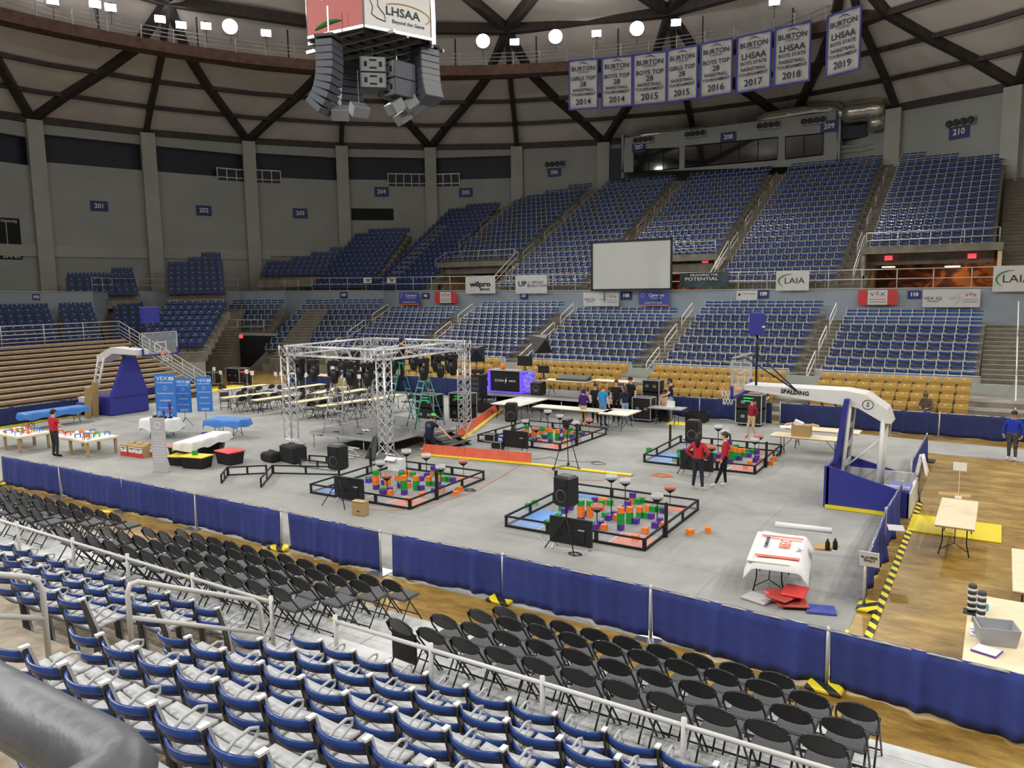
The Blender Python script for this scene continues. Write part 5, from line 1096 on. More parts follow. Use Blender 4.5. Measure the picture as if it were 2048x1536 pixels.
backboard(br, -2.38, .0+.0+.05, 2.83-.0, d=-1)
for y in (-.55, .65): MB().tube([(-2.36, y, 3.85), (-2.1, y, 3.9), (-.9, .1, 2.98)], .022, 'black', n=6).build('support_bar', br)
MB().tube([(-2.05, .3, 3.0), (-2.05, .3, 5.05)], .035, 'black', n=8).build('clock_pole', br)
MB().box((-2.05, .25, 4.78), (.34, .34, .62), 'hoop_blue', bev=.03).build('shot_clock', br); MB().box((-1.87, .25, 4.70), (.01, .3, .05), 'white').build('stripe', br)
bl = thing('basketball_stand', 'basketball stand with tall blue pads before the wooden bleachers', 'basketball stand', (-36.3, 21.7, .013))
MB().box((-.9, .0, .47), (1.9, 2.0, .94), 'hoop_blue', bev=.05).build('base_padding', bl)
MB().prism([(-.9, .9), (1.0, .9), (.45, 2.85), (-.05, 2.85)], 'x', -.15, .12, 'hoop_blue').build('upright_padding', bl)
MB().tube([(-2.2, -.7, .3), (-1.5, -.5, 2.75)], .06, 'hoop_white', n=8).build('rear_upright', bl); MB().tube([(-1.6, -.9, .3), (-1.0, -.5, 2.75)], .06, 'hoop_white', n=8).build('rear_upright', bl)
for z in (.9, 1.4, 1.9, 2.3): MB().tube([(-2.2+z*.26, -.78+z*.08, z), (-1.75+z*.26, -.85+z*.1, z)], .03, 'hoop_white', n=6).build('cross_brace', bl)
MB().prism([(-1.6, 2.5), (-1.2, 2.62), (-.3, 3.0), (1.65, 2.98), (1.65, 3.22), (-.4, 3.3), (-1.7, 2.85)], 'y', -.5, .2, 'hoop_white').build('arm', bl)
backboard(bl, 1.75, .85-.1, 2.93, d=1)
MB().tube([(1.6, .4, 3.2), (1.6, .4, 5.1)], .03, 'black', n=6).build('clock_pole', bl); MB().box((1.6, .42, 4.85), (.3, .78, .78), 'hoop_blue', bev=.02).build('shot_clock', bl)
MB().tube([(1.6, .6, 4.0), (.2, .0, 3.2)], .03, 'black', n=6).build('support_bar', bl)
p = at(1848, 955); t = thing('draped_towel', 'cream cloth hung over the rear of the right basketball stand', 'cloth', (-1.65, 22.9, .75)); MB().sheet(lambda a, b: (.05*math.sin(9*a)+(.14 if b > .5 else -.10)*abs(b-.5)*2, (a-.5)*(.35+.4*abs(b-.5)), .55-1.1*abs(b-.5)), 12, 10, 'cloth_white', th=(.01, 0, 0)).build('towel', t); MB().tube([(0, 0, -.74), (0, 0, .5)], .03, 'steel', n=6).build('stand_post', t)
# ================================================================ TABLES
def folding_table(label, P, rz, L=2.44, W=.76, H=.74, top='table_top', grp=None, th=.035, cat='table'):
    t = thing('folding_table', label, cat, (P[0], P[1], .0), rz, grp); MB().box((0, 0, H-th/2), (L, W, th), top, bev=.01).build('tabletop', t); MB().box((0, 0, H-th-.012), (L-.04, W-.04, .02), 'wood').build('edge_band', t)
    for s in (-1, 1):
        x = s*(L/2-.35); MB().tube([(x, -W*.38, 0), (x, -W*.30, .3), (x, -W*.3, H-th)], .014, 'matte_black', n=6).build('leg', t); MB().tube([(x, W*.38, 0), (x, W*.30, .3), (x, W*.3, H-th)], .014, 'matte_black', n=6).build('leg', t)
        MB().tube([(x, -W*.33, .12), (x, 0, .28), (x, W*.33, .12)], .01, 'matte_black', n=5).build('leg_brace', t); MB().tube([(x, 0, .28), (x-s*.4, 0, H-th)], .01, 'matte_black', n=5).build('support_brace', t)
    return t
PT = [((445,779),(535,768),'farthest table row, left'), ((442,795.5),(544.5,784),'second table row, left'), ((507,800),(595,788),'table with a wire basket'), ((566,778),(648,767),'table under the paper sign stakes'), ((576,806),(661,793.5),'long table behind the left truss leg'), ((637,812),(728,799),'nearest table of the group'), ((630,786),(689,773),'table with a white and green mat'), ((683,785),(730,777),'table left of the rear truss leg'), ((735,800),(800,788),'table behind the green ladder')]
PC = []
for (a, b, lab) in PT:
    A, B = at(*a, .74), at(*b, .74); c = ((A[0]+B[0])/2, (A[1]+B[1])/2); rz = math.atan2(B[1]-A[1], B[0]-A[0])
    folding_table('pale top pit table, '+lab, c, rz, L=min(2.6, math.dist(A, B)), W=.55, top='wood_light', grp='pit tables with black chairs')
    PC.append((c, rz, lab))
for ti, (c, rz, lab) in enumerate(PC):
    for i, (dx, sd) in enumerate([(-.8, -1), (0, -1), (.8, -1), (-.8, 1), (0, 1), (.8, 1)]):
        if (ti, i) in ((2, 0), (4, 4), (7, 2), (8, 1), (0, 4)): continue
        dx += random.uniform(-.12, .12); dy = sd*(.78+random.uniform(0, .15)); r2 = rz+(0 if sd < 0 else PI)+random.uniform(-.35, .35)
        x, y = c[0]+dx*math.cos(rz)-dy*math.sin(rz), c[1]+dx*math.sin(rz)+dy*math.cos(rz)
        K_CH.put((x-(-math.sin(r2))*.15, y-math.cos(r2)*.15, .013), r2, 'black folding chair at the %s, %s, %s' % (lab, 'near side' if sd < 0 else 'far side', ['first', 'middle', 'last'][i % 3]), 'folding chairs at the pit tables')
tb = PC
for px, py, ti in ((428, 738, 0), (441, 745, 0), (493, 743, 1), (504, 746, 1), (551, 748, 3), (562, 748, 3), (597, 756, 4), (610, 750, 4), (665, 734, 6), (668, 755, 5), (686, 757, 5), (724, 738, 7), (718, 753, 7)):
    c, rz, lab = tb[ti]; gy = c[1]+.2; u, z = OV(px, py, gy)
    t = thing('stake_sign', 'small white paper number sign on thin stake, %s' % lab, 'sign', (u, gy, .74), 0, 'paper signs on stakes at the pit tables'); z = min(2.4, max(1.0, z)); MB().box((0, 0, z-.74), (.25, .01, .22), 'paper', R=Matrix.Rotation(random.uniform(-.2, .2), 3, 'Y')).build('paper', t); MB().tube([(0, .01, 0), (0, .01, z-.74)], .008, 'wood_light', n=5).build('stake', t); text('00', .12, 'dark_grey', t, (0, -.01, z-.74)) if False else None
for lab, q, w in (('bare wood table right of the hazard tape, middle of floor', ((1881,995),(1955,1000),(1952,1060),(1872,1050)), 0), ):
    folding_table('tan folding table standing alone behind the side drape', (-.64, 19.5), PI/2, L=2.44)
folding_table('tan folding table with bins and papers at right frame edge', (.15, 12.85), PI/2, L=3.05, W=.76)
folding_table('tan folding table cut by the right frame edge', (.75, 16.1), PI/2, L=2.44)
folding_table('tan folding table with open cardboard box behind the right basketball stand', (-5.35, 27.1), 0, L=2.44, grp=None); folding_table('second tan table behind the cardboard box table', (-5.2, 28.7), 0, L=2.44)
folding_table('pale folding table under the white printed posters', (-3.6, 15.1), PI/2+.15, L=1.83, W=.76, top='table_white')
for i, (x, y, l) in enumerate(((-18.95, 29.75, 'left of two'), (-18.15, 29.75, 'right of two'))): folding_table('cream board table between red ramp and farthest field, '+l, (x, y), PI/2, L=2.5, W=.78, top='table_white')
folding_table('long cream table behind the farthest field', (-15.4, 29.0), 0, L=3.6, W=.8, top='table_white'); folding_table('cream table where the group stands, beside the navy shirt woman', (-13.2, 29.0), PI/2*0, L=1.3, W=1.5, top='table_white')
# blue and white cloth tables
def cloth_table(label, P, rz, L, W, H, m, drop=.28, grp=None):
    t = folding_table(label, P, rz, L, W, H-.01, grp=grp)
    def f(a, b):
        x = (a-.5)*(L+2*drop); y = (b-.5)*(W+2*drop); z = H+.004
        ox, oy = max(0, abs(x)-L/2), max(0, abs(y)-W/2)
        if ox or oy: z -= max(ox, oy)*(1+.15*math.sin(7*x+5*y)); x = math.copysign(min(abs(x), L/2+.03+ox*.15+.03*math.sin(9*y)), x) if ox else x; y = math.copysign(min(abs(y), W/2+.03+oy*.15+.03*math.sin(8*x)), y) if oy else y
        return (x, y, z)
    o = MB().sheet(f, 40, 24, m, th=(0, 0, -.004)).build('tablecloth', None, (P[0], P[1], 0), rz); tag(o, label.replace('table', 'tablecloth').replace('under ', 'below ')[:90], 'tablecloth'); t['label'] = 'folding table beneath '+('the ' if not label.startswith('the') else '')+label; return t
cloth_table('long blue cloth table before the bleachers drape', (-36.1, 18.0), PI/2+.0, 2.7, .76, .76, 'cloth_blue')
cloth_table('blue cloth table right of the tall banners', (at(455, 838, .74)[0], at(455, 838, .74)[1], 0), .25, 1.6, .8, .76, 'cloth_blue')
A, B = at(360, 888, .74), at(448, 862, .74)
cloth_table('white cloth table above the plastic totes', ((A[0]+B[0])/2, (A[1]+B[1])/2), math.atan2(B[1]-A[1], B[0]-A[0]), 2.2, .7, .76, 'cloth_white')
cloth_table('white cloth table holding the trophies', (at(322, 836, .8)[0], at(322, 836, .8)[1]), .1, 1.4, .8, .8, 'cloth_white', drop=.45)
# ---- low platform tables of the small blocks game at the left
def iq_table(label, c, L, W, rz=0):
    t = thing('game_table', label, 'game table', (*c, 0), rz, 'low game tables with small coloured pieces'); MB().box((0, 0, .60), (L, W, .08), 'wood_light', bev=.01).build('frame', t); MB().box((0, 0, .642), (L-.1, W-.1, .01), 'tile_white').build('field_surface', t)
    for x in (-L/2+.12, 0, L/2-.12):
        for y in (-W/2+.1, W/2-.1): MB().box((x, y, .28), (.085, .085, .56), 'wood').build('leg', t)
    return t
iqs = [((-28.85, 15.4), 2.5, 1.25, 'nearest low game table of small coloured blocks'), ((-32.0, 14.6), 2.4, 1.25, 'low game table behind the man in red, cut by frame')]
kk = {'orange': [], 'green': [], 'red': [], 'blue': []}
for (c, L_, W_2, lab) in iqs:
    iq_table(lab, c, L_, W_2)
    rnd = random.Random(int(c[0]*7))
    used = []
    for j in range(20):
        for _ in range(40):
            x, y = c[0]+rnd.uniform(-L_/2+.15, L_/2-.15), c[1]+rnd.uniform(-W_2/2+.12, W_2/2-.12)
            if all(math.hypot(x-a, y-b) > .17 for a, b in used): break
        used.append((x, y)); col = ['orange', 'green', 'red', 'blue', 'orange'][j % 5]; m = {'orange': 'orange', 'green': 'cube_green', 'red': 'vex_red', 'blue': 'vex_blue'}[col]
        if col == 'orange': o = MB().lathe([(.01, 0), (.05, .02), (.062, .06), (.05, .1), (.01, .12)], m, n=10).build('game_ball', None, (x, y, .65)); tag(o, 'small orange ball on the '+lab[:40], 'ball', 'small orange balls on the '+lab[:30])
        else:
            mb = MB(); s_ = .09
            for dx in (-s_, s_):
                for dy in (-s_*.6, s_*.6): mb.tube([(dx, dy, 0), (dx, dy, .13)], .012, m, n=4)
            for dy in (-s_*.6, s_*.6): mb.tube([(-s_, dy, .13), (s_, dy, .13)], .012, m, n=4)
            for dx in (-s_, s_): mb.tube([(dx, -s_*.6, .13), (dx, s_*.6, .13)], .012, m, n=4)
            o = mb.build('game_riser', None, (x, y, .65), rnd.uniform(0, 1.5)); tag(o, 'small open %s plastic riser on the %s' % (col, lab[:40]), 'game piece', 'small %s risers on the %s' % (col, lab[:30]))
# ================================================================ TRUSS, STAGE AND ITS GEAR
def truss_seg(par, p, q, w=.29, name='truss_beam', nd=None):
    p, q = Vector(p), Vector(q); d = q-p; L = d.length; t = d.normalized(); a = t.cross(Vector((0, 0, 1)));
    a = Vector((1, 0, 0)) if a.length < .1 else a.normalized(); b = t.cross(a); mb = MB(); h = w/2
    cs = [a*h*sx+b*h*sy for sx, sy in ((-1, -1), (1, -1), (1, 1), (-1, 1))]
    for c in cs: mb.tube([p+c, q+c], .025, 'truss', n=6)
    n = nd or max(2, round(L/.33))
    for k in range(n):
        for f in range(4):
            c0, c1 = cs[f], cs[(f+1) % 4]
            if k % 2: c0, c1 = c1, c0
            mb.tube([p+d*(k/n)+c0, p+d*((k+1)/n)+c1], .012, 'truss', n=4, caps=False)
            if abs(t.z) > .9: mb.tube([p+d*(k/n)+c1, p+d*((k+1)/n)+c0], .012, 'truss', n=4, caps=False)
    return mb.build(name, par)
TC = [(-22.9, 20.1), (-17.9, 19.9), (-18.0, 24.7), (-23.0, 24.8)]
tr = thing('stage_truss', 'silver square aluminium truss frame on four lattice towers over the low stage', 'truss', (-20.4, 22.4, .013)); O = np.array((-20.4, 22.4))
for x, y in TC:
    x, y = x-O[0], y-O[1]; truss_seg(tr, (x, y, .25), (x, y, 3.45), .36, 'truss_tower'); truss_seg(tr, (x, y, 3.45), (x, y, 3.85), .42, 'corner_block', 1)
    MB().box((x, y, .02), (.75, .75, .02), 'alu').build('base_plate', tr)
    b_ = MB()
    for sx, sy in ((-1, -1), (1, -1), (1, 1), (-1, 1)): b_.tube([(x+sx*.36, y+sy*.36, .0), (x+sx*.18, y+sy*.18, .3)], .02, 'truss', n=5)
    b_.tube([(x-.4, y, .2), (x+.4, y, .2)], .02, 'truss', n=5); b_.build('outrigger', tr)
for i in range(4):
    a, b = np.array(TC[i])-O, np.array(TC[(i+1) % 4])-O; truss_seg(tr, (*a, 3.65), (*b, 3.65), .34)
m1, m2 = (np.array(TC[0])+TC[1])/2-O, (np.array(TC[3])+TC[2])/2-O; truss_seg(tr, (m1[0], m1[1]+2.2, 3.5), (m2[0]+.0, m2[1], 3.5), .26, 'truss_beam')
def make_head():
    t = thing('moving_head_light', '', 'stage light'); MB().box((0, 0, -.1), (.38, .26, .2), 'black', bev=.03).build('base', t)
    for s in (-1, 1): MB().box((s*.2, 0, -.38), (.05, .16, .42), 'black', bev=.02).build('yoke_arm', t)
    MB().lathe([(.08, .18), (.15, .1), (.16, -.1), (.13, -.3), (.10, -.34)], 'black', n=14, c=(0, 0, -.5)).build('head', t); MB().lathe([(.10, -.345), (.001, -.35)], 'glass', n=14, c=(0, 0, -.5)).build('lens', t)
    MB().tube([(0, 0, 0), (0, 0, .12)], .03, 'steel', n=6).build('clamp', t); return t
K_H = Kind(make_head)
HL = [(-22.2, 20.05), (-21.5, 20.05), (-20.4, 20.02), (-19.6, 20.0), (-18.7, 19.95), (-22.5, 22.6), (-21.6, 24.75), (-20.6, 24.75), (-19.4, 24.72), (-18.7, 24.7), (-18.0, 22.2), (-18.0, 23.2), (-18.0, 24.0), (-20.4, 23.2), (-21.3, 23.4), (-22.95, 21.4), (-22.95, 23.8)]
hn = ['near beam, first', 'near beam, second', 'near beam, third', 'near beam, fourth', 'near beam beside the front tower', 'middle of the frame', 'rear beam, first', 'rear beam, second', 'rear beam, third', 'rear beam, last', 'right beam, first', 'right beam, second', 'right beam, last', 'inner bar, first', 'inner bar, second', 'left beam, near end', 'left beam, far end']
for (x, y), l in zip(HL, hn): K_H.put((x, y, 3.38), random.uniform(-.6, .6), 'black moving head light hanging under the truss, '+l, 'moving head lights under the truss')
deck = thing('stage_deck', 'low grey stage deck on thin legs under the silver truss', 'stage', (-20, 22.3, .013))
MB().box((0, 0, .57), (3.9, 4.3, .07), mk('stage_top', (.16,.16,.165), .7, var=.15, scale=2) and 'stage_top').build('deck_top', deck); MB().box((0, -2.16, .55), (3.94, .03, .1), 'alu').build('edge_strip', deck); MB().box((1.96, 0, .55), (.03, 4.3, .1), 'alu').build('edge_strip', deck); MB().box((-1.96, 0, .55), (.03, 4.3, .1), 'alu').build('edge_strip', deck)
for x in (-1.85, -.6, .7, 1.85):
    for y in (-2.05, 0, 2.05): MB().tube([(x, y, 0), (x, y, .54)], .025, 'alu', n=6).build('leg', deck)
st = thing('stage_steps', 'dark wooden steps at the side of the low stage', 'steps', (-17.95, 22.9, .013), -.05)
for k in range(3): MB().box((.2+.36*k, 0, .46-.16*k), (.34, 1.25, .04), 'rib').build('tread', st)
for s in (-1, 1): MB().prism([(0, .44), (.1, .44), (1.2, .0), (.9, .0), (0, .3)], 'y', s*.55-.02, s*.55+.02, 'rib').build('stringer', st)
def ladder(label, c, rz, h, w, m, top='yellow', spread=.95, steps=7):
    t = thing('step_ladder', label, 'ladder', c, rz)
    for s in (-1, 1):
        MB().tube([(s*w/2, -spread/2, 0), (s*w/2*.55, -.06, h)], .028, m, n=6).build('front_rail', t); MB().tube([(s*w/2, spread/2, 0), (s*w/2*.55, .06, h)], .022, m, n=6).build('rear_rail', t)
    for k in range(1, steps+1):
        f = k/(steps+1); MB().box((0, -spread/2*(1-f)-.06*f, h*f), (w*(1-.45*f), .09, .03), 'alu').build('step', t)
        if k % 2: MB().tube([(-w/2*(1-.45*f), spread/2*(1-f)+.06*f, h*f), (w/2*(1-.45*f), spread/2*(1-f)+.06*f, h*f)], .012, 'alu', n=5).build('rear_brace', t)
    MB().box((0, 0, h+.02), (w*.6, .24, .06), top, bev=.01).build('top_cap', t); return t
ladder('tall white aluminium step ladder on the stage', (-20.9, 20.75, .62), .35, 2.25, .75, 'alu', 'alu', 1.5, 7)
ladder('dark green step ladder behind the front truss tower', (-20.2, 23.4, .62), -.5, 2.35, .7, mk('ladder_green', (.02,.28,.16), .45) and 'ladder_green', 'ladder_green', 1.3, 8)
ladder('teal step ladder with bright yellow top cap on the stage', (-18.75, 23.15, .62), -.35, 2.0, .65, mk('ladder_teal', (.03,.36,.33), .45) and 'ladder_teal', 'yellow', 1.35, 7)
def ramp(label, A, B, w=.38):
    d = (B[0]-A[0], B[1]-A[1]); L = math.hypot(*d); t = thing('cable_ramp', label, 'cable ramp', (A[0], A[1], .013), math.atan2(d[1], d[0])); n = max(1, round(L/.9))
    for k in range(n):
        x0, x1 = L*k/n, L*(k+1)/n-.01; MB().box(((x0+x1)/2, .20, .20), (x1-x0, .035, .34), 'ramp_red', R=Matrix.Rotation(-.25, 3, 'X'), bev=.01).build('red_lid', t) if 'lidless' not in label else MB().box(((x0+x1)/2, .15, .02), (x1-x0, .07, .025), 'ramp_red').build('red_edge', t)
        MB().box(((x0+x1)/2, .05, .03), (x1-x0, .18, .05), 'yellow', bev=.012).build('yellow_channel', t)
ramp('red and yellow cable ramp running from the kneeling man across the carpet', (-17.3, 21.0), (-13.1, 21.55)); ramp('lidless yellow cable ramp continuing across the carpet toward the nearest field', (-13.1, 21.55), (-9.5, 21.75))
ramp('red and yellow cable ramp beside the stage running back to the black racks', (-18.0, 23.4), (-21.2, 32.0)) if False else ramp('red and yellow cable ramp beside the stage running back to the black racks', (-17.55, 23.9), (-20.3, 31.0))
def cable(label, pts, m, r=.008, z=.022): t = MB().tube([(*p, z) for p in pts], r, m, n=5).build('cable'); tag(t, label, 'cable'); return t
def coil(cx, cy, R, n, jit=.3): return [(cx+R*(1+jit*math.sin(2.3*k))*math.cos(k*.7), cy+R*.7*(1+jit*math.cos(1.7*k))*math.sin(k*.7)) for k in range(n)]
gp = lambda *l: [G(x, y) for x, y in l]
cable('orange extension cord along the front of the field beside the truss', gp((735, 1020), (800, 1022), (880, 1005), (950, 985), (1010, 950), (1050, 925)), 'orange', .007)
cable('pale orange cord running from the ramp end past the nearest field', gp((1050, 925), (1130, 960), (1200, 962), (1262, 952)), 'orange', .007)
cable('white cable curling before the nearest field', gp((1085, 1068), (1078, 1075), (1090, 1088), (1110, 1098), (1145, 1102)), 'white', .006)
cable('black cable heap beside the field at the cardboard box', coil(*G(940, 982), .16, 40), 'black', .007, .035); cable('black cables tangled on carpet beyond the ramp', gp((1055, 920), (1090, 918), (1100, 915), (1120, 922), (1150, 924), (1165, 925), (1200, 924)), 'black', .007)
cable('coil of black cable alone on carpet beyond the ramp', coil(*G(1197, 928), .25, 18, .1), 'black', .006); cable('tangle of orange cord under the stage corner', coil(*G(845, 886), .3, 60), 'orange', .008, .04)
cable('tangle of orange and white cords left of the women in red', coil(*G(1325, 952), .28, 50), 'orange', .007, .03); cable('black power cables under the nearest monitor', coil(*G(1150, 1110), .14, 40), 'black', .006, .03)
# debris on the stage
for x, y, l in ((640, 880, 'black strap lying at the near left of the stage'), (672, 873, 'black clamp lying on the stage'), (720, 877, 'dark cable loop lying on the stage')): p = at(x, y-9, .62); tag(MB().tube([(.12*math.cos(k*.9), .07*math.sin(k*1.3), .01) for k in range(9)], .012, 'black', n=4).build('strap', None, (p[0], p[1], .62)), l, 'strap')
p = at(722, 862, .62); tag(MB().sheet(lambda a, b: (.3*a, .2*b, .03+.02*math.sin(9*a+4*b)), 8, 6, 'cloth_white', th=(0, 0, -.005)).build('paper_rag', None, p), 'crumpled white rag lying on the stage', 'rag')
p = at(788, 846, .62); tag(MB().lathe([(.035, 0), (.045, .16), (.047, .16), (.047, .165), (.02, .17)], 'white', n=12).build('paper_cup', None, p), 'white drinks cup standing on the stage', 'cup')
p = at(821, 868, .62); tag(MB().lathe([(.03, 0), (.032, .14), (.012, .18), (.012, .21)], 'poly', n=10).build('water_bottle', None, p), 'clear water bottle standing on stage edge', 'bottle')
# dark cloth and gear under the stage
p = at(735, 922); tag(MB().sheet(lambda a, b: (.5*(a-.5)*(1-.4*b), .35*(b-.5)+.1*math.sin(6*a), .02+.85*b*(1-.3*abs(a-.5))), 10, 8, 'dark_grey', th=(0, .02, 0)).build('dark_jacket', None, (p[0], p[1]+.3, .013)), 'dark grey jacket hung beside the near stage legs', 'jacket')
t = thing('truss_offcut', 'short piece of silver truss lying under the stage', 'truss', (*G(697, 915), .2)); truss_seg(t, (-.4, 0, 0), (.4, 0, 0), .28)
def bag(label, px, py, d, rz=0): p = at(px, py); t = thing('equipment_bag', label, 'bag', (p[0], p[1]+d[1]/2, .013), rz); MB().box((0, 0, d[2]/2), d, 'matte_black', bev=.07).build('body', t); MB().tube([(-d[0]*.3, 0, d[2]-.01), (-d[0]*.2, 0, d[2]+.06), (d[0]*.2, 0, d[2]+.06), (d[0]*.3, 0, d[2]-.01)], .015, 'black', n=5).build('handle', t)
bag('large square black equipment bag left of the tripod speaker', 575, 928, (.85, .55, .62), -.2); bag('lower black equipment bag beside the large square one', 533, 926, (.62, .5, .34), -.1)
def panel_frame(label, A, B, h=.29, w=None):
    d = (B[0]-A[0], B[1]-A[1]); L = math.hypot(*d); t = thing('loose_perimeter_panel', label, 'field panel', (A[0], A[1], .013), math.atan2(d[1], d[0]))
    MB().box((L/2, 0, h-.02), (L, .04, .04), 'matte_black').build('top_bar', t); MB().box((L/2, 0, .02), (L, .04, .04), 'matte_black').build('bottom_bar', t)
    for x in (.03, L*.5, L-.03): MB().box((x, 0, h/2), (.06, .045, h-.02), 'matte_black').build('upright', t)
    MB().box((L/2, 0, h/2), (L-.06, .006, h-.06), 'poly').build('clear_panel', t)
P1, P2, P3, P4, P5 = G(443, 968), G(455, 952), G(535, 948), G(522, 976), G(545, 948)
panel_frame('loose black field panel, far end of the row on carpet', P1, P2); panel_frame('long loose black field panel behind the folded ones', P2, P3); panel_frame('short loose black field panel turned toward the fence', P4, P5); panel_frame('longest loose black field panel before the tripod speaker', P5, G(680, 951)); panel_frame('loose black panel beside the tripod speaker', G(600, 935), G(672, 944)); panel_frame('loose black panel behind the tripod speaker', G(618, 927), G(690, 932))
# ---- second stage with desk, racks and tables
s2 = thing('rear_stage', 'long grey rear stage deck carrying the lit desk and tables', 'stage', (-18.2, 32.65, .013)); MB().box((0, 0, .70), (9.6, 2.6, .08), 'stage_top').build('deck_top', s2); MB().box((0, -1.31, .68), (9.64, .03, .12), 'alu').build('edge_strip', s2)
for x in (-4.6, -2.8, -.9, .9, 2.8, 4.6):
    for y in (-1.2, 1.2): MB().tube([(x, y, 0), (x, y, .66)], .025, 'alu', n=6).build('leg', s2)
MB().box((0, .6, .34), (8, .04, .6), 'matte_black').build('skirt', s2)
Z2 = .753
bp = at(978, 783, Z2); dk = thing('lit_desk', 'black presenter desk with purple lit side frame on the rear stage', 'desk', (bp[0]+.95, 32.1, Z2), 0)
mk('purple_glow', (.1,.05,.6), .5, emit=(.12,.06,1.0), estr=1.3)
MB().box((0, 0, .55), (1.75, .55, 1.05), 'black').build('front_panel', dk); 
for x in (-.93, .93): MB().box((x, -.05, .55), (.08, .62, 1.08), 'purple_glow').build('lit_frame', dk)
MB().box((1.2, .05, .55), (.42, .5, 1.02), mk('purple_speckle', (.05,.03,.4), .4, col2=(.5,.45,.9), scale=9, emit=(.1,.05,.7), estr=.5) and 'purple_speckle').build('side_panel', dk)
MB().box((.1, 0, 1.10), (2.2, .7, .05), 'alu').build('desk_top', dk); MB().box((0, -.29, .03), (1.9, .04, .05), 'purple_glow').build('lit_frame', dk)
text('SCION', .17, 'letter_white', dk, (-.35, -.285, .58)); text('SPIRITS', .13, 'letter_white', dk, (.42, -.285, .58)); MB().prism([(-.02, .42), (.12, .62), (.05, .62), (.1, .76), (-.04, .56), (.03, .56)], 'y', -.29, -.28, 'letter_white').build('bolt_mark', dk)
p = (dk.location[0]-.3, 32.1, Z2+1.13); tag(MB().lathe([(.11, 0), (.13, .1), (.12, .24), (.08, .26)], 'orange', n=14).build('drink_jug', None, p), 'round orange drink jug on top of the lit desk', 'jug')
def mon(label, p, w, h, rz=0, stand=.2):
    t = thing('computer_monitor', label, 'monitor', p, rz); MB().box((0, 0, stand+h/2), (w, .04, h), 'black', bev=.01).build('screen', t); MB().box((0, .03, stand/2), (.06, .03, stand), 'black').build('neck', t); MB().box((0, .02, .01), (.28, .2, .02), 'black').build('foot', t)
mon('black monitor with white angled marks on top of the lit desk', (dk.location[0]+.95, 32.15, Z2+1.13), .85, .5); mon('black monitor on pole beside the lit desk', (dk.location[0]+2.1, 32.0, Z2+.75), .6, .35, stand=.3); tag(MB().tube([(0, 0, 0), (0, 0, .8)], .02, 'black', n=6).build('monitor_pole', None, (dk.location[0]+2.1, 32.05, Z2)), 'thin black pole holding a monitor beside the lit desk', 'pole')
t = thing('subwoofer', 'black cube loudspeaker standing beside the lit desk', 'loudspeaker', (dk.location[0]+1.85, 31.9, Z2)); MB().box((0, 0, .3), (.55, .55, .6), 'black', bev=.03).build('cabinet', t); MB().lathe([(.2, -.28), (.19, -.29), (.1, -.27), (.001, -.275)], 'dark_grey', n=16, c=(0, 0, .3), axis='y').build('cone', t)
def table2(l, x, y, L, z=Z2): t = folding_table(l, (x, y), 0, L, .76, .74); t.location.z = z; return t
table2('tan table on the rear stage under the mixing console', -17.4, 32.2, 2.4); table2('tan table on the rear stage behind the black mixing console', -15.4, 33.0, 2.0)
t = thing('mixing_console', 'wide black sloping mixing console on a rear stage table', 'mixer', (-17.1, 32.3, Z2+.745)); MB().prism([(-.3, 0), (.3, 0), (.3, .22), (-.3, .06)], 'x', -.8, .8, 'black').build('body', t); MB().box((0, 0, .15), (1.5, .5, .01), 'dark_grey', R=Matrix.Rotation(.26, 3, 'X')).build('control_surface', t)
rk = at(975, 828); t = thing('equipment_rack', 'tall black equipment rack with cables standing on a black case', 'rack', (-21.0, 30.2, .013)); MB().box((0, 0, .25), (1.5, .8, .5), 'matte_black', bev=.03).build('case', t)
MB().box((-.15, 0, 1.15), (.6, .6, 1.3), 'black', bev=.02).build('cabinet', t); 
for k in range(5): MB().box((-.15, -.31, .65+.24*k), (.5, .02, .16), 'dark_grey').build('unit_panel', t)
MB().box((-.1, -.1, 1.95), (.5, .4, .22), 'matte_black', bev=.05).build('top_gear', t); MB().tube([(-.4, -.32, 1.8), (-.5, -.4, 1.2), (-.42, -.35, .6), (-.6, -.45, .3)], .02, 'black', n=5).build('cable', t); MB().box((.05, -.3, 1.85), (.16, .05, .08), 'orange').build('orange_plug', t)
for x in (.2, .5): MB().lathe([(.09, -.03), (.09, .03)], 'dark_grey', n=12, c=(x, -.42, .62), axis='y').build('wheel', t)
def softbox(label, u, v, z, rz, r=.45):
    t = thing('softbox_light', label, 'studio light', (u, v, .013), 0); MB().tube([(0, 0, .5), (0, 0, z)], .015, 'black', n=5).build('pole', t)
    for q in range(3): a = 2*PI*q/3; MB().tube([(0, 0, .7), (.4*math.cos(a), .4*math.sin(a), 0)], .012, 'black', n=4).build('leg', t)
    R = Matrix.Rotation(rz, 3, 'Z') @ Matrix.Rotation(.5, 3, 'Y'); v_ = [R @ Vector(q)+Vector((0, 0, z)) for q in ((-.35, -.06, -.06), (-.35, .06, -.06), (-.35, .06, .06), (-.35, -.06, .06), (.2, -r, -r), (.2, r, -r), (.2, r, r), (.2, -r, r))]
    MB().add(v_, [(0, 1, 2, 3), (0, 4, 5, 1), (1, 5, 6, 2), (2, 6, 7, 3), (3, 7, 4, 0)], 'black').build('shade', t); MB().add(v_[4:], [(0, 1, 2, 3)], 'cloth_white').build('diffuser', t)
u, z = OV(952, 705, 32.5); softbox('studio softbox light on thin pole left of the lit desk', u, 32.5, z, 2.2); u, z = OV(1085, 685, 32.4); softbox('studio softbox light tilted high over the rear stage tables', u, 32.4, z, 2.6, .5)
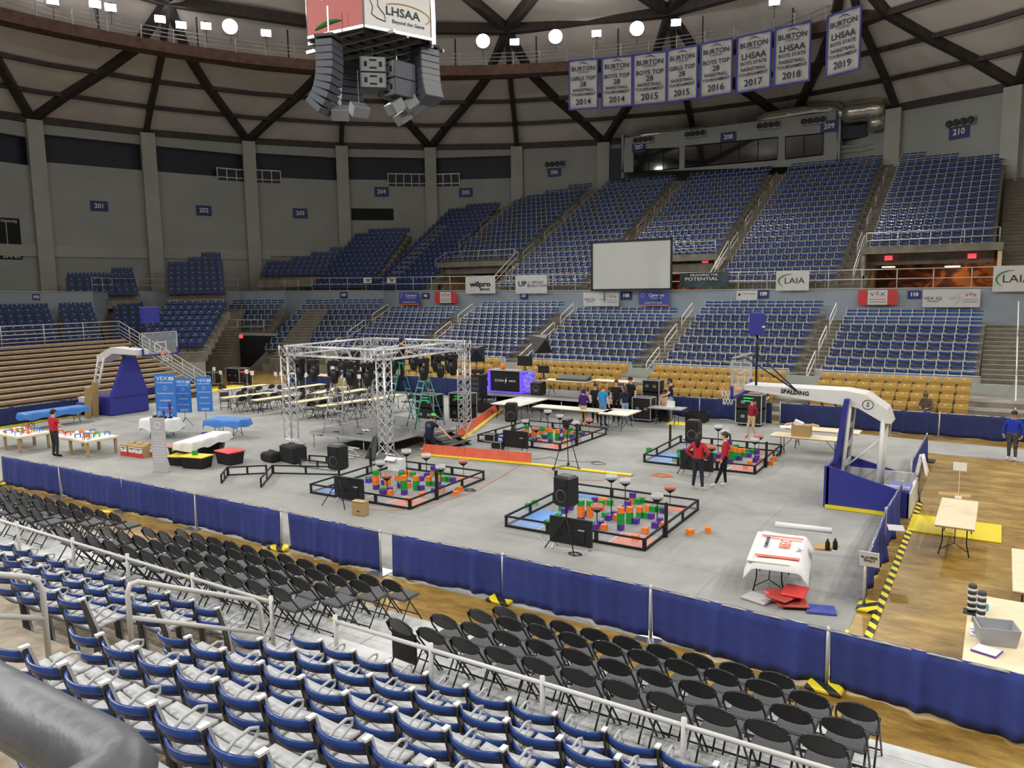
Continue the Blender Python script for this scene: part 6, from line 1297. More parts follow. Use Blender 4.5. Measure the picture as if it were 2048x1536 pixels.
def road_case(label, c, d, n=2, strips=False, rz=0, grp=None):
    t = thing('road_case', label, 'case', (*c, .013), rz, grp); h = d[2]/n
    for k in range(n):
        z = .12+h*k+h/2; MB().box((0, 0, z), (d[0]-.03, d[1]-.03, h-.03), 'black').build('case_body', t); e = MB()
        for x in (-d[0]/2, d[0]/2):
            for y in (-d[1]/2, d[1]/2): e.box((x, y, z), (.035, .035, h), 'alu')
        for zz in (z-h/2, z+h/2):
            for y in (-d[1]/2, d[1]/2): e.box((0, y, zz), (d[0], .03, .03), 'alu')
            for x in (-d[0]/2, d[0]/2): e.box((x, 0, zz), (.03, d[1], .03), 'alu')
        e.build('metal_edges', t); MB().box((-d[0]*.22, -d[1]/2-.005, z), (.16, .01, .12), 'steel').build('latch_plate', t); MB().box((d[0]*.22, -d[1]/2-.005, z), (.16, .01, .12), 'steel').build('latch_plate', t)
        if strips and k == n-1: 
            for zz in (.12, .0): MB().box((0, -d[1]/2-.008, z+zz+.05), (d[0]*.4, .012, .05), 'case_green').build('green_strip', t)
    for sx in (-1, 1):
        for sy in (-1, 1): MB().lathe([(.05, -.02), (.05, .02)], 'dark_grey', n=10, c=(sx*d[0]*.38, sy*d[1]*.38, .05), axis='y').build('wheel', t)
road_case('tall two-tier black road case with green strips before the far drape', (-8.75, 32.35), (1.05, .7, 1.2), 2, True)
road_case('black road case with green strips behind the stage, left of two', (-21.3, 26.6), (1.0, .7, 1.15), 2, True); road_case('black road case with green strips behind the stage, right of two', (-20.2, 27.6), (1.0, .7, 1.15), 2, True)
road_case('tall two-tier road case behind the paper sign stakes', (-31.5, 33.0), (1.3, .8, 1.55), 2); road_case('road case beside the tall one behind the pit tables', (-29.9, 33.2), (1.0, .8, 1.5), 2)
road_case('low black case with green strips beyond the bleacher railing', (-42.6, 31.2), (.9, .7, .7), 1, True); road_case('larger grey-topped case beyond the bleacher railing', (-41.7, 32.4), (1.3, .8, .9), 1)
road_case('black flight rack beside the seated bearded man', (-13.05, 31.2), (.85, .6, .95), 1); road_case('black flight rack standing behind the group at rear stage', (-13.2, 32.6), (.8, .6, 1.55), 3)
t = thing('podium', 'black bin with red top before the floor opening under section 104', 'bin', (-40.0, 31.8, .013)); MB().lathe([(.28, 0), (.36, .85)], 'matte_black', n=4).build('body', t); MB().box((0, 0, .9), (.75, .6, .09), 'red_lid', bev=.02).build('red_top', t)
t = thing('skirted_table', 'long counter with navy drape skirt behind the pit tables', 'table', (-35.6, 33.3, .013)); MB().box((0, 0, .78), (4.2, .75, .04), 'table_top').build('tabletop', t); MB().box((0, -.36, .38), (4.2, .03, .76), 'drape_dark').build('skirt', t)
# operator desk with laptop, black bin, yellow board
folding_table('grey folding table of the seated bearded man', (-11.9, 31.0), 0, 1.5, .75, .74, top='gray_bin')
t = thing('laptop', 'open white laptop on the grey table of the bearded man', 'laptop', (-11.8, 31.0, .745)); MB().box((0, 0, .01), (.36, .25, .02), 'white').build('keyboard_base', t); MB().box((0, .13, .14), (.36, .02, .25), 'white').build('screen', t)
t = thing('storage_bin', 'open black plastic bin before the far drape', 'bin', (-11.0, 32.2, .013)); mb = MB(); mb.prism([(-.42, 0), (.42, 0), (.5, .42), (.46, .42), (.39, .03), (-.39, .03), (-.46, .42), (-.5, .42)], 'y', -.28, .28, 'matte_black'); mb.box((0, -.28, .21), (.86, .02, .42), 'matte_black'); mb.box((0, .28, .21), (.86, .02, .42), 'matte_black'); mb.build('shell', t)
tag(MB().box((0, 0, .01), (.9, .7, .02), 'yellow').build('yellow_board', None, (-11.5, 31.3, .013), .1), 'flat yellow board lying before the black plastic bin', 'board')
# camera tripod on a wheeled spreader
p = at(1134, 938); t = thing('camera_tripod', 'video camera on a tall tripod with wheeled spreader on the carpet', 'camera tripod', (p[0], p[1], .013))
for q in range(3):
    a = PI/2+.4+2*PI*q/3; c, s = math.cos(a), math.sin(a); MB().tube([(.45*c, .45*s, .1), (.04*c, .04*s, 1.35)], .014, 'matte_black', n=6).build('leg', t); MB().tube([(0, 0, .09), (.45*c, .45*s, .09)], .014, 'matte_black', n=5).build('spreader', t); MB().lathe([(.05, -.015), (.05, .015)], 'dark_grey', n=12, c=(.48*c, .48*s, .05), axis='y').build('wheel', t)
MB().box((0, 0, 1.42), (.12, .12, .14), 'matte_black').build('tripod_head', t); MB().box((0, 0, 1.55), (.16, .34, .16), 'black', bev=.02).build('camera_body', t); MB().lathe([(.05, 0), (.06, .18)], 'black', n=12, c=(0, .16, 1.55), axis='y').build('lens', t); MB().tube([(.02, -.1, 1.42), (.25, -.4, 1.25)], .01, 'matte_black', n=5).build('pan_bar', t)
# ================================================================ LEFT SIDE THINGS
def vex_stand(label, px, py, gx, gy):
    p = at(gx, gy); zb, ztp = HT(px[0], py[1], p), HT(px[0], py[0], p); h = ztp-zb; w = h*.46
    t = thing('banner_stand', label, 'banner', (p[0], p[1], .013), .50, 'tall blue award banners'); R = Matrix.Rotation(-.05, 3, 'X')
    MB().box((0, 0, zb+h/2), (w, .015, h), 'vex_blue').build('banner', t)
    for q in range(3): a = 2*PI*q/3+.5; MB().tube([(0, .03, .4), (.32*math.cos(a), .32*math.sin(a), 0)], .01, 'black', n=4).build('leg', t)
    MB().tube([(0, .03, .3), (0, .03, ztp)], .012, 'black', n=5).build('pole', t)
    text('VEX', h*.12, 'letter_white', t, (-w*.12, -.012, zb+h*.89), sx=1.2); MB().box((w*.33, -.012, zb+h*.89), (w*.24, .006, h*.07), 'letter_white').build('logo_block', t); text('IQ', h*.06, 'vex_blue', t, (w*.33, -.018, zb+h*.89)); text('CHALLENGE', h*.05, 'letter_white', t, (0, -.012, zb+h*.80), sx=1.3)
    MB().tube([(w*.09*math.cos(a), -.012, zb+h*.68+w*.09*math.sin(a)) for a in [2*PI*q/14 for q in range(14)]], .006, 'letter_white', n=4, closed=True).build('round_mark', t)
    text('Teamwork Award' if px[0] > 380 else 'Excellence Award', h*.05, 'letter_white', t, (0, -.012, zb+h*.56)); text('LOUISIANA', h*.05, 'letter_white', t, (0, -.012, zb+h*.4)); text('State Championship', h*.04, 'letter_white', t, (0, -.012, zb+h*.24)); text('2020', h*.09, 'letter_white', t, (0, -.012, zb+h*.07), sx=1.3)
vex_stand('tall blue award banner on a stand, behind the trophies', (325, 0), (748, 838), 336, 862); vex_stand('tall blue award banner on a tripod stand, middle of three', (365, 0), (757, 826), 371, 853); vex_stand('tall blue award banner on a tripod stand, next to blue cloth table', (405, 0), (754, 824), 413, 857)
p = at(322, 945); t = thing('info_banner', 'narrow pale grey information banner standing on the carpet', 'banner', (p[0], p[1], .013), .42); h = HT(318, 836, p)
MB().box((0, 0, h/2), (.52, .02, h), mk('pale_grey', (.5,.48,.5), .6) and 'pale_grey').build('banner', t); MB().box((0, 0, .03), (.56, .16, .06), 'alu').build('foot', t); MB().tube([(.1*math.cos(a), -.014, h*.86+.1*math.sin(a)) for a in [2*PI*q/14 for q in range(14)]], .012, 'letter_white', n=4, closed=True).build('seal_mark', t); text('Code of Conduct', .06, 'letter_white', t, (0, -.014, h*.74))
for k in range(10): MB().box((0, -.012, h*(.64-.05*k)), (.4, .004, .012), 'letter_white').build('text_line', t)
# trophies
tp = at(322, 836, .8)
for i, (dx, dy, hh, l) in enumerate([(-.55, .1, .22, 'first small'), (-.35, -.05, .24, 'second small'), (-.18, .1, .26, 'third small'), (0, -.08, .28, 'fourth small'), (.14, .1, .3, 'fifth small'), (.3, -.05, .34, 'wide'), (.42, .15, .7, 'tallest, red and blue')]):
    t = thing('trophy', '%s dark plastic trophy on the white cloth table' % l, 'trophy', (tp[0]+dx, tp[1]+dy, .806), 0, 'trophies on the white cloth table'); MB().box((0, 0, .03), (.14, .12, .06), 'black').build('base', t); MB().lathe([(.05, .06), (.03, .1), (.06, hh*.8), (.05, hh)], 'poly' if i < 5 else 'hoop_blue', n=8).build('body', t)
    if i == 6: MB().box((0, 0, .3), (.16, .12, .05), 'vex_red').build('red_ring', t)
# plastic totes, boxes
def tote(label, px, py, d, lid, body='matte_black', rz=0, z=.013, tilt=0):
    p = at(px, py, z); t = thing('storage_tote', label, 'tote', (p[0], p[1]+d[1]/2, z), rz); x, y, h = d[0]/2, d[1]/2, d[2]; k = .86
    MB().add([(-x*k, -y*k, 0), (x*k, -y*k, 0), (x*k, y*k, 0), (-x*k, y*k, 0), (-x, -y, h), (x, -y, h), (x, y, h), (-x, y, h)], [(3, 2, 1, 0), (0, 1, 5, 4), (1, 2, 6, 5), (2, 3, 7, 6), (3, 0, 4, 7), (4, 5, 6, 7)], body).build('tub', t)
    if lid: MB().box((0, 0, h+.02), (d[0]+.06, d[1]+.06, .05), lid, bev=.015).build('lid', t)
    return t
tote('black tote with yellow rim and white label, nearest of the totes', 380, 938, (.9, .55, .36), None, rz=.25); tote('black tote with red lid, largest, right of the other totes', 446, 930, (.85, .6, .42), 'red_lid', rz=-.1)
tote('black tote with yellow lid behind the others, holding game cubes', 400, 908, (.8, .55, .42), 'yellow', rz=.1); tote('low black tote with yellow lid behind the information banner', 350, 932, (.7, .5, .3), 'yellow', rz=.3); tote('low tote with red lid and clear box on it', 350, 915, (.7, .5, .34), 'red_lid', rz=.2)
p = at(382, 922, .38); t = tag(MB().box((0, 0, .0), (.95, .6, .045), 'yellow', bev=.015).build('tote_lid', None, (at(380, 938)[0], at(380, 938)[1]+.27, .40), .25), 'yellow lid lying over the nearest black tote', 'lid')
tote('clear plastic box with papers on a low red tote', 368, 893, (.6, .4, .2), None, body='poly', rz=.2, z=.42)
q0 = at(400, 908); 
for i, (dx, dy, k, c, l) in enumerate([(-.3, 0, 0, 'purple', 'left edge'), (-.14, .02, 0, 'green', 'left part'), (0, -.1, 0, 'green', 'front middle'), (.02, .1, 0, 'green', 'back middle'), (.17, 0, 0, 'green', 'right part'), (.31, .05, 0, 'green', 'right edge'), (-.06, 0, 1, 'purple', 'upper left'), (.1, .02, 1, 'purple', 'upper middle'), (.24, .03, 1, 'purple', 'upper right')]):
    CUBE[c].put((q0[0]+dx, q0[1]+.27+dy, .48+.143*k), random.uniform(-.05, .05), '%s game cube piled on the yellow lidded tote, %s' % (c, l), 'game cubes piled on the rear tote')
CUBE['green'].put((at(380, 938)[0]-.1, at(380, 938)[1]+.3, .425), .5, 'single green game cube on the nearest yellow lid', 'game cubes piled on the rear tote')
for i, (x, y, l) in enumerate([(246, 913, 'leftmost'), (262, 915, 'second from left'), (275, 917, 'nearest, two labels'), (296, 914, 'rightmost')]):
    p = at(x, y); t = thing('carton', 'red and white labelled carton on carpet, '+l, 'box', (p[0], p[1]+.25, .013), .1+.05*i, 'row of red labelled cartons'); MB().box((0, 0, .21), (.40, .42, .42), 'cardboard').build('carton_body', t); MB().box((0, -.215, .1), (.40, .01, .2), 'vex_red').build('red_band', t); MB().box((0, -.222, .27), (.32, .01, .2), 'paper').build('label_sheet', t); text('ROBOTICS\nKIT', .055, 'black', t, (0, -.23, .29))
    MB().box((.05, .1, .45), (.3, .16, .05), 'cardboard', R=Matrix.Rotation(.5, 3, 'X')).build('flap', t)
t = thing('yard_sign', 'white VEX IQ sign board leaning beside the totes', 'sign', (at(430, 905)[0], at(430, 905)[1]+.2, .013), .1); MB().box((0, 0, .3), (.6, .02, .6), 'paper', R=Matrix.Rotation(-.25, 3, 'X')).build('board', t); text('VEX IQ', .16, 'dark_grey', t, (.02, -.04, .36), rot=(PI/2-.25, 0, 0))
# things by the left basketball stand
t = thing('blue_wagon', 'blue folding wagon carrying a white tub beside the bleachers', 'wagon', (-37.6, 20.3, .05), .2); MB().box((0, 0, .42), (.85, .5, .42), 'banner_blue', bev=.02).build('cloth_body', t); 
for x in (-.3, .3):
    for y in (-.22, .22): MB().lathe([(.1, -.03), (.1, .03)], 'white', n=14, c=(x, y, .1), axis='y').build('wheel', t)
tote('white plastic tub on top of the blue wagon', 205, 800, (.6, .42, .25), None, body='white', rz=.2, z=.69).location = (-37.6, 20.3, .69)
for i, (dx, h, l) in enumerate(((0, 1.5, 'nearest, leaning'), (-.25, 1.7, 'behind, taller'))): 
    t = thing('cardboard_tube_box', 'long tan cardboard carton leaning beside the left basketball stand, '+l, 'box', (-36.6+dx, 19.9+.5*i, .013)); MB().box((-.1, 0, h/2), (.24, .2, h), 'cardboard', R=Matrix.Rotation(.12, 3, 'Y')).build('carton', t)
# ================================================================ RIGHT SIDE THINGS
t = thing('cardboard_box', 'open cardboard box on the table behind the right basketball stand', 'box', (-5.6, 27.1, .745), .1); MB().box((0, 0, .19), (.62, .45, .38), 'cardboard').build('carton', t)
for s in (-1, 1): MB().box((s*.42, 0, .38), (.26, .45, .01), 'cardboard', R=Matrix.Rotation(s*.2, 3, 'Y')).build('flap', t)
MB().box((-.1, 0, .42), (.3, .3, .14), 'paper', R=Matrix.Rotation(.4, 3, 'Y')).build('papers', t)
tag(MB().box((0, 0, .005), (.9, .5, .01), 'paper').build('paper_sheet', None, (-6.2, 28.6, .745), .3), 'white paper sheet on the table before the far drape', 'paper')
def poster(label, pts, z0, text_=None):
    return None
t = thing('printed_poster', 'large white poster with red stripes laid over the pale table', 'poster', (-3.45, 15.1, .75), PI/2+.15); f = lambda a, b: ((a-.5)*1.9, (b-.5)*1.15, .01+.03*math.sin(5*a)*math.sin(4*b)-(.22*max(0, abs(b-.5)-.36)/.14 if abs(b-.5) > .36 else 0)-(.15*max(0, .06-a)/.06))
MB().sheet(f, 24, 16, 'paper', th=(0, 0, -.004)).build('sheet', t)
for x, w, m in ((-.7, .12, 'ramp_red'), (.55, .08, 'ramp_red')): MB().box((x, 0, .045), (w, .8, .006), m).build('red_stripe', t)
text('REC', .30, 'ramp_red', t, (.1, -.1, .055), rot=(0, 0, 0)); text('FOUNDATION', .10, 'black', t, (.1, .25, .055), rot=(0, 0, 0)); MB().prism([(-.3, -.3), (-.15, -.42), (0, -.3), (-.15, -.36)], 'z', .05, .056, 'steel').build('chevron_mark', t)
p = at(1655, 1072, .8); tag(MB().tube([(-.55, .0, 0), (.55, .12, .0)], .06, 'paper', n=14).build('paper_roll', None, (-3.3, 16.35, .82), .0), 'long white roll of printed paper behind the poster table', 'paper roll')
t = thing('cardboard_box', 'open brown cardboard box with bottles behind the poster table', 'box', (-2.75, 15.5, .745), .3); MB().box((0, 0, .02), (.3, .35, .04), 'cardboard').build('carton', t); MB().box((.2, 0, .08), (.2, .35, .01), 'cardboard', R=Matrix.Rotation(-.3, 3, 'Y')).build('flap', t)
for i, (x, y, l) in enumerate(((1668, 1112, 'nearer'), (1690, 1105, 'farther'))): p = at(x, y, .78); tag(MB().lathe([(.045, 0), (.045, .14), (.02, .19), (.02, .22)], 'black', n=10).build('spray_bottle', None, (-2.62+.12*i, 15.3+.1*i, .79)), 'dark bottle standing behind the poster table, '+l, 'bottle')
t = thing('folded_shirts', 'heap of folded red shirts in plastic under the poster table', 'shirts', (-3.1, 14.2, .013)); 
for i in range(5): MB().box((.12*math.sin(i*2), .1*math.cos(i*3), .03+.05*i), (.55, .42, .05), 'board_red' if i % 2 else 'red_lid', rz=.4*i, bev=.02).build('shirt', t)
tag(MB().box((0, 0, .03), (.5, .35, .05), 'banner_blue', bev=.01).build('folded_shirt', None, (-2.5, 14.15, .013), .3), 'flat blue packet on carpet beside the heap of red shirts', 'packet'); tag(MB().box((0, 0, .03), (.5, .38, .06), 'pale_grey', bev=.02).build('tray_lid', None, (-3.6, 14.1, .013), -.3), 'pale grey plastic lid on carpet beside the heap of red shirts', 'lid')
TT = .745
def spool(label, x, y): t = thing('cup_dispenser', label, 'dispenser', (x, y, TT)); MB().box((0, 0, .012), (.22, .22, .024), 'black', bev=.01).build('base', t); MB().lathe([(.06, .02), (.06, .44), (.05, .46)], 'dark_grey', n=14).build('tube', t); [MB().lathe([(.062, .06+.1*k), (.064, .06+.1*k), (.064, .10+.1*k), (.062, .10+.1*k)], 'white', n=14).build('band', t) for k in range(4)]
spool('dark ribbed cylinder on the right edge table, nearer of two', -.05, 13.25); spool('dark ribbed cylinder on the right edge table, farther of two', -.18, 13.5)
t = thing('tissue_box', 'blue and pink tissue box on the table at right edge', 'box', (-.10, 13.72, TT), .4); MB().box((0, 0, .05), (.26, .14, .10), mk('aqua', (.1,.45,.65), .5) and 'aqua', bev=.005).build('carton', t); MB().box((-.03, .02, .13), (.2, .12, .05), mk('pink', (.75,.45,.6), .6) and 'pink', bev=.01).build('packet', t)
t = thing('grey_basket', 'open grey plastic basket on the table at right edge', 'basket', (.15, 12.55, TT), .25); mb = MB(); x, y, h = .26, .2, .26
mb.add([(-x*.85, -y*.85, 0), (x*.85, -y*.85, 0), (x*.85, y*.85, 0), (-x*.85, y*.85, 0), (-x, -y, h), (x, -y, h), (x, y, h), (-x, y, h), (-x*.93, -y*.93, h), (x*.93, -y*.93, h), (x*.93, y*.93, h), (-x*.93, y*.93, h), (-x*.8, -y*.8, .02), (x*.8, -y*.8, .02), (x*.8, y*.8, .02), (-x*.8, y*.8, .02)], [(3,2,1,0), (0,1,5,4), (1,2,6,5), (2,3,7,6), (3,0,4,7), (4,5,9,8), (5,6,10,9), (6,7,11,10), (7,4,8,11), (8,9,13,12), (9,10,14,13), (10,11,15,14), (11,8,12,15), (12,13,14,15)], 'gray_bin'); mb.build('shell', t); MB().box((0, 0, .05), (.3, .2, .03), 'paper').build('papers', t)
t = thing('papers', 'loose white papers on the table at right edge', 'papers', (-.05, 12.95, TT)); [MB().box((.03*k, .02*k, .004+.003*k), (.28, .2, .002), 'paper', rz=.3*k).build('sheet', t) for k in range(3)]
t = thing('papers', 'colourful printed leaflets on the table at right edge', 'papers', (.0, 12.68, TT)); [MB().box((.04*k-.05, .03*k, .004+.003*k), (.24, .18, .002), m, rz=.5*k).build('sheet', t) for k, m in enumerate(('paper', 'vex_blue', 'board_red', 'paper'))]
t = thing('ring_binder', 'white and purple ring binder on the table at right edge', 'binder', (.05, 12.12, TT), -.3); MB().box((0, 0, .012), (.32, .27, .02), 'cube_purple').build('cover', t); MB().box((.0, 0, .026), (.30, .25, .008), 'paper').build('top_sheet', t)
t = thing('stake_sign', 'white paper number sign on thin stake by the lone tan table', 'sign', (-.68, 20.75, .745)); z = .75; MB().tube([(0, 0, .04), (0, 0, .78)], .008, 'wood_light', n=5).build('stake', t); MB().box((0, 0, .03), (.14, .1, .05), 'white').build('foot', t); MB().box((0, 0, .78), (.28, .01, .2), 'paper').build('paper', t)
tag(MB().box((0, 0, .012), (.3, .4, .015), 'pale_grey').build('paper_on_rail', None, (-1.62, 17.0, .9), .2), 'pale sheet clipped on top of the side drape', 'paper')
for i, (u, v, l) in enumerate(((-15.6, 12.35, 'yellow'),)): tag(MB().box((0, 0, .04), (.35, .14, .08), 'yellow', bev=.03).build('cleaning_cloth', None, (-20.2, 11.2, .0), .3), 'yellow cloth lying at a post of the near drape', 'cloth'); tag(MB().box((0, 0, .03), (.4, .12, .05), 'orange', bev=.02).build('orange_cloth', None, (-19.85, 11.05, .0), .9), 'orange cloth lying at a post of the near drape', 'cloth')
t = thing('white_box', 'white open carton standing in the corner of the field beside the truss', 'box', (-16.45, 18.75, .03), .1); MB().box((0, 0, .2), (.5, .3, .4), 'paper', bev=.01).build('carton', t); MB().box((-.1, -.2, .42), (.4, .2, .01), 'paper', R=Matrix.Rotation(.5, 3, 'X')).build('flap', t)
# ================================================================ PEOPLE
SKN = {'light': s2l(222,176,150), 'tan': s2l(190,140,108), 'dark': s2l(130,88,62)}
for k, c in SKN.items(): mk('skin_'+k, c, .55)
for k, c in {'hair_black': (.012,.009,.008), 'hair_brown': (.06,.028,.014), 'hair_ginger': (.25,.10,.04), 'cap_black': (.01,.01,.012), 'cap_green': (.12,.65,.15)}.items(): mk(k, c, .6)
def cm(n, c, **k): mk(n, s2l(*c), .85, **k) if n not in MT else None; return n
def base_pose(**k):
    J = dict(pelvis=(0,0,.95), waist=(0,0,1.10), chest=(0,.0,1.30), neck=(0,0,1.47), head0=(0,.015,1.56), head1=(0,.025,1.66), top=(0,.015,1.745))
    for s, n in ((-1, 'L'), (1, 'R')):
        J.update({'sh'+n: (s*.17,0,1.41), 'el'+n: (s*.235,-.02,1.14), 'wr'+n: (s*.25,.07,.90), 'ha'+n: (s*.25,.10,.83), 'hip'+n: (s*.085,0,.92), 'kn'+n: (s*.10,.02,.50), 'an'+n: (s*.105,-.02,.09), 'to'+n: (s*.12,.15,.035)})
    J.update(k); return J
ED = [('pelvis','waist'),('waist','chest'),('chest','neck'),('neck','head0'),('head0','head1'),('head1','top')]
for n in 'LR': ED += [('chest','sh'+n),('sh'+n,'el'+n),('el'+n,'wr'+n),('wr'+n,'ha'+n),('pelvis','hip'+n),('hip'+n,'kn'+n),('kn'+n,'an'+n),('an'+n,'to'+n)]
RAD = dict(pelvis=(.15,.115), waist=(.14,.105), chest=(.16,.115), neck=(.052,.055), head0=(.065,.075), head1=(.082,.098), top=(.045,.055), sh=(.07,.07), el=(.045,.045), wr=(.030,.028), ha=(.038,.018), hip=(.095,.10), kn=(.062,.065), an=(.043,.045), to=(.042,.03))
PPL = []
def person(label, loc, rz, J, h=1.75, skin='light', shirt='navy', pants='denim', shoes='white', hair='hair_brown', style='short', sleeve='short', girth=1.0, cap=None, extra=None, seatz=0, kneel=False):
    k = h/1.75; names = list(J); vs = [tuple(c*k for c in J[n]) for n in names]; me = bpy.data.meshes.new('person'); me.from_pydata(vs, [(names.index(a), names.index(b)) for a, b in ED], [])
    o = bpy.data.objects.new('person', me); COL.objects.link(o); o.location = loc; o.rotation_euler = (0, 0, rz); m = o.modifiers.new('s', 'SKIN'); sv = me.skin_vertices[0].data if me.skin_vertices else None
    PPL.append((o, names, J, k, dict(label=label, skin='skin_'+skin, shirt=shirt, pants=pants, shoes=shoes, hair=hair, style=style, sleeve=sleeve, girth=girth, cap=cap, extra=extra)))
    return o
E_ = base_pose
hips = dict(elL=(-.36,-.08,1.16), wrL=(-.19,.02,1.0), haL=(-.14,.05,.98), elR=(.36,-.08,1.16), wrR=(.19,.02,1.0), haR=(.14,.05,.98))
fwd = dict(elL=(-.24,.08,1.16), wrL=(-.2,.30,1.08), haL=(-.18,.38,1.06), elR=(.24,.08,1.16), wrR=(.2,.30,1.08), haR=(.18,.38,1.06), head1=(0,.05,1.655), top=(0,.05,1.74))
sit = dict(pelvis=(0,0,.50), waist=(0,.0,.64), chest=(0,.03,.85), neck=(0,.05,1.02), head0=(0,.07,1.11), head1=(0,.09,1.20), top=(0,.08,1.29), hipL=(-.09,.05,.48), hipR=(.09,.05,.48), knL=(-.12,.45,.50), knR=(.12,.45,.50), anL=(-.12,.42,.10), anR=(.12,.42,.10), toL=(-.13,.58,.04), toR=(.13,.58,.04),
           shL=(-.17,.03,.96), shR=(.17,.03,.96), elL=(-.23,.12,.72), elR=(.23,.12,.72), wrL=(-.14,.34,.66), wrR=(.14,.34,.66), haL=(-.08,.40,.66), haR=(.08,.40,.66))
cols = dict(red_shirt=(190,38,52), maroon=(140,26,44), dark_jean=(36,40,54), leggings=(14,14,16), khaki=(196,172,134), black_cloth=(18,18,20), navy_cloth=(22,26,48), blue_tee=(40,140,200), jeans=(100,125,160), light_jeans=(140,165,195), purple_cloth=(58,24,104), pink_cloth=(205,60,100), royal=(22,52,170), charcoal=(44,46,52), beige_cloth=(190,165,140), camo=(96,80,66), tan_shoe=(205,185,150))
for n, c in cols.items(): cm(n, c)
cm('plaid', (34,34,38), col2=(.10,.10,.10), scale=14)
def gnd(x, y, z=.013): g_ = G(x, y); return (g_[0], g_[1], z)
person('woman with long dark hair in red top, hands on hips, seen from behind', gnd(1396, 981), -.1, E_(**hips, knL=(-.12,.0,.5), anL=(-.16,-.02,.09), toL=(-.19,.14,.035), anR=(.15,-.02,.09), toR=(.18,.14,.035)), 1.66, 'tan', 'red_shirt', 'dark_jean', 'white', 'hair_black', 'long', 'long')
person('woman with brown ponytail in red jacket and black leggings facing left', gnd(1449, 975), 1.75, E_(elR=(.30,-.10,1.18), wrR=(.22,.14,1.06), haR=(.16,.2,1.04), knL=(-.09,.12,.5), anL=(-.10,.28,.09), toL=(-.11,.44,.035)), 1.62, 'light', 'red_shirt', 'leggings', 'white', 'hair_brown', 'pony', 'long')
person('boy in maroon hoodie and khaki trousers, hands in pockets, walking', gnd(1503, 877), 2.6, E_(elL=(-.26,-.08,1.16), wrL=(-.18,.05,.98), haL=(-.15,.08,.93), elR=(.26,-.08,1.16), wrR=(.18,.05,.98), haR=(.15,.08,.93), knR=(.10,.14,.52), anR=(.10,.12,.10), toR=(.11,.28,.05), anL=(-.1,-.16,.1), toL=(-.1,-.02,.035)), 1.52, 'light', 'maroon', 'khaki', 'vex_red', 'hair_black', 'short', 'long', extra='hood')
person('woman in royal blue sweatshirt, dark cap and plaid trousers at right edge', gnd(2023, 921), PI-.3, E_(elL=(-.30,-.02,1.14), elR=(.30,-.02,1.14), wrL=(-.30,.05,.9), wrR=(.30,.05,.9)), 1.62, 'tan', 'royal', 'plaid', 'pink', 'hair_black', 'short', 'long', girth=1.28, cap='cap_black')
person('man in red t-shirt and charcoal trousers at the low game tables, from behind', (-28.9, 14.35, .013), .15, E_(**fwd), 1.74, 'light', 'red_shirt', 'charcoal', 'black_cloth', 'hair_black', 'short', 'short')
kneel = dict(pelvis=(0,0,.42), waist=(0,.03,.58), chest=(0,.10,.80), neck=(0,.16,.97), head0=(0,.19,1.04), head1=(.02,.23,1.13), top=(.02,.23,1.22), hipL=(-.10,0,.40), hipR=(.10,0,.40), knL=(-.13,.22,.06), knR=(.13,.22,.06), anL=(-.12,-.18,.06), anR=(.12,-.18,.06), toL=(-.13,-.30,.03), toR=(.13,-.30,.03),
             shL=(-.18,.11,.91), shR=(.18,.11,.91), elL=(-.36,.22,.76), wrL=(-.46,.38,.62), haL=(-.48,.45,.57), elR=(.42,.22,.74), wrR=(.68,.30,.52), haR=(.75,.33,.46))
person('man kneeling in green cap and navy t-shirt with round print on the back', gnd(858, 900), -.15, E_(**kneel), 1.85, 'light', 'navy_cloth', 'navy_cloth', 'tan_shoe', 'hair_brown', 'short', 'short', cap='cap_green', extra='round_print')
u, z = OV(787, 724, 23.4)
person('man in black cap and shirt reaching over the truss from a ladder', (-20.2, 23.55, 2.25), -.5, E_(elL=(-.3,.12,1.2), wrL=(-.3,.36,1.14), haL=(-.3,.43,1.12), elR=(.3,.12,1.2), wrR=(.3,.36,1.14), haR=(.3,.43,1.12)), 1.72, 'light', 'black_cloth', 'charcoal', 'black_cloth', 'hair_black', 'short', 'short', cap='cap_black', extra='up_print')
person('girl in pink and black jacket beside the purple hoodie', (-15.3, 29.75, .013), 2.5, E_(), 1.48, 'light', 'black_cloth', 'black_cloth', 'black_cloth', 'hair_ginger', 'long', 'long', girth=.85, extra='pink_panel')
person('person in purple hoodie and khaki trousers seen from behind', gnd(1167, 853), .1, E_(**fwd), 1.58, 'light', 'purple_cloth', 'khaki', 'vex_red', 'hair_black', 'none', 'long', extra='hood_up')
person('dark haired person in black leaning in behind the purple hoodie', (-15.5, 31.4-.0, .013) if False else (-14.75, 29.85, .013), 3.6, E_(**fwd), 1.72, 'light', 'black_cloth', 'black_cloth', 'black_cloth', 'hair_black', 'pony', 'short')
person('man in bright blue t-shirt and jeans seen from behind', gnd(1206, 853), -.1, E_(wrL=(-.22,.2,.98), haL=(-.2,.26,.95)), 1.76, 'light', 'blue_tee', 'jeans', 'charcoal', 'hair_ginger', 'short', 'short')
person('man in dark shirt facing the group beside the black rack', (-14.1, 30.6, .013), 3.4, E_(), 1.82, 'light', 'black_cloth', 'black_cloth', 'black_cloth', 'hair_brown', 'short', 'short')
person('man in black cap and black shirt, hand raised to his face', (-13.7, 31.2, .013), 3.0, E_(elR=(.28,.1,1.2), wrR=(.14,.22,1.42), haR=(.09,.2,1.5)), 1.9, 'light', 'black_cloth', 'black_cloth', 'black_cloth', 'hair_black', 'short', 'short', cap='cap_black')
person('woman in navy shirt and light jeans leaning on the cream table', gnd(1250, 849), .9, E_(**fwd), 1.64, 'light', 'navy_cloth', 'light_jeans', 'aqua', 'hair_brown', 'long', 'long')
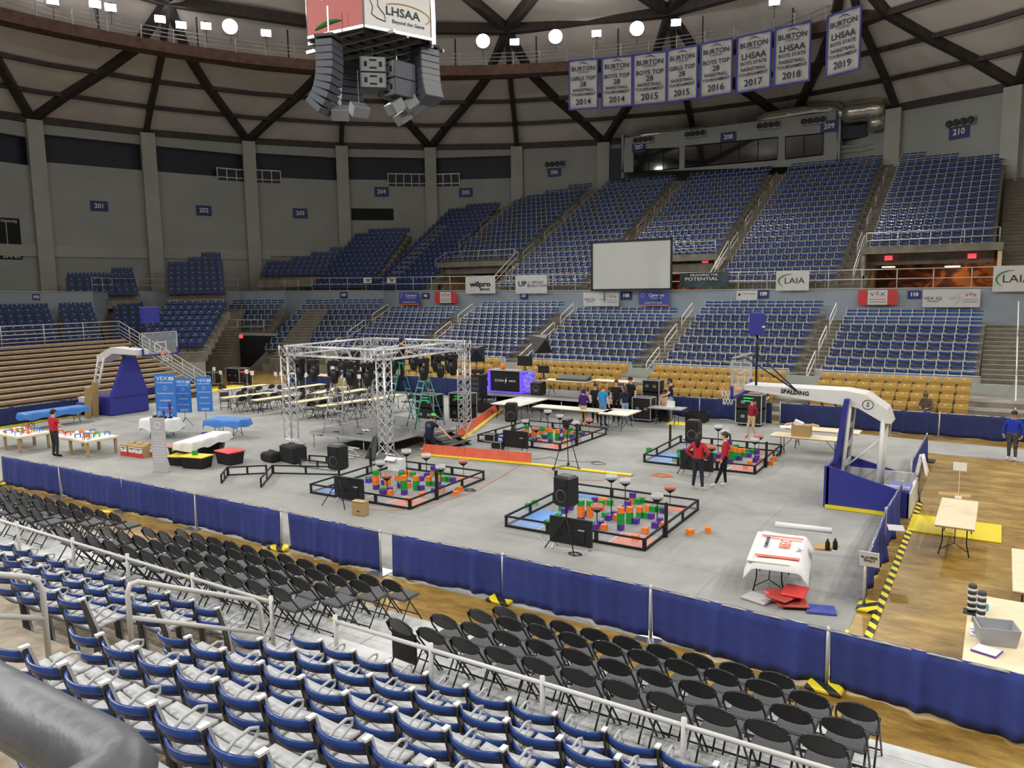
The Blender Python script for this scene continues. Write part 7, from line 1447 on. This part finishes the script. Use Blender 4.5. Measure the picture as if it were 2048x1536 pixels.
person('bearded man in beige shirt seated at the grey table', (-12.3, 31.75, .013), PI+.2, E_(**sit), 1.85, 'light', 'beige_cloth', 'black_cloth', 'black_cloth', 'hair_black', 'short', 'long', girth=1.2, extra='beard')
person('big man in navy t-shirt and light jeans standing at the grey table', gnd(1341, 842), 1.9, E_(**fwd), 1.84, 'light', 'navy_cloth', 'light_jeans', 'white', 'hair_black', 'short', 'short', girth=1.2, extra='beard')
person('person in brown camouflage jacket and cap slumped on a front gold seat', (-2.4, 34.45, .26), PI-.2, E_(**{**sit, 'head1': (0,.16,1.17), 'top': (0,.18,1.25)}), 1.75, 'tan', 'camo', 'jeans', 'black_cloth', 'hair_black', 'short', 'long', cap='camo')
person('boy in purple shirt seated on a gold seat below section 109', (-8.75, 34.5, .26), PI, E_(**sit), 1.55, 'light', 'purple_cloth', 'light_jeans', 'black_cloth', 'hair_black', 'short', 'short')
person('person in dark clothes walking in the opening below section 206', (-34.6, 52.3, 5.5), 2.8, E_(), 1.7, 'light', 'black_cloth', 'charcoal', 'black_cloth', 'hair_black', 'long', 'long')
tag(MB().box((0, 0, .22), (.5, .5, .44), 'dark_grey', bev=.03).build('stool', None, (-12.3, 31.8, .013)), 'dark stool under the seated bearded man', 'stool')
bpy.context.view_layer.update()
for o, names, J, k, P in PPL:
    sv = o.data.skin_vertices[0].data
    for i, n in enumerate(names):
        r = RAD.get(n) or RAD[n[:-1]]; g_ = P['girth'] if n in ('pelvis', 'waist', 'chest', 'hipL', 'hipR') else 1+(P['girth']-1)*.4
        if n[:2] in ('he', 'to') and n in ('head0', 'head1', 'top'): g_ = 1
        c = 1.08 if (P['sleeve'] == 'long' and n[:-1] in ('el', 'sh')) or n in ('waist', 'chest') else 1
        sv[i].radius = (r[0]*k*g_*c, r[1]*k*g_*c); sv[i].use_root = (n == 'pelvis')
    ss = o.modifiers.new('u', 'SUBSURF'); ss.levels = ss.render_levels = 2
bpy.context.view_layer.update(); dg = bpy.context.evaluated_depsgraph_get()
for o, names, J, k, P in PPL:
    me = bpy.data.meshes.new_from_object(o.evaluated_get(dg)); o.modifiers.clear(); old = o.data; o.data = me; me.name = 'person'; bpy.data.meshes.remove(old)
    me.materials.clear(); ml = [P['skin'], P['shirt'], P['pants'], P['shoes']]
    for m in ml: me.materials.append(MT[m])
    Jv = {n: Vector(J[n])*k for n in names}; seg = [(a, b, Jv[a], Jv[b]) for a, b in ED]
    for p in me.polygons:
        c = p.center; best = None
        for a, b, A, B in seg:
            d = B-A; t = max(0, min(1, (c-A).dot(d)/d.length_squared)); r_ = (RAD.get(b) or RAD[b[:-1]])[0]*k; q = (A+d*t-c).length-r_*.8
            if best is None or q < best[0]: best = (q, a, b, t)
        _, a, b, t = best; ab = a[:2]+'-'+b[:2]; m = 1
        if b in ('head0', 'head1', 'top') and not (b == 'head0' and t < .15): m = 0
        elif ab == 'ch-ne' and t > .82: m = 0
        elif ab == 'sh-el': m = 1 if P['sleeve'] == 'long' or t < .62 else 0
        elif ab == 'el-wr': m = 1 if P['sleeve'] == 'long' and t < .93 else 0
        elif ab == 'wr-ha': m = 0
        elif b[:3] == 'hip' or ab == 'hi-kn' or ab == 'kn-an': m = 2
        elif ab == 'pe-wa': m = 2 if t < .25 else 1
        elif ab == 'an-to': m = 3
        if ab == 'kn-an' and t > .9: m = 3
        p.material_index = m; p.use_smooth = True
    tag(o, P['label'], 'person')
    # fingers, nose and ears join the body mesh
    ex = MB()
    for n in 'LR':
        W, Hh = Jv['wr'+n], Jv['ha'+n]; d = (Hh-W).normalized(); s_ = d.cross(Vector((0, 1, 0)) if abs(d.y) < .8 else Vector((0, 0, 1))).normalized(); side = -1 if n == 'L' else 1; nn = s_.cross(d)
        for q, (of, L) in enumerate(((-.028, .055), (-.010, .07), (.010, .066), (.027, .05))):
            b0 = Hh+s_*of*k; ex.tube([b0, b0+d*L*.55*k, b0+d*L*k+nn*.012*k], [.0095*k, .009*k, .007*k], P['skin'], n=6)
        tb_ = W.lerp(Hh, .5); ex.tube([tb_, tb_+(s_*-.04+d*.02)*k, tb_+(s_*-.05+d*.05)*k], [.011*k, .010*k, .008*k], P['skin'], n=6)
    h1 = Jv['head1']; upv = (Jv['top']-Jv['head0']).normalized(); fv = (Vector((0, 1, 0))-upv*upv.y).normalized(); rv = fv.cross(upv)
    ex.lathe([(.001, .0), (.014*k, .008), (.001, .03*k)], P['skin'], n=6, c=h1+fv*.098*k-upv*.01*k)
    for s in (-1, 1): ex.lathe([(.001, -.012), (.022*k, 0), (.001, .012)], P['skin'], n=8, c=h1+rv*s*.086*k-upv*.005*k, axis='x')
    bm = bmesh.new(); bm.from_mesh(me); e2 = ex.mesh('x'); b2 = len(bm.faces); bm.from_mesh(e2); bm.faces.ensure_lookup_table()
    for f in bm.faces[b2:]: f.material_index = 0
    bm.to_mesh(me); bm.free(); bpy.data.meshes.remove(e2)
    R = Matrix((rv, fv, upv)).transposed()
    fc = MB()
    for s in (-1, 1): fc.lathe([(.001, -.006*k), (.011*k, 0), (.001, .006*k)], 'black', n=8, c=h1+rv*s*.033*k+fv*.090*k+upv*.012*k, axis='y'); fc.box(h1+rv*s*.034*k+fv*.093*k+upv*.034*k, (.03*k, .006, .006*k), P['hair'], R=R)
    fc.box(h1+fv*.088*k-upv*.048*k, (.042*k, .008, .008*k), mk('lips', s2l(160,84,80), .5) and 'lips' if 'lips' not in MT else 'lips', R=R); fc.build('face_features', o)
    def ell(mb, c, r, m, th0=-1.57, th1=1.57, nu=14, nv=7, cut=None):
        f = lambda a, b: tuple(c+R @ Vector((r[0]*math.cos(2*PI*a)*math.cos(th0+(th1-th0)*b), r[1]*math.sin(2*PI*a)*math.cos(th0+(th1-th0)*b), r[2]*math.sin(th0+(th1-th0)*b)))); mb.sheet(f, nu, nv, m)
    if P['style'] != 'none':
        hr = MB(); c = h1+upv*.025*k-fv*.016*k; ell(hr, c, (.094*k, .108*k, .105*k), P['hair'], -.15, 1.57); ell(hr, h1-fv*.035*k-upv*.0*k, (.086*k, .085*k, .10*k), P['hair'], -.9, 1.2)
        if P['style'] == 'long': hr.tube([h1+upv*.05*k-fv*.04*k, h1-fv*.09*k-upv*.06*k, h1-fv*.115*k-upv*.2*k, h1-fv*.12*k-upv*.33*k], [.08*k, .088*k, .075*k, .03*k], P['hair'], n=10)
        if P['style'] == 'pony': hr.tube([h1+upv*.05*k-fv*.09*k, h1+upv*.03*k-fv*.16*k, h1-upv*.1*k-fv*.17*k, h1-upv*.2*k-fv*.15*k], [.03*k, .035*k, .03*k, .012*k], P['hair'], n=8)
        hr.build('hair', o)
    if P['cap']:
        cp = MB(); ell(cp, h1+upv*.045*k-fv*.005*k, (.102*k, .115*k, .095*k), P['cap'], .0, 1.57); cp.box(h1+fv*.15*k+upv*.045*k, (.13*k, .11*k, .012*k), P['cap'], R=R, bev=.004); cp.build('cap', o)
    if P['extra'] == 'beard': bd = MB(); ell(bd, h1+fv*.035*k-upv*.06*k, (.066*k, .07*k, .06*k), P['hair']); bd.build('beard', o)
    cv, nk = Jv['chest'], Jv['neck']
    if P['extra'] == 'hood': hd = MB(); hd.lathe([(.001, -.07), (.10, -.03), (.12, .03), (.07, .05)], P['shirt'], n=12, c=nk-Vector((0, .09, 0))*k); hd.build('hood', o)
    if P['extra'] == 'hood_up': hd = MB(); ell(hd, h1-fv*.02*k, (.115*k, .125*k, .135*k), P['shirt'], -1.3, 1.57); hd.build('hood', o)
    if P['extra'] == 'pink_panel': MB().box(cv+Vector((0, .10, -.05))*k, (.16*k, .06*k, .36*k), 'pink_cloth', bev=.02).build('front_panel', o)
    if P['extra'] == 'round_print': q = MB(); cc = (cv+nk)/2-Vector((0, .135, .08))*k; q.tube([cc+Vector((.10*math.cos(a), -.012*abs(math.cos(a))*0, .10*math.sin(a)))*k for a in [2*PI*i/20 for i in range(20)]], .008, 'aqua', n=4, closed=True); q.tube([cc+Vector((.055*math.cos(a), 0, .055*math.sin(a)))*k for a in [2*PI*i/14 for i in range(14)]], .012, 'aqua', n=4, closed=True); q.build('shirt_print', o)
    if P['extra'] == 'up_print': text('UP', .16, 'letter_white', o, tuple(cv+Vector((0, -.135, .02))*k))
